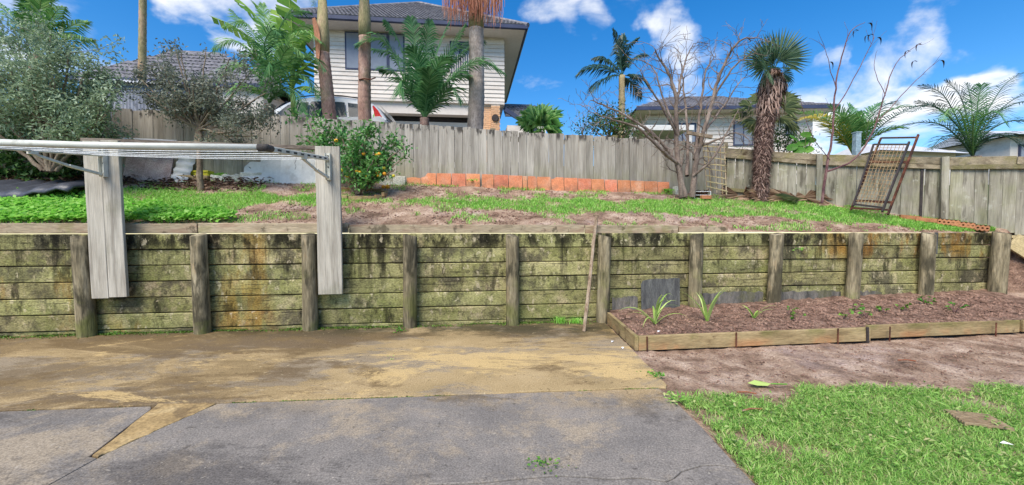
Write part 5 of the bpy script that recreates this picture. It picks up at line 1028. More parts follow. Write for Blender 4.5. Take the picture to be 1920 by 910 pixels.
def frond_curve(mb, P, nl, ll, lw, ldroop=.6, ang=50, vshape=.15, start=.12, rr=.02, seg=20):
    P = [Vector(p) for p in P]; pts = []
    for i in range(len(P) - 1):
        p0 = P[max(i - 1, 0)]; p1, p2 = P[i], P[i + 1]; p3 = P[min(i + 2, len(P) - 1)]
        for k in range(seg // (len(P) - 1)):
            t = k / (seg // (len(P) - 1)); pts.append(.5 * ((2 * p1) + (p2 - p0) * t + (2 * p0 - 5 * p1 + 4 * p2 - p3) * t * t + (3 * p1 - p0 - 3 * p2 + p3) * t ** 3))
    pts.append(P[-1]); n = len(pts) - 1; mb.tube(pts, [rr * (1 - .85 * i / n) for i in range(n + 1)], 5, val=.9)
    for i in range(nl):
        t = start + (1 - start) * i / (nl - 1); f = t * n; k = min(int(f), n - 1); q = pts[k].lerp(pts[k + 1], f - k); tan = (pts[k + 1] - pts[k]).normalized()
        hz_ = Vector((tan.x, tan.y, 0)); hz_ = hz_ if hz_.length > .25 else Vector((.55, -.85, 0)) * .5 + hz_
        side = Vector((-hz_.y, hz_.x, 0)).normalized(); up = side.cross(tan); up = up if up.z > -.2 else -up
        prof = min(1, (t - start) / .22 + .35) * min(1, (1 - t) / .35 + .28)
        for sg in (-1, 1):
            l = ll * prof * random.uniform(.88, 1.08); a = R(ang + random.uniform(-6, 6)) * (1 - .4 * t); d = (tan * math.cos(a) + side * sg * math.sin(a) + up * vshape * random.uniform(.4, 1.4)).normalized(); m_ = q + d * l * .5 - Vector((0, 0, ldroop * l * .14)); tip = q + d * l * .93 - Vector((0, 0, ldroop * l * random.uniform(.4, .75)))
            mb.add([q - tan * lw * .4, q + tan * lw * .4, m_ + tan * lw * .5, m_ - tan * lw * .5, tip], [(0, 1, 2, 3), (3, 2, 4)], random.random())
def palm_by_tips(name, label, base, crown, tips, leaf, nl=38, ll=.45, lw=.028, trunk=None, r0=.1, ldroop=.4, arch=.5, group='palms beyond the fence', cat='palm', vshape=.25, ang=50, mats=None):
    """feather palm whose fronds arch from the crown to the given points"""
    base, crown = Vector(base), Vector(crown); r = empty(name, base, label, cat, group); mb = MB(); ringed_trunk(mb, [Vector((0, 0, 0)), crown - base], r0, r0 * .9, seg=24); mb.build('trunk', M[trunk or 'palmtrunk'], r, smooth=True)
    for i, tp in enumerate(tips):
        tp = Vector(tp); az, d = aim(crown, tp); hor = math.hypot(d.x, d.y); L = d.length; el = math.atan2(d.z, hor); dr = arch * random.uniform(.8, 1.2) * (1.5 if abs(el) < 1.2 else .5)
        # start steeper so that, after drooping, the tip comes out at the target
        mb = MB(); frond(mb, crown - base, az, el + dr * .52, L * (1.04 + .08 * dr), dr, nl, ll * random.uniform(.9, 1.1), lw, ldroop, vshape=vshape, ang=ang); mb.build('frond', M[(mats or {}).get(i, leaf)], r)
    return r

def tall_palms():
    # three ringed trunks that run out of the top of the view
    spec = [("tall palm with peeling orange sheath, nearest the parked car's windows", 632, 222, 606, 9.05, .155, .125, 'palmtrunk', -.3), ("tall slender ringed palm in front of the tail lamp of the car", 686, 226, 684, 9.25, .15, .125, 'palmtrunk', .3), ("tall thick grey palm with hanging pinkish flower strands before the garage", 888, 240, 893, 9.7, .20, .17, 'greytrunk', .0)]
    for i, (lb, ub, vb, ut, Y, r0, r1, tm, ph) in enumerate(spec):
        pb = at(ub, vb, Y); g = hz(pb.x, Y); base = Vector((pb.x, Y, g)); top = at(ut, 100 if i == 0 else (70 if i == 1 else 55), Y)
        r, cr = palm('tall_palm', lb, base, top, r0, r1, 9, 2.6, (.75, 1.35), 1.0, 'palm_bright', tm, shaft=1.15 if i < 2 else 1.0, nl=40, ll=.55, ldroop=.6)
        if i == 0:
            mb = MB(); t = top - base; V = []; n = 9
            for k in range(n + 1):
                z = -.25 + .9 * k / n; w = .07 * math.sin(math.pi * (k + .8) / (n + 1.5)) + .015; a0 = -2.0
                for s in (-1, 0, 1): a = a0 + s * w / .16; rr = .150 + (.09 * (k / n) ** 3); V.append(t + Vector((rr * math.cos(a), rr * math.sin(a), z)))
            mb.add(V, [(k * 3 + j, k * 3 + j + 1, k * 3 + 4 + j, k * 3 + 3 + j) for k in range(n) for j in range(2)]); o = mb.build('peeling_sheath', M['sheath'], r); md = o.modifiers.new('t', 'SOLIDIFY'); md.thickness = .008
        if i == 1:
            mb = MB(); p = at(684, 148, Y - .14) - base; mb.tube([p + Vector((-.17, .12, .02)), p + Vector((-.12, 0, -.02)), p + Vector((0, -.02, .0)), p + Vector((.12, 0, -.02)), p + Vector((.2, .1, .06))], .016, 6); mb.build('tie', M['rust'], r)
        if i == 2:
            mb = MB(); c = at(888, 8, Y - .2) - base
            for k in range(520):
                a = random.uniform(0, math.pi * 2); rad = .68 * random.random() ** .8; q = c + Vector((rad * math.cos(a), rad * math.sin(a) * .45 - .05, .55 - .5 * rad + random.uniform(-.15, .25))); l = random.uniform(.35, .85) * (1.15 - .5 * rad); dx = random.uniform(-.05, .05); w1, w2 = random.uniform(-.03, .03), random.uniform(-.03, .03); mb.tube([q, q + Vector((dx * .4 + w1, 0, -l * .33)), q + Vector((dx * .7 + w2, 0, -l * .66)), q + Vector((dx, 0, -l))], [.007, .006, .006, .004], 3, caps=False, val=random.random())
            mb.build('flower_strands', M['strand'], r)['kind'] = 'stuff'
    # thin trunk further along and a dry branchy crown behind the shrub
    base = at(262, 100, 9.6); base = Vector((base.x, 9.6, hz(base.x, 9.6))); top = at(268, -25, 9.6)
    palm('slender_palm', "thin bare palm trunk rising behind the dark tiled roof", base, top, .085, .07, 8, 1.9, (.5, 1.3), 1.1, 'palm_bright', 'shaft', shaft=.5)
tall_palms()

def feather_palms():
    B = at(796, 236, 9.35); base = Vector((B.x, B.y, hz(B.x, B.y))); cr = at(796, 222, 9.35)
    r = empty('feather_palm', base, "upright dark green feather palm standing in front of the garage", 'palm', 'palms beyond the fence'); mb = MB(); ringed_trunk(mb, [Vector((0, 0, 0)), cr - base], .12, .10, seg=24); mb.build('trunk', M['palmtrunk'], r, smooth=True)
    curves = [((764, 165, 0), (740, 105, -.1), (712, 72, -.2), (672, 82, -.3)), ((772, 150, .1), (748, 80, .1), (722, 40, 0)), ((784, 150, .1), (778, 80, .2), (770, 34, .2)), ((798, 150, 0), (800, 90, .1), (806, 40, .1)), ((808, 150, .1), (822, 90, .2), (842, 42, .3)), ((816, 160, 0), (842, 100, -.1), (872, 48, -.1)),
              ((824, 172, -.1), (868, 128, -.2), (905, 114, -.3), (942, 134, -.4)), ((818, 160, .2), (846, 120, .3), (884, 84, .4)), ((822, 190, -.2), (846, 164, -.4), (864, 190, -.5)), ((776, 185, -.2), (756, 150, -.4), (748, 175, -.5)), ((790, 170, -.3), (786, 120, -.6), (772, 90, -.8)), ((806, 172, -.3), (820, 125, -.6), (838, 108, -.8)), ((780, 165, .3), (752, 110, .5), (700, 92, .6)), ((812, 165, .3), (850, 96, .6), (905, 78, .6)), ((800, 178, -.3), (806, 150, -.6), (800, 130, -.8)), ((772, 180, .1), (744, 140, .1), (716, 130, .1)), ((818, 178, .1), (848, 146, .2), (880, 142, .2))]
    for cv in curves:
        mb = MB(); frond_curve(mb, [cr - base] + [at(u, v, 9.35 + dy) - base for u, v, dy in cv], 52, .50, .034, .7, 54, .12); mb.build('frond', M['palm'], r)
    B = at(500, 220, 9.0); base = Vector((B.x, B.y, hz(B.x, B.y))); cr = at(505, 196, 9.0)
    r = empty('feather_palm', base, "lush bright feather palm between the dusty tree and the car", 'palm', 'palms beyond the fence'); mb = MB(); ringed_trunk(mb, [Vector((0, 0, 0)), cr - base], .12, .10, seg=24); mb.build('trunk', M['palmtrunk'], r, smooth=True)
    curves = [((495, 150, 0), (470, 95, 0), (430, 75, 0), (400, 92, 0)), ((500, 140, .1), (480, 70, .2), (455, 40, .2), (422, 50, .2)), ((508, 130, 0), (500, 60, 0), (492, 8, 0)), ((515, 120, .1), (522, 60, .2), (545, 25, .3), (578, 22, .3)), ((520, 130, 0), (540, 80, -.1), (575, 62, -.1), (602, 78, -.2)), ((522, 150, -.1), (550, 110, -.2), (585, 105, -.3), (610, 132, -.4)), ((520, 165, -.2), (550, 140, -.4), (580, 150, -.5), (597, 182, -.6)), ((498, 160, -.1), (465, 125, -.2), (430, 125, -.3), (408, 152, -.4)), ((495, 175, -.2), (460, 160, -.4), (435, 175, -.5), (425, 202, -.6)), ((508, 140, -.3), (495, 90, -.6), (508, 58, -.8), (526, 64, -.9)), ((515, 150, -.3), (530, 105, -.5), (548, 88, -.7), (570, 104, -.8)), ((500, 150, -.3), (480, 110, -.6), (468, 102, -.7), (452, 132, -.8)), ((518, 175, -.3), (540, 165, -.5), (560, 180, -.7), (568, 208, -.8)), ((508, 170, -.4), (512, 130, -.7), (505, 120, -.9), (492, 150, -1.0)), ((518, 140, .3), (548, 60, .5), (590, 48, .6)), ((500, 140, .3), (462, 60, .5), (435, 20, .6))]
    for i, cv in enumerate(curves):
        mb = MB(); frond_curve(mb, [cr - base] + [at(u, v, 9.0 + dy) - base for u, v, dy in cv], 50, .40, .028, .75, 54, .1); mb.build('frond', M['palm' if i in (3, 5, 6, 9, 12, 13) else 'palm_bright'], r)
    # banana clump beside it
    B = at(560, 220, 9.8); base = Vector((B.x, B.y, hz(B.x, B.y))); r = empty('banana_plant', base, "banana plant with broad torn yellow-green leaves behind the lush palm", 'banana plant')
    mb = MB(); top = at(548, 170, 9.8) - base; mb.tube([Vector((0, 0, 0)), top * .5, top], [.11, .09, .05], 10); mb.build('trunk', M['stemgreen'], r, smooth=True)
    for (u, v, Y) in ((402, 30, 9.9), (440, -10, 10), (480, 5, 9.8), (540, -20, 10), (590, 45, 9.9), (592, 110, 9.7), (588, 165, 9.6), (520, 20, 10.2), (600, 80, 10)):
        tip = at(u, v, Y) - base; az, d = aim(top, tip); L = d.length * 1.05; p = Vector(top); e = math.atan2(d.z, math.hypot(d.x, d.y)) + .35; n = 16; side = Vector((-math.sin(az), math.cos(az), .25)).normalized(); mb = MB(); pts = []
        for k in range(n + 1): pts.append(p.copy()); p = p + Vector((math.cos(az) * math.cos(e), math.sin(az) * math.cos(e), math.sin(e))) * L / n; e -= .8 / n
        mb.tube(pts, [.02 * (1 - .8 * k / n) + .003 for k in range(n + 1)], 5, val=.9)
        for k in range(3, n):
            t = (k - 3) / (n - 3); w = .34 * math.sin(math.pi * min(.97, t * .9 + .1)) ** .6
            for sg in (-1, 1):
                if random.random() < .1: continue
                g = random.uniform(.0, .18); a, b = pts[k], pts[k].lerp(pts[k + 1], 1 - g); dn = Vector((0, 0, -w * random.uniform(.25, .6))); fw = (pts[k + 1] - pts[k]).normalized() * w * .35; mb.add([a, b, b + side * sg * w + dn + fw, a + side * sg * w * random.uniform(.85, 1) + dn + fw], [(0, 1, 2, 3)], random.random())
        mb.build('leaf', M['banana'], r)
    # palm behind the big shrub on the far side
    B = at(60, 200, 8.6); base = Vector((B.x, B.y, hz(B.x, B.y))); cr = at(70, 105, 8.6)
    tp = [at(u, v, Y) for u, v, Y in ((-60, 20, 8.6), (0, -40, 8.4), (60, -60, 8.6), (110, -40, 8.4), (150, -20, 8.8), (165, 60, 8.6), (20, 30, 8.2), (120, 40, 8.1), (90, -10, 8.0), (-30, 80, 8.3), (40, -10, 9.0), (165, 95, 8.4))]
    palm_by_tips('feather_palm', "pale yellow-green palm towering behind the large grey-green shrub", base, cr, tp, 'palm_bright', 40, .5, .036, r0=.14, arch=.7, ldroop=.8)
    # slender palm far off beside the bare tree
    B = at(1166, 235, 13.5); base = Vector((B.x, B.y, hz(B.x, B.y))); cr = at(1166, 142, 13.5)
    tp = [at(u, v, Y) for u, v, Y in ((1145, 62, 13.4), (1170, 72, 13.6), (1206, 82, 13.3), (1092, 160, 13.3), (1215, 120, 13.8), (1110, 125, 13.9), (1205, 165, 13.2), (1120, 185, 13), (1195, 190, 14))]
    palm_by_tips('feather_palm', "slender distant palm with thin trunk beside the bare tree", base, cr, tp, 'palm_dark', 34, .55, .05, r0=.11, trunk='shaft', arch=.8, ldroop=.9)
    # low wide palm and big feather palm beyond the side fence
    B = at(1600, 300, 9.6); base = Vector((B.x, B.y, hz(B.x, B.y) - .3)); cr = at(1600, 292, 9.6)
    tp = [at(u, v, Y) for u, v, Y in ((1500, 245, 9.2), (1545, 215, 9.6), (1585, 205, 9.8), (1620, 215, 9.4), (1665, 215, 9.8), (1720, 232, 9.4), (1760, 240, 10), (1700, 262, 8.9), (1500, 272, 8.9), (1545, 258, 8.7), (1588, 240, 8.8), (1640, 245, 8.9), (1560, 230, 10.2), (1690, 240, 10.3))]
    palm_by_tips('feather_palm', "low spreading feather palm with some yellow fronds behind the side fence", base, cr, tp, 'palm_bright', 40, .5, .032, r0=.12, arch=.8, mats={8: 'yellowleaf', 2: 'palm', 4: 'palm', 5: 'palm', 6: 'palm_dark', 13: 'palm_dark'})
    B = at(1822, 300, 9.0); base = Vector((B.x, B.y, hz(B.x, B.y) - .5)); cr = at(1824, 294, 9.0)
    r = empty('feather_palm', base, "large arching feather palm over the side fence by the far end post", 'palm', 'palms beyond the fence'); mb = MB(); ringed_trunk(mb, [Vector((0, 0, 0)), cr - base], .15, .13, seg=24); mb.build('trunk', M['palmtrunk'], r, smooth=True)
    curves = [((1800, 235, 0), (1768, 178, 0), (1730, 160, 0)), ((1798, 240, -.2), (1750, 198, -.4), (1709, 210, -.6)), ((1790, 252, 0), (1750, 230, .1), (1690, 236, .2), (1650, 252, .3)), ((1815, 230, .2), (1800, 180, .3), (1775, 152, .4)), ((1830, 230, 0), (1834, 190, -.1), (1840, 160, -.2)), ((1838, 235, .1), (1862, 190, .2), (1885, 158, .3), (1912, 138, .4)), ((1842, 245, 0), (1880, 205, -.1), (1930, 190, -.2), (1965, 205, -.3)), ((1844, 255, -.2), (1890, 228, -.4), (1940, 232, -.6), (1975, 260, -.7)), ((1840, 265, -.3), (1880, 255, -.6), (1920, 275, -.8)), ((1800, 262, -.3), (1770, 256, -.5), (1745, 280, -.7)),
              ((1812, 245, -.3), (1800, 210, -.6), (1780, 205, -.8), (1768, 225, -.9)), ((1832, 248, -.3), (1850, 215, -.6), (1872, 212, -.8), (1888, 235, -.9)), ((1845, 240, .3), (1895, 190, .5), (1950, 165, .6)), ((1802, 245, .3), (1760, 205, .5), (1722, 190, .6)), ((1824, 240, .3), (1820, 185, .5), (1812, 158, .6)), ((1842, 262, .3), (1895, 250, .5), (1950, 262, .6)), ((1824, 250, -.4), (1826, 222, -.7), (1822, 215, -.9))]
    for i, cv in enumerate(curves):
        mb = MB(); frond_curve(mb, [cr - base] + [at(u, v, 9.0 + dy) - base for u, v, dy in cv], 40, .40, .020, .5, 52, .2); mb.build('frond', M[{10: 'palm_bright', 16: 'palm_bright', 11: 'palm', 4: 'palm'}.get(i, 'palm_dark')], r)
    # broad pale plant
    B = at(1502, 300, 9.2); base = Vector((B.x, B.y, hz(B.x, B.y))); r = empty('broadleaf_plant', base, "plant with large round pale green leaves behind the side fence", 'plant'); mb = MB(); V = []
    ms = MB()
    for (u, v) in ((1490, 258), (1505, 268), (1512, 252), (1485, 276), (1520, 262), (1498, 282), (1515, 280)):
        q = at(u, v, 9.2 + random.uniform(-.2, .2)) - base; ms.tube([Vector((0, 0, 0)), q * .6, q], .012, 5); mb = MB(); n = 12; a = random.uniform(0, 6); nx = Vector((math.cos(a) * .5, -.6, .6)).normalized(); u_ = nx.orthogonal().normalized(); w_ = nx.cross(u_); mb.add([q] + [q + (u_ * math.cos(t) + w_ * math.sin(t)) * .115 * (1 + .15 * math.cos(t)) - nx * .02 for t in np.linspace(0, 2 * math.pi, n, endpoint=False)], [(0, 1 + k, 1 + (k + 1) % n) for k in range(n)], random.random()); mb.build('leaf', M['weed'], r)
    ms.build('stem', M['stemgreen'], r)
feather_palms()

def fan_leaf(mb, p, d, up, rad, n=30, spread=2.6, droop=.15, vals=None):
    d = Vector(d).normalized(); up = Vector(up); s = d.cross(up).normalized(); nrm = s.cross(d)
    for k in range(n):
        a = -spread / 2 + spread * k / (n - 1); dir_ = d * math.cos(a) + s * math.sin(a); l = rad * (.80 + .2 * math.cos(a * .8)) * random.uniform(.93, 1.03); w = rad * spread / n * .5; pr = (s * math.cos(a) - d * math.sin(a)); z = nrm * (.012 if k % 2 else -.012)
        m_ = p + dir_ * l * .6 + z; tip = p + dir_ * l - Vector((0, 0, droop * l * random.uniform(.2, 1)))
        mb.add([p, m_ + pr * w * .62, tip, m_ - pr * w * .62], [(0, 1, 2), (0, 2, 3)], random.random() if vals is None else vals)
def fan_palm():
    Y = 8.2; base = tz((at(1424, 372, Y).x, Y)); top = at(1449, 128, Y); r = empty('fan_palm', base, "fan palm with shaggy brown trunk in front of the fence corner", 'palm'); t = top - base
    mid = at(1432, 250, Y) - base; pts = [Vector((0, 0, -.05)), mid * .5 + Vector((-.0, 0, 0)), mid, t * .85 + Vector((.02, 0, 0)), t]
    mb = MB(); P, Rr = [], []; S = 40
    def ax(f):
        f *= len(pts) - 1; k = min(int(f), len(pts) - 2); return pts[k].lerp(pts[k + 1], f - k)
    rad = lambda f: float(np.interp(f, [0, .05, .3, .6, .8, 1], [.19, .16, .165, .185, .215, .07]))
    mb.tube([ax(i / S) for i in range(S + 1)], [rad(i / S) * random.uniform(.85, .97) for i in range(S + 1)], 16, val=.1)
    # overlapping ragged fibre mats and old leaf bases
    for k in range(5200):
        f = random.random() ** .9; c = ax(f); a = random.uniform(0, 2 * math.pi); rr = rad(f); q = c + Vector((rr * math.cos(a), rr * math.sin(a), 0)) * .92; o = Vector((math.cos(a), math.sin(a), 0)); l = random.uniform(.06, .15) * (1 + .5 * f); s = Vector((-o.y, o.x, 0)); w = random.uniform(.004, .012) * (1.0 if f < .65 else 1.3); hang = random.uniform(-1, .25) if f < .6 else random.uniform(-1, -.2)
        tip = q + o * l * random.uniform(.15, .55) + Vector((0, 0, hang * l)) + s * random.uniform(-.6, .6) * l; mb.add([q - s * w, q + s * w, tip], [(0, 1, 2)], random.random())
    for k in range(420):
        f = random.uniform(.62, .99); c = ax(f); a = random.uniform(0, 2 * math.pi); rr = rad(f); o = Vector((math.cos(a), math.sin(a), 0)); q = c + o * rr * .8; l = random.uniform(.12, .28); s = Vector((-o.y, o.x, 0)); m_ = q + o * l * .4 + Vector((0, 0, -l * .25)); tip = m_ + o * l * .1 + Vector((0, 0, -l * .7)) + s * random.uniform(-.05, .05); w = random.uniform(.01, .025); mb.add([q - s * w, q + s * w, m_ + s * w * .8, m_ - s * w * .8, tip], [(0, 1, 2, 3), (3, 2, 4)], random.uniform(.5, 1))
    mb.build('trunk', M['fibre'], r)
    fans = [(1415, 78, 7.95, .62, .22), (1492, 70, 8.05, .66, .26), (1400, 118, 7.8, .50, .3), (1478, 128, 7.8, .42, .5), (1450, 62, 8.5, .46, .3), (1432, 138, 7.7, .36, .5), (1395, 92, 8.5, .44, .4), (1488, 146, 8.4, .36, .5), (1445, 100, 7.85, .40, .2), (1462, 96, 7.9, .44, .25)]
    for (u, v, Yy, rd, hb) in fans:
        mb = MB(); q = at(u, v, Yy) - base - t; hub = t + q * hb; d = q.normalized(); mb.tube([t * .97, hub], [.014, .01], 5, val=.7); up = Vector((random.uniform(-.2, .2), -1.0, random.uniform(-.1, .25))); up = up - d * up.dot(d); fan_leaf(mb, hub, d, up.normalized(), rd, 30, 3.0, .06); mb.build('fan_leaf', M['fan'], r)
    # second fan palm behind it, smaller
    B = at(1440, 285, 10.2); b2 = Vector((B.x, B.y, hz(B.x, B.y))); c2 = at(1440, 215, 10.2); r = empty('fan_palm', b2, "smaller fan palm showing on both sides of the shaggy trunk, behind the fence", 'palm', 'palms beyond the fence'); mb = MB(); ringed_trunk(mb, [Vector((0, 0, 0)), c2 - b2], .12, .12, seg=20); mb.build('trunk', M['palmtrunk'], r)
    for (u, v, Yy) in ((1385, 190, 10), (1400, 235, 9.8), (1372, 215, 10.2), (1410, 255, 9.7), (1490, 195, 10), (1495, 165, 10.3), (1480, 225, 9.8), (1498, 240, 10.1), (1420, 170, 10.4), (1465, 160, 10.5)):
        mb = MB(); q = at(u, v, Yy) - c2; hub = (c2 - b2) + q * .55; d = q.normalized(); mb.tube([c2 - b2, hub], [.014, .01], 5, val=.7); up = Vector((0, -.8, .6)); up = (up - d * up.dot(d)).normalized(); fan_leaf(mb, hub, d, up, .44, 24, 2.8, .4); mb.build('fan_leaf', M['palm_olive'], r)
    # bushy fan clump beside the brick pier
    B = at(1012, 255, 11.0); b3 = Vector((B.x, B.y, hz(B.x, B.y))); c3 = at(1012, 248, 11.0); r = empty('fan_palm_clump', b3, "rounded bright green fan palm clump beside the brick pier of the garage", 'palm', 'palms beyond the fence'); mb = MB(); mb.tube([Vector((0, 0, 0)), c3 - b3], .12, 8); mb.build('trunk', M['palmtrunk'], r)
    for k in range(26):
        a = random.uniform(0, math.pi); el = random.uniform(.0, 1.5); d = Vector((math.cos(a) * math.cos(el), -math.sin(a) * math.cos(el) * .8 + .2, math.sin(el))).normalized(); hub = (c3 - b3) + d * random.uniform(.15, .42); mb = MB(); mb.tube([c3 - b3, hub], .008, 4, val=.6); up = Vector((random.uniform(-.4, .4), -.6, .8)); up = (up - d * up.dot(d)).normalized(); fan_leaf(mb, hub, d, up, random.uniform(.42, .58), 20, 2.6, .5); mb.build('fan_leaf', M['palm_bright'], r)
fan_palm()

def twig(mb, p, d, r, L, depth, tips, kink=.25, split=3, up=.05, n=5, ratio=.62, sides=6, minr=.0022):
    p = Vector(p); d = Vector(d).normalized(); pts = [p.copy()]; rs = [r]
    for i in range(n):
        d = (d + Vector((random.gauss(0, kink), random.gauss(0, kink), random.gauss(0, kink) + up)) * .5).normalized(); p = p + d * L / n; pts.append(p.copy()); rs.append(max(minr, r * (1 - .55 * (i + 1) / n)))
        if depth > 0 and i >= 1 and random.random() < split / n:
            a = random.uniform(0, 6.28); o = d.orthogonal().normalized(); o.rotate(Matrix.Rotation(a, 3, d)); twig(mb, p, d * .75 + o * random.uniform(.5, .95), max(minr, rs[-1] * .6), L * ratio * random.uniform(.7, 1.15), depth - 1, tips, kink, split, up, max(3, n - 1), ratio, max(3, sides - 1), minr)
    mb.tube(pts, rs, sides, caps=False); tips.append((pts[-1], d))
    if depth > 0: twig(mb, pts[-1], d, rs[-1], L * ratio, depth - 1, tips, kink, split, up, max(3, n - 1), ratio, max(3, sides - 1), minr)
def limb(mb, pts, r0, r1, sub=4, sides=8, wob=.012):
    pts = [Vector(p) for p in pts]; out = []
    for i in range(len(pts) - 1):
        p0 = pts[max(i - 1, 0)]; p1, p2 = pts[i], pts[i + 1]; p3 = pts[min(i + 2, len(pts) - 1)]
        for k in range(sub):
            t = k / sub; out.append(.5 * ((2 * p1) + (p2 - p0) * t + (2 * p0 - 5 * p1 + 4 * p2 - p3) * t * t + (3 * p1 - p0 - 3 * p2 + p3) * t ** 3) + Vector((random.uniform(-wob, wob), random.uniform(-wob, wob), random.uniform(-wob, wob)) if out else (0, 0, 0)))
    out.append(pts[-1]); n = len(out); rs = [r0 + (r1 - r0) * i / (n - 1) for i in range(n)]; mb.tube(out, rs, sides, caps=False); return out, rs
def bare_tree():
    Y = 7.95; b = tz((at(1287, 366, Y).x, Y)); r = empty('bare_tree', b, "leafless many-branched grey tree spreading in front of the fence", 'tree'); LO = lambda u, v, dy=0.0: at(u, v, Y + dy) - b
    L_ = [([(1278, 370, 0), (1272, 320, -.02), (1258, 290, -.08), (1228, 255, -.2), (1190, 228, -.3), (1150, 205, -.35), (1108, 188, -.4)], .05, .008), ([(1284, 370, .03), (1270, 300, .05), (1268, 230, .0), (1267, 180, -.1), (1255, 140, -.15), (1236, 110, -.2), (1228, 92, -.3)], .062, .008),
          ([(1268, 200, 0), (1276, 150, .15), (1285, 115, .2), (1300, 82, .25)], .03, .007), ([(1298, 370, 0), (1304, 310, .0), (1312, 270, -.05), (1332, 205, -.15), (1346, 150, -.2), (1368, 100, -.3), (1392, 74, -.35), (1425, 72, -.4)], .06, .007),
          ([(1310, 275, 0), (1345, 262, -.25), (1375, 250, -.35), (1398, 255, -.4)], .026, .006), ([(1302, 300, .1), (1310, 240, .3), (1316, 180, .4), (1325, 130, .45), (1342, 105, .5)], .038, .007), ([(1274, 310, 0), (1236, 278, -.35), (1196, 240, -.5), (1150, 225, -.6), (1112, 212, -.65)], .036, .006),
          ([(1338, 180, -.15), (1372, 130, -.3), (1398, 108, -.35), (1420, 100, -.4)], .022, .005), ([(1272, 255, 0), (1240, 200, -.25), (1215, 160, -.35), (1200, 130, -.4)], .028, .006), ([(1300, 330, -.03), (1335, 300, -.3), (1365, 245, -.4), (1385, 205, -.45)], .028, .006), ([(1288, 330, .1), (1290, 270, .4), (1285, 200, .6), (1280, 150, .7), (1275, 100, .75)], .04, .006), ([(1268, 240, .05), (1245, 190, .4), (1225, 130, .5), (1190, 110, .55)], .026, .005), ([(1318, 250, .0), (1352, 205, .4), (1380, 165, .5), (1400, 140, .55)], .024, .005)]
    mb = MB(); tips = []
    ms = MB()
    for pl, r0, r1 in L_:
        out, rs = limb(mb if r0 > .034 else ms, [LO(*p) for p in pl], r0, r1, 5, 8)
        for i in range(4, len(out)):
            if random.random() < .88:
                d = (out[i] - out[i - 1]).normalized(); o = d.orthogonal().normalized(); o.rotate(Matrix.Rotation(random.uniform(0, 6.28), 3, d)); o.y *= .7; twig(ms, out[i], d * .6 + o * .9 + Vector((0, 0, .1)), max(.006, rs[i] * .42), random.uniform(.2, .46), 1 if random.random() < .85 else 2, tips, .42, 2.4, -.04, 6, .58, 4, .0034)
    mb.build('trunk', M['greybark'], r, smooth=True); ms.build('branches', M['greybark'], r)
    mb = MB(); p = LO(1310, 254, -.3); mb.bar(p + Vector((-.22, 0, .05)), p + Vector((.25, 0, -.03)), .05, .06); mb.build('broken_stub', M['bark'], r)
bare_tree()
def sapling():
    Y = 7.55; b = tz((at(1541, 379, Y).x, Y)); r = empty('bare_sapling', b, "thin leafless sapling forking in two beside the side fence post", 'sapling'); LO = lambda u, v, dy=0.0: at(u, v, Y + dy) - b; mb = MB(); tips = []
    L_ = [([(1541, 381, 0), (1552, 300, 0), (1560, 260, 0), (1565, 180, .05), (1575, 120, .1), (1595, 60, .1), (1622, 42, .1)], .026, .004), ([(1550, 322, 0), (1600, 300, -.05), (1635, 250, -.1), (1655, 190, -.1), (1680, 120, -.1), (1728, 80, -.1)], .02, .003), ([(1563, 210, 0), (1600, 150, .1), (1630, 90, .15), (1640, 68, .15)], .01, .003), ([(1640, 235, -.1), (1690, 180, -.05), (1735, 135, 0), (1762, 112, 0)], .009, .0025), ([(1568, 170, 0), (1552, 110, -.1), (1545, 85, -.1)], .008, .0025), ([(1556, 300, 0), (1520, 250, -.2), (1500, 180, -.2)], .008, .0025), ([(1660, 180, 0), (1640, 130, .1), (1645, 95, .1)], .007, .0025)]
    for pl, r0, r1 in L_:
        out, rs = limb(mb, [LO(*p) for p in pl], r0, r1, 5, 6, .008)
        for i in range(8, len(out)):
            if random.random() < .4:
                d = (out[i] - out[i - 1]).normalized(); o = d.orthogonal().normalized(); o.rotate(Matrix.Rotation(random.uniform(0, 6.28), 3, d)); twig(mb, out[i], d * .9 + o * .5, .0035, random.uniform(.2, .45), 0, tips, .2, 1, .03, 5, .5, 4, .002)
    mb.build('trunk', M['purplebark'], r)
    for (u, v) in ((1610, 58), (1625, 45), (1638, 66), (1642, 72), (1632, 68), (1728, 84), (1707, 97), (1552, 118), (1760, 115), (1720, 116)):
        q = LO(u, v, .05); n = 6; V = []; sd_ = random.choice((-1, 1)); mb = MB()
        for k in range(n + 1):
            t = k / n; w = .018 * math.sin(math.pi * min(1, t * .9 + .08)); c = q + Vector((sd_ * .1 * math.sin(t * 2.0), 0, .03 * math.sin(t * 3) - .13 * t * t)); V += [c + Vector((0, -w, w * .3)), c + Vector((0, w, w * .3))]
        mb.add(V, [(k * 2, k * 2 + 1, k * 2 + 3, k * 2 + 2) for k in range(n)], .1); mb.build('curled_leaf', M['litter'], r)
sapling()
def shrub(name, label, u, v, Y, limbs, i0=5, *a, **k): return shrub_(name, label, u, v, Y, limbs, i0, *a, **k)
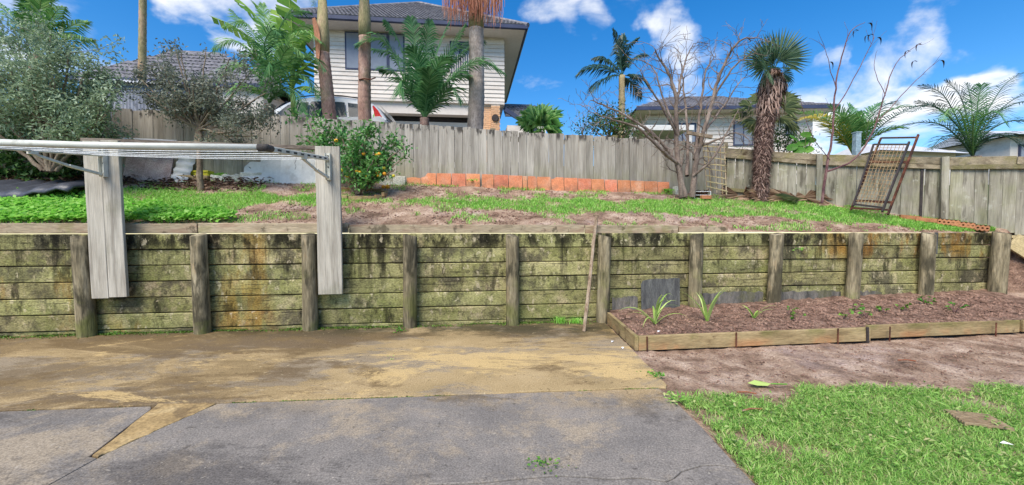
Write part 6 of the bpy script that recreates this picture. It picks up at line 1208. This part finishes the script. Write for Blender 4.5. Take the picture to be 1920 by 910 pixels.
def shrub_(name, label, u, v, Y, limbs, i0, rad_leaf, leafm, barkm, nleaf, L, W, seed, r0=.05, cat='shrub', per=1.0, extra=None, group=None, tw=1.0):
    random.seed(seed); b = at(u, v, Y); b = tz((b.x, b.y)) if Y < 8 else Vector((b.x, b.y, hz(b.x, b.y))); r = empty(name, b, label, cat, group); mb = MB(); tips = []
    for pl, ra, rb in limbs:
        out, rs = limb(mb, [at(a, c, Y + dy) - b if (a, c) != (u, v) else Vector((0, 0, -.03)) for a, c, dy in pl], ra, rb, 4, 7)
        for i in range(i0, len(out)):
            if random.random() < .8 * per:
                d = (out[i] - out[i - 1]).normalized(); o = d.orthogonal().normalized(); o.rotate(Matrix.Rotation(random.uniform(0, 6.28), 3, d)); twig(mb, out[i], d * .5 + o + Vector((0, 0, .2)), max(.005, rs[i] * .5), random.uniform(.18, .38) * tw, 1, tips, .35, 2.4, .05, 4, .6, 4, .003)
        tips.append((out[-1], (out[-1] - out[-2]).normalized()))
    mb.build('trunk', M[barkm], r, smooth=True); T = np.array([tuple(t[0]) for t in tips]); Dn = np.array([tuple(t[1]) for t in tips]); idx = rng.integers(0, len(T), nleaf); P = T[idx] + rng.normal(size=(nleaf, 3)) * rad_leaf - Dn[idx] * rng.random((nleaf, 1)) * rad_leaf * 1.2; D = Dn[idx] * .6 + rng.normal(size=(nleaf, 3)) * .8
    clump = rng.random(len(T))[idx] * .5 + rng.random(nleaf) * .5
    link('crown', leaf_mesh('crown', P, D, rng.uniform(.7, 1.15, nleaf) * L, rng.uniform(.75, 1.1, nleaf) * W, .2, clump), r, M[leafm]); return r, T
def shrubs():
    fan = lambda u, v, T, r0: [([(u + random.uniform(-.11, .11) * (a - u + 30 * random.uniform(-1, 1)), v + 3, dy * .15), ((u * 2 + a) / 3, v - (v - c) * .3, dy * .3), ((u + a * 2) / 3, v - (v - c) * .68, dy * .7), (a, c, dy)], r0 * random.uniform(.6, 1), .009) for a, c, dy in T]
    random.seed(3)
    T = [(10, 230, -.1), (-25, 180, 0), (20, 130, -.2), (55, 90, .0), (95, 70, -.1), (130, 100, -.2), (160, 140, -.1), (195, 170, 0), (200, 215, -.15), (150, 230, -.25), (100, 150, -.3), (60, 160, -.3), (15, 190, .2), (120, 180, .2), (80, 120, .2), (170, 190, .2), (-60, 120, 0), (-70, 210, 0), (30, 80, .2), (180, 245, -.1)]
    shrub('grey_shrub', "large grey-green shrub with many stems above the dark plastic sheet", 95, 318, 6.05, fan(95, 318, T, .034), 6, .075, 'feijoa', 'bark', 19000, .064, .027, 5)
    T = [(275, 175, -.1), (300, 120, 0), (340, 100, -.15), (385, 95, 0), (430, 110, -.1), (470, 135, 0), (498, 175, -.05), (490, 220, 0), (455, 245, -.2), (420, 160, -.25), (360, 150, -.25), (310, 170, .15), (400, 200, .2), (450, 180, .2), (340, 200, -.2), (480, 255, 0), (290, 140, .2), (265, 150, 0), (330, 92, .2)]
    tr = [([(375, 334, 0), (374, 290, 0), (372, 245, 0), (a + (372 - a) * .5, (245 + c) / 2 + 5, dy * .5), (a, c, dy)], .04 * random.uniform(.6, 1), .007) for a, c, dy in T]; tr[0] = (tr[0][0], .048, .01)
    shrub('dusty_tree', "small dusty-leaved tree on a single thin trunk by the yellow planter", 375, 334, 6.5, tr, 10, .065, 'feijoa2', 'bark', 8200, .058, .03, 6, cat='tree', per=.75, tw=.85)
    # citrus
    random.seed(4)
    T = [(655, 262, 0), (690, 252, -.1), (720, 268, 0), (750, 280, -.05), (760, 295, 0), (740, 318, -.2), (700, 300, -.3), (660, 300, -.25), (680, 268, -.2), (715, 290, -.2), (600, 250, .1), (578, 228, .15), (640, 250, .2), (575, 262, .1), (625, 280, 0), (730, 268, .2), (700, 330, -.25), (650, 325, -.15), (685, 262, .25), (610, 238, .15), (670, 260, .1), (735, 300, .15)]
    r, tp = shrub('citrus_tree', "small citrus tree with glossy green leaves and orange fruit in a ring of timber", 672, 360, 6.75, fan(672, 360, T, .024), 5, .07, 'citrus', 'bark', 3400, .085, .042, 8, cat='tree', per=.5, tw=.45)
    mb = MB(); V, F = [], []; n, m = 14, 9
    for j in range(m + 1):
        for i in range(n): t = math.pi * j / m; a = 2 * math.pi * i / n; V.append((math.sin(t) * math.cos(a), math.sin(t) * math.sin(a), math.cos(t) * (.92 - (.1 if j == 0 else 0))))
    F = [(j * n + i, j * n + (i + 1) % n, (j + 1) * n + (i + 1) % n, (j + 1) * n + i) for j in range(m) for i in range(n)]
    me = mb.add(V, F).mesh('fruit', True); me.materials.append(M['fruit']); meg = me.copy(); meg.materials[0] = M['greenfruit']
    for k, (u, v) in enumerate(((630.5, 264), (682, 289), (711, 289), (706, 290), (720, 315), (669, 322), (674, 324), (651, 330), (642, 319), (688, 332), (708, 323), (721, 326), (738, 330), (710, 330))):
        o = link('fruit', meg if k in (4, 8, 12) else me, r); o.location = at(u, v, 6.75 - (.0 if k == 0 else .20)) - r.location; s = random.uniform(.026, .034); o.scale = (s, s, s)
    for k, (u, v, lb) in enumerate(((719, 350, "fallen orange fruit outside the timber ring, left one of a touching pair"), (727, 350, "fallen orange fruit outside the timber ring, right one of a touching pair"), (664, 357, "fallen orange fruit just beside the citrus trunk, on the plank side"), (678, 355, "fallen orange fruit between the citrus trunk and another fruit"), (686, 355, "fallen orange fruit lying inside the ring to the trunk's right"))):
        o = link('fallen_fruit', me); p = on_terr(u, v + 4); o.location = p + Vector((0, 0, .03)); s = random.uniform(.035, .041); o.scale = (s, s, s); tag(o, lb, 'fruit', 'fallen fruit')
    q = empty('timber_ring', r.location.copy(), "low ring of split timber pieces around the citrus trunk", 'edging ring')
    for k in range(13):
        a = 2 * math.pi * k / 13; c = Vector((.44 * math.cos(a), .26 * math.sin(a), 0)); c.z = float(terr(r.location.x + c.x, r.location.y + c.y)) - r.location.z + .02; mb = MB(); mb.box((0, 0, 0), (random.uniform(.16, .24), .05, .07), Matrix.Rotation(math.atan2(.26 * math.cos(a), -.44 * math.sin(a)), 3, 'Z')); o = mb.build('timber_piece', M['edging'], q, bev=.008); o.location = c
    # green mounds and twigs beyond the fence
    for (u, v, Y, T, lb, n, lm) in ((1142, 262, 10.4, [(1105, 240, 0), (1125, 228, .1), (1150, 226, 0), (1172, 236, .1), (1140, 240, -.2), (1180, 248, 0), (1160, 232, -.1)], "dark green leafy bush showing over the fence below the slender distant palm", 1800, 'shrubleaf'), (1462, 300, 10.8, [(1480, 262, 0), (1455, 255, .1), (1440, 265, 0), (1500, 270, 0)], "green bush behind the fence between the fan palm and the sapling", 900, 'shrubleaf')):
        shrub('leafy_bush', lb, u, v, Y, fan(u, v, T, .03), 5, .12, lm, 'bark', n, .08, .04, 9, group='bushes beyond the fence')
    b = at(1092, 262, 10.6); b = Vector((b.x, b.y, hz(b.x, b.y))); r = empty('twiggy_shrub', b, "bare twiggy shrub just above the fence beside the rounded fan palm clump", 'shrub'); mb = MB(); tips = []
    for (u, v) in ((1070, 225), (1082, 205), (1095, 210), (1108, 198), (1118, 222), (1075, 240), (1102, 228)): limb(mb, [Vector((0, 0, 0)), (at(1092, 250, 10.6) - b) , at(u, v, 10.6) - b], .015, .003, 4, 5); twig(mb, at(u, v + 15, 10.6) - b, Vector((random.uniform(-.5, .5), 0, 1)), .004, .3, 1, tips, .3, 2, .05, 4, .6, 3, .0025)
    mb.build('trunk', M['greybark'], r)
    # dark undergrowth at the far end of the terrace, behind the large shrub
    P = np.stack([rng.uniform(-10.2, -7.0, 5200), np.zeros(5200), np.zeros(5200)], 1); P[:, 1] = Yback(P[:, 0]) - rng.uniform(.02, .5, 5200); P[:, 2] = terr(P[:, 0], P[:, 1]) + rng.random(5200) ** 1.5 * 1.35; o = link('undergrowth', leaf_mesh('undergrowth', P, rng.normal(size=(5200, 3)), .09, .05), None, M['shrubleaf']); tag(o, "dark tangled undergrowth against the fence behind the large shrub", 'undergrowth', kind='stuff')
shrubs()

# ------------------------------------------------------------------ ground cover and small things
def ground_cover():
    random.seed(21)
    def lo_(X): return np.interp(X, [-14, -4.4, -3.7, -2.2, 0, 2.5, 4.5, 6, 7.2], [.0, .0, .36, .36, .27, .33, .30, .2, .02])
    def hi_(X): return np.interp(X, [-14, -5.2, -4.2, -2, 0, 2.5, 3.5, 5.6, 7.6], [.74, .72, .62, .60, .62, .70, .80, .93, .60])
    def patch(X, Y):
        q = terr_q(X, Y); e = (fbm(X, Y, 1.7) - .5) * .28; inb = np.clip((q - lo_(X) + e) / .06, 0, 1) * np.clip((hi_(X) - q + e) / .06, 0, 1)
        edge = np.clip((q - .90) / .05, 0, 1) * (vnoise(X * 2.3, Y * 2.3) > .33) * .6; sp = (fbm(X + 7, Y, 3.2) > .62) * .30
        return np.clip(np.maximum(inb * (.35 + .65 * (fbm(X, Y, 2.6) > .36)), np.maximum(edge, sp)), 0, 1)
    n = 210000; X = rng.uniform(-11, 8.1, n); Q = rng.random(n); Y = Yf(X) + .05 + Q * (Yb(X) - Yf(X) - .07); keep = rng.random(n) < patch(X, Y); keep &= Yb(X) - Yf(X) > .2; X, Y = X[keep], Y[keep]; P = np.stack([X, Y, terr(X, Y) - .005], 1); m = len(P)
    tall = .6 + .9 * fbm(X, Y, 2.2); o = link('grass', blade_mesh('grass', P, rng.uniform(.03, .068, m) * tall, rng.uniform(.006, .011, m), .8), None, M['grass']); tag(o, "bright green grass in bands across the upper garden terrace", 'grass', kind='stuff')
    # lush clover patch along the top board
    n = 12000; X = rng.uniform(-8.8, -3.55, n); q = rng.uniform(.02, .34, n); Y = Yf(X) + q * (Yb(X) - Yf(X)); k = (q + (fbm(X, Y, 2) - .5) * .25 < np.interp(X, [-9, -4.9, -3.5], [.36, .30, .05])) & (fbm(X, Y, 3.1) > .3); X, Y = X[k], Y[k]; m = len(X); P = np.stack([X, Y, terr(X, Y) + .03 + rng.random(m) ** .5 * .08 + (fbm(X, Y, 5) - .4) * .08], 1); D = rng.normal(size=(m, 3)); D[:, 2] *= .25
    o = link('clover', leaf_mesh('clover', P, D, rng.uniform(.045, .08, m), rng.uniform(.04, .065, m), .08), None, M['clover']); tag(o, "lush bright clover bank along the board on the wall top", 'clover', kind='stuff')
    # taller weeds on the far side near the plastic sheet
    n = 5200; X = rng.uniform(-8.8, -6.0, n); Y = rng.uniform(5.35, 5.95, n) ; k = fbm(X, Y, 3.3) > .42; X, Y = X[k], Y[k]; m = len(X); P = np.stack([X, Y, terr(X, Y) + rng.random(m) * .1], 1); D = rng.normal(size=(m, 3)); D[:, 2] = np.abs(D[:, 2]); o = link('weeds', leaf_mesh('weeds', P, D, rng.uniform(.03, .06, m), rng.uniform(.02, .04, m)), None, M['clover']); tag(o, "leafy green weeds around the dark plastic sheet", 'weeds', kind='stuff')
    # front lawn
    def lawn_d(X, Y):
        f = np.interp(X, [1.2, 1.35, 1.6, 2.2, 3.0, 4.0, 7, 10], [2.9, 3.1, 3.2, 3.28, 3.3, 3.34, 3.3, 3.4]) + (fbm(X, Y, 2.0) - .5) * .42
        return np.clip((f - Y) / .10, 0, 1) * (.16 + .84 * np.clip((fbm(X + 3, Y, 2.6) - .33) / .10, 0, 1)) * np.clip((X - 1.24 - .05 * vnoise(X * 0, Y * 6)) / .05, 0, 1)
    n = 230000; X = 1.24 + rng.random(n) ** 1.3 * 7.5; Y = rng.uniform(1.2, 3.75, n); k = rng.random(n) < lawn_d(X, Y); X, Y = X[k], Y[k]; m = len(X); P = np.stack([X, Y, np.full(m, -.02)], 1); tall = .45 + 1.0 * fbm(X, Y, 3.0)
    o = link('grass', blade_mesh('grass', P, rng.uniform(.02, .056, m) * tall, rng.uniform(.003, .0065, m), 1.3), None, M['lawn']); tag(o, "patchy green lawn beside the grey concrete path", 'grass', kind='stuff')
    n = 16000; X = 1.24 + rng.random(n) * 5; Y = rng.uniform(1.3, 3.7, n); k = (rng.random(n) < lawn_d(X, Y)) & (fbm(X + 5, Y + 2, 2.7) > .50); X, Y = X[k], Y[k]; m = len(X); P = np.stack([X, Y, rng.uniform(-.02, .03, m)], 1); D = rng.normal(size=(m, 3)); D[:, 2] = np.abs(D[:, 2]) * .5; o = link('lawn_weeds', leaf_mesh('lawn_weeds', P, D, rng.uniform(.02, .05, m), rng.uniform(.008, .02, m)), None, M['lawn']); tag(o, "broad-leaved weeds mixed through the patchy lawn", 'weeds', kind='stuff')
    # clods of soil
    ico = np.array([(0, 0, 1), (.9, 0, .3), (.25, .85, .35), (-.75, .5, .3), (-.7, -.55, .35), (.3, -.85, .3), (.6, .5, -.5), (-.3, .8, -.5), (-.8, 0, -.5), (-.2, -.8, -.5), (.65, -.5, -.5), (0, 0, -.7)]); fc = np.array([(0, 1, 2), (0, 2, 3), (0, 3, 4), (0, 4, 5), (0, 5, 1), (1, 6, 2), (2, 7, 3), (3, 8, 4), (4, 9, 5), (5, 10, 1), (2, 6, 7), (3, 7, 8), (4, 8, 9), (5, 9, 10), (1, 10, 6)])
    def clods(name, P, s, lb):
        m = len(P); V = ico[None] * (s[:, None, None] * rng.uniform(.6, 1.3, (m, 12, 1))) * np.array([1.25, 1, .6]); a = rng.random(m) * 6.28; c, s_ = np.cos(a)[:, None], np.sin(a)[:, None]; x = V[:, :, 0] * c - V[:, :, 1] * s_; y = V[:, :, 0] * s_ + V[:, :, 1] * c; V = np.stack([x, y, V[:, :, 2]], -1) + P[:, None]; F = (fc[None] + (np.arange(m) * 12)[:, None, None]).reshape(-1, 3); o = link(name, np_mesh(name, V.reshape(-1, 3), F), None, M['clod']); tag(o, lb, 'soil', kind='stuff')
    n = 9000; X = rng.uniform(1.4, 7.2, n); t = rng.random(n); Y = 4.38 + (X - 1.34) * .135 + t * 1.15; P = np.stack([X, Y, bed_z(X, Y) + .004 + (fbm(X, Y, 6) - .5) * .06], 1); clods('soil_clods', P, .006 + .014 * rng.random(n) ** 3, "crumbly clods of dark soil in the planting bed")
    n = 5000; X = rng.uniform(1.3, 7, n); Y = rng.uniform(2.9, 5.0, n); k = Y < 4.27 + (X - 1.34) * .135; X, Y = X[k], Y[k]; P = np.stack([X, Y, np.full(len(X), -.018)], 1); clods('soil_crumbs', P, .003 + .010 * rng.random(len(X)) ** 4, "crumbs of reddish soil in front of the bed edging")
    n = 15000; X = rng.uniform(-6, 7.6, n); q = rng.random(n); Y = Yf(X) + .05 + q * (Yb(X) - Yf(X) - .1); P = np.stack([X, Y, terr(X, Y) + .002], 1); clods('terrace_clods', P, .006 + .014 * rng.random(n) ** 3, "crumbs of brown soil between the grass bands of the terrace")
    # leaf litter below the shrubs
    n = 2600; X = np.concatenate([rng.uniform(-8.6, -6.2, n), rng.uniform(-6.0, -4.2, 700)]); Y = Yb(X) - rng.uniform(.05, .7, len(X)); P = np.stack([X, Y, terr(X, Y) + rng.random(len(X)) * .1], 1); D = rng.normal(size=(len(X), 3)); D[:, 2] *= .3; o = link('leaf_litter', leaf_mesh('leaf_litter', P, D, rng.uniform(.04, .12, len(X)), .03), None, M['litter']); tag(o, "brown dead leaves heaped below the shrubs along the fence", 'leaf litter', kind='stuff')
ground_cover()
def dead_fronds():
    random.seed(31); k = 0
    spots = [(1392, 372, .2, "dry brown frond lying left of the shaggy palm trunk"), (1452, 366, -.1, "dry brown frond lying against the fence right behind the shaggy trunk"), (1478, 372, .3, "dry tan frond in the middle of the heap beside the fan palm"), (1505, 380, -.25, "dry dark frond at the outer end of the heap near the fence post"), (1440, 376, .5, "short dry frond tucked against the base of the shaggy trunk"), (1490, 368, .05, "dry pale frond on top of the heap beside the fan palm")]
    for (u, v, a, lb) in spots:
        p = on_terr(u, v); r = empty('dead_frond', p, lb, 'palm frond', 'fallen fronds'); mb = MB(); d = Vector((math.cos(a), math.sin(a), .03)); mb.tube([-d * .38, d * .0 + Vector((0, 0, .05)), d * .3 + Vector((0, 0, .04))], [.02, .014, .01], 5, val=.8); fan_leaf(mb, d * .02 + Vector((0, 0, .10)), d + Vector((0, 0, .12)), Vector((0, -1, .6)), .5, 24, 1.5, .25); fan_leaf(mb, -d * .1 + Vector((0, 0, .08)), -d + Vector((0, .2, .1)), Vector((0, -1, .5)), .42, 18, 1.3, .2); mb.build('leaf', M['deadleaf'], r)
    p = on_terr(1496, 376); r = empty('green_frond', p + Vector((0, -.05, .03)), "fallen fan leaf still pale green, lying in front of the dry fronds", 'palm frond', 'fallen fronds'); mb = MB(); d = Vector((-.95, -.25, .05)); mb.tube([-d * .35, Vector((0, 0, .04))], [.012, .01], 5, val=.8); fan_leaf(mb, Vector((0, 0, .04)), d, Vector((.1, -.5, 1)), .5, 24, 1.3, .1); mb.build('leaf', M['palm_olive'], r)
dead_fronds()
def tuft(name, p, n, L, W, lb, cat='weed', m='weed', blade=False):
    P = rng.normal(size=(n, 3)) * np.array([.05, .04, .0]); P[:, 2] = rng.random(n) * (.0 if blade else .03); r = None
    me = blade_mesh(name, P, rng.uniform(.5, 1, n) * L, W, 1.0) if blade else leaf_mesh(name, P, rng.normal(size=(n, 3)) * np.array([1, 1, .3]) + np.array([0, 0, .35]), rng.uniform(.5, 1, n) * L, rng.uniform(.6, 1, n) * W)
    o = link(name, me, None, M[m]); o.location = p; return tag(o, lb, cat, 'weeds in the paving')
def small_things():
    random.seed(41)
    tuft('weed_tuft', at_z(1016, 872), 30, .026, .018, "small green weed growing out of the crack in the grey concrete"); tuft('weed_tuft', at_z(1034, 880), 22, .022, .015, "mossy yellow-green weed beside the weed in the concrete crack", m='moss')
    tuft('grass_tuft', at_z(1052, 606), 110, .12, .006, "grass tuft at the foot of the wall left of the leaning stake", blade=True, m='clover'); tuft('grass_tuft', at_z(1082, 606), 90, .10, .006, "grass tuft directly behind the leaning stake at the wall foot", blade=True, m='clover')
    tuft('weed_tuft', at_z(752, 622), 22, .05, .03, "little green weed at the foot of the post right of the bare plank upright"); tuft('weed_tuft', at_z(220, 626), 60, .03, .02, "dark green weed under the wide double plank upright"); tuft('weed_tuft', at_z(1228, 705), 36, .05, .02, "weed on the soil at the corner of the stained patio"); tuft('weed_tuft', at_z(1268, 752), 60, .06, .02, "weed clump where path, soil and lawn meet", m='lawn'); tuft('weed_tuft', at_z(731, 675), 5, .03, .02, "tiny green leaf on the stained patio", m='clover')
    tuft('rubble_weed', on_terr(412, 328) + Vector((0, .04, .1)), 140, .06, .035, "green weed spilling over the rough whitewashed rubble block", m='clover'); tuft('fence_weed', on_terr(884, 330) + Vector((0, 0, .12)), 40, .06, .03, "green weed growing over the fourth terracotta tile", m='clover'); tuft('fence_weed', on_terr(1250, 352) + Vector((0, 0, .05)), 50, .09, .05, "broad-leaved weed at the tile row's end by the bare tree", m='clover'); tuft('wall_weed', wl(ws(1498, .05), .05, .98), 12, .05, .04, "single weed sprouting from a joint of the retaining wall", m='clover')
    # moss along the joint and the wall foot
    J0, J1 = at_z(0, 770), at_z(1235, 727); n = 2600; t = rng.random(n); X = J0.x + (J1.x - J0.x) * t; Y = J0.y + (J1.y - J0.y) * t + rng.normal(size=n) * .008; k = fbm(X, Y, 3) > .50; P = np.stack([X, Y, np.full(n, -.008)], 1)[k]; me = leaf_mesh('moss', P, rng.normal(size=P.shape) + np.array([0, 0, .5]), .012, .008); o = link('moss', me, None, M['moss']); tag(o, "thin line of green moss along the joint across the concrete", 'moss', kind='stuff')
    n = 9000; s = rng.uniform(-7, 1.3, n); q = np.abs(rng.normal(size=n)) * .06; base = np.array([tuple(wl(float(a), .03 + float(b), 0)) for a, b in zip(s, q)]); k = fbm(s, q * 4, 2.2) > .44; P = base[k]; o = link('wall_moss', leaf_mesh('wall_moss', P, rng.normal(size=P.shape) + np.array([0, 0, .6]), .022, .014), None, M['moss']); tag(o, "dark moss along the foot of the retaining wall", 'moss', kind='stuff')
    # fallen leaf on the soil
    p = at_z(1432, 722, .005); mb = MB(); V = [(-.13, .01, .012), (-.06, .03, .03), (.03, .02, .015), (.06, 0, .01), (.02, -.02, .0), (-.07, -.025, .005), (-.02, 0, .022)]; mb.add(V, [(0, 6, 1), (1, 6, 2), (2, 6, 3), (3, 6, 4), (4, 6, 5), (5, 6, 0)], .8); r = empty('fallen_leaf', p, "large pale green fallen leaf on the bare soil", 'leaf'); mb.build('blade', M['strap'], r); mb = MB(); mb.tube([Vector((.06, 0, .01)), Vector((.12, -.01, .012)), Vector((.19, -.005, .008))], .006, 5, val=.9); mb.build('stalk', M['weed'], r)
    for (u, v, L, a, lb) in ((1410, 771, .16, .2, "short brown stick lying at the edge of the lawn"), (1700, 678, .16, -.1, "small grey stick on the bare soil before the bed"), (1400, 739, .14, -.2, "dark thin stick on the soil just beyond the lawn edge")):
        p = at_z(u, v, .0); mb = MB(); mb.tube([Vector((-L / 2, 0, .01)), Vector((0, .01, .014)), Vector((L / 2, 0, .008))], .006, 5); o = mb.build('twig', M['stake']); o.location = p; o.rotation_euler.z = a; tag(o, lb, 'stick', 'sticks on the ground')
    for (u, v, z, lb) in ((1167, 653, .002, "torn white scrap on the soil by the bed corner"), (1148, 641, .004, "tiny white scrap on the stained patio near the bed corner"), (1235, 622, .12, "tiny white scrap inside the bed behind the front board"), (1890, 834, .04, "small white scrap lying in the lawn")):
        p = at_z(u, v, z); mb = MB(); mb.add([(-.03, -.01, 0), (.01, -.018, .012), (.035, 0, .004), (.0, .016, .01)], [(0, 1, 2, 3)]); o = mb.build('scrap', M['litterwhite']); o.location = p; o.rotation_euler.z = random.uniform(0, 3); tag(o, lb, 'scrap', 'scraps of litter')
    # drain grate in the lawn
    p = at_z(1832, 786, .012); r = empty('drain_grate', p, "beige slatted drain grate half sunk in the lawn", 'grate'); r.rotation_euler.z = -.35
    for k in range(8):
        mb = MB(); mb.box((0, -.10 + .028 * k, 0), (.24, .013, .014)); mb.build('slat', M['grate'], r)
    for x in (-.112, 0, .112):
        mb = MB(); mb.box((x, 0, -.010), (.018, .22, .014)); mb.build('frame_bar', M['grate'], r)
    # litter flakes on the soil
    n = 260; X = rng.uniform(1.5, 6.8, n); Y = rng.uniform(3.2, 4.9, n); k = Y < 4.2 + (X - 1.34) * .135; P = np.stack([X, Y, np.full(n, .0)], 1)[k]; D = rng.normal(size=P.shape) * np.array([1, 1, .1]); o = link('leaf_flakes', leaf_mesh('leaf_flakes', P, D, .03, .012), None, M['deadleaf']); tag(o, "scattered dry leaf flakes on the bare soil", 'leaf litter', kind='stuff')
    n = 220; X = rng.uniform(1.5, 6.8, n); t = rng.random(n); Y = 4.4 + (X - 1.34) * .135 + t * 1.1; P = np.stack([X, Y, bed_z(X, Y) + .015], 1); D = rng.normal(size=P.shape) * np.array([1, 1, .2]); o = link('bed_litter', leaf_mesh('bed_litter', P, D, .04, .01), None, M['deadleaf']); tag(o, "dry stalks and leaf bits on the bed soil", 'leaf litter', kind='stuff')
small_things()
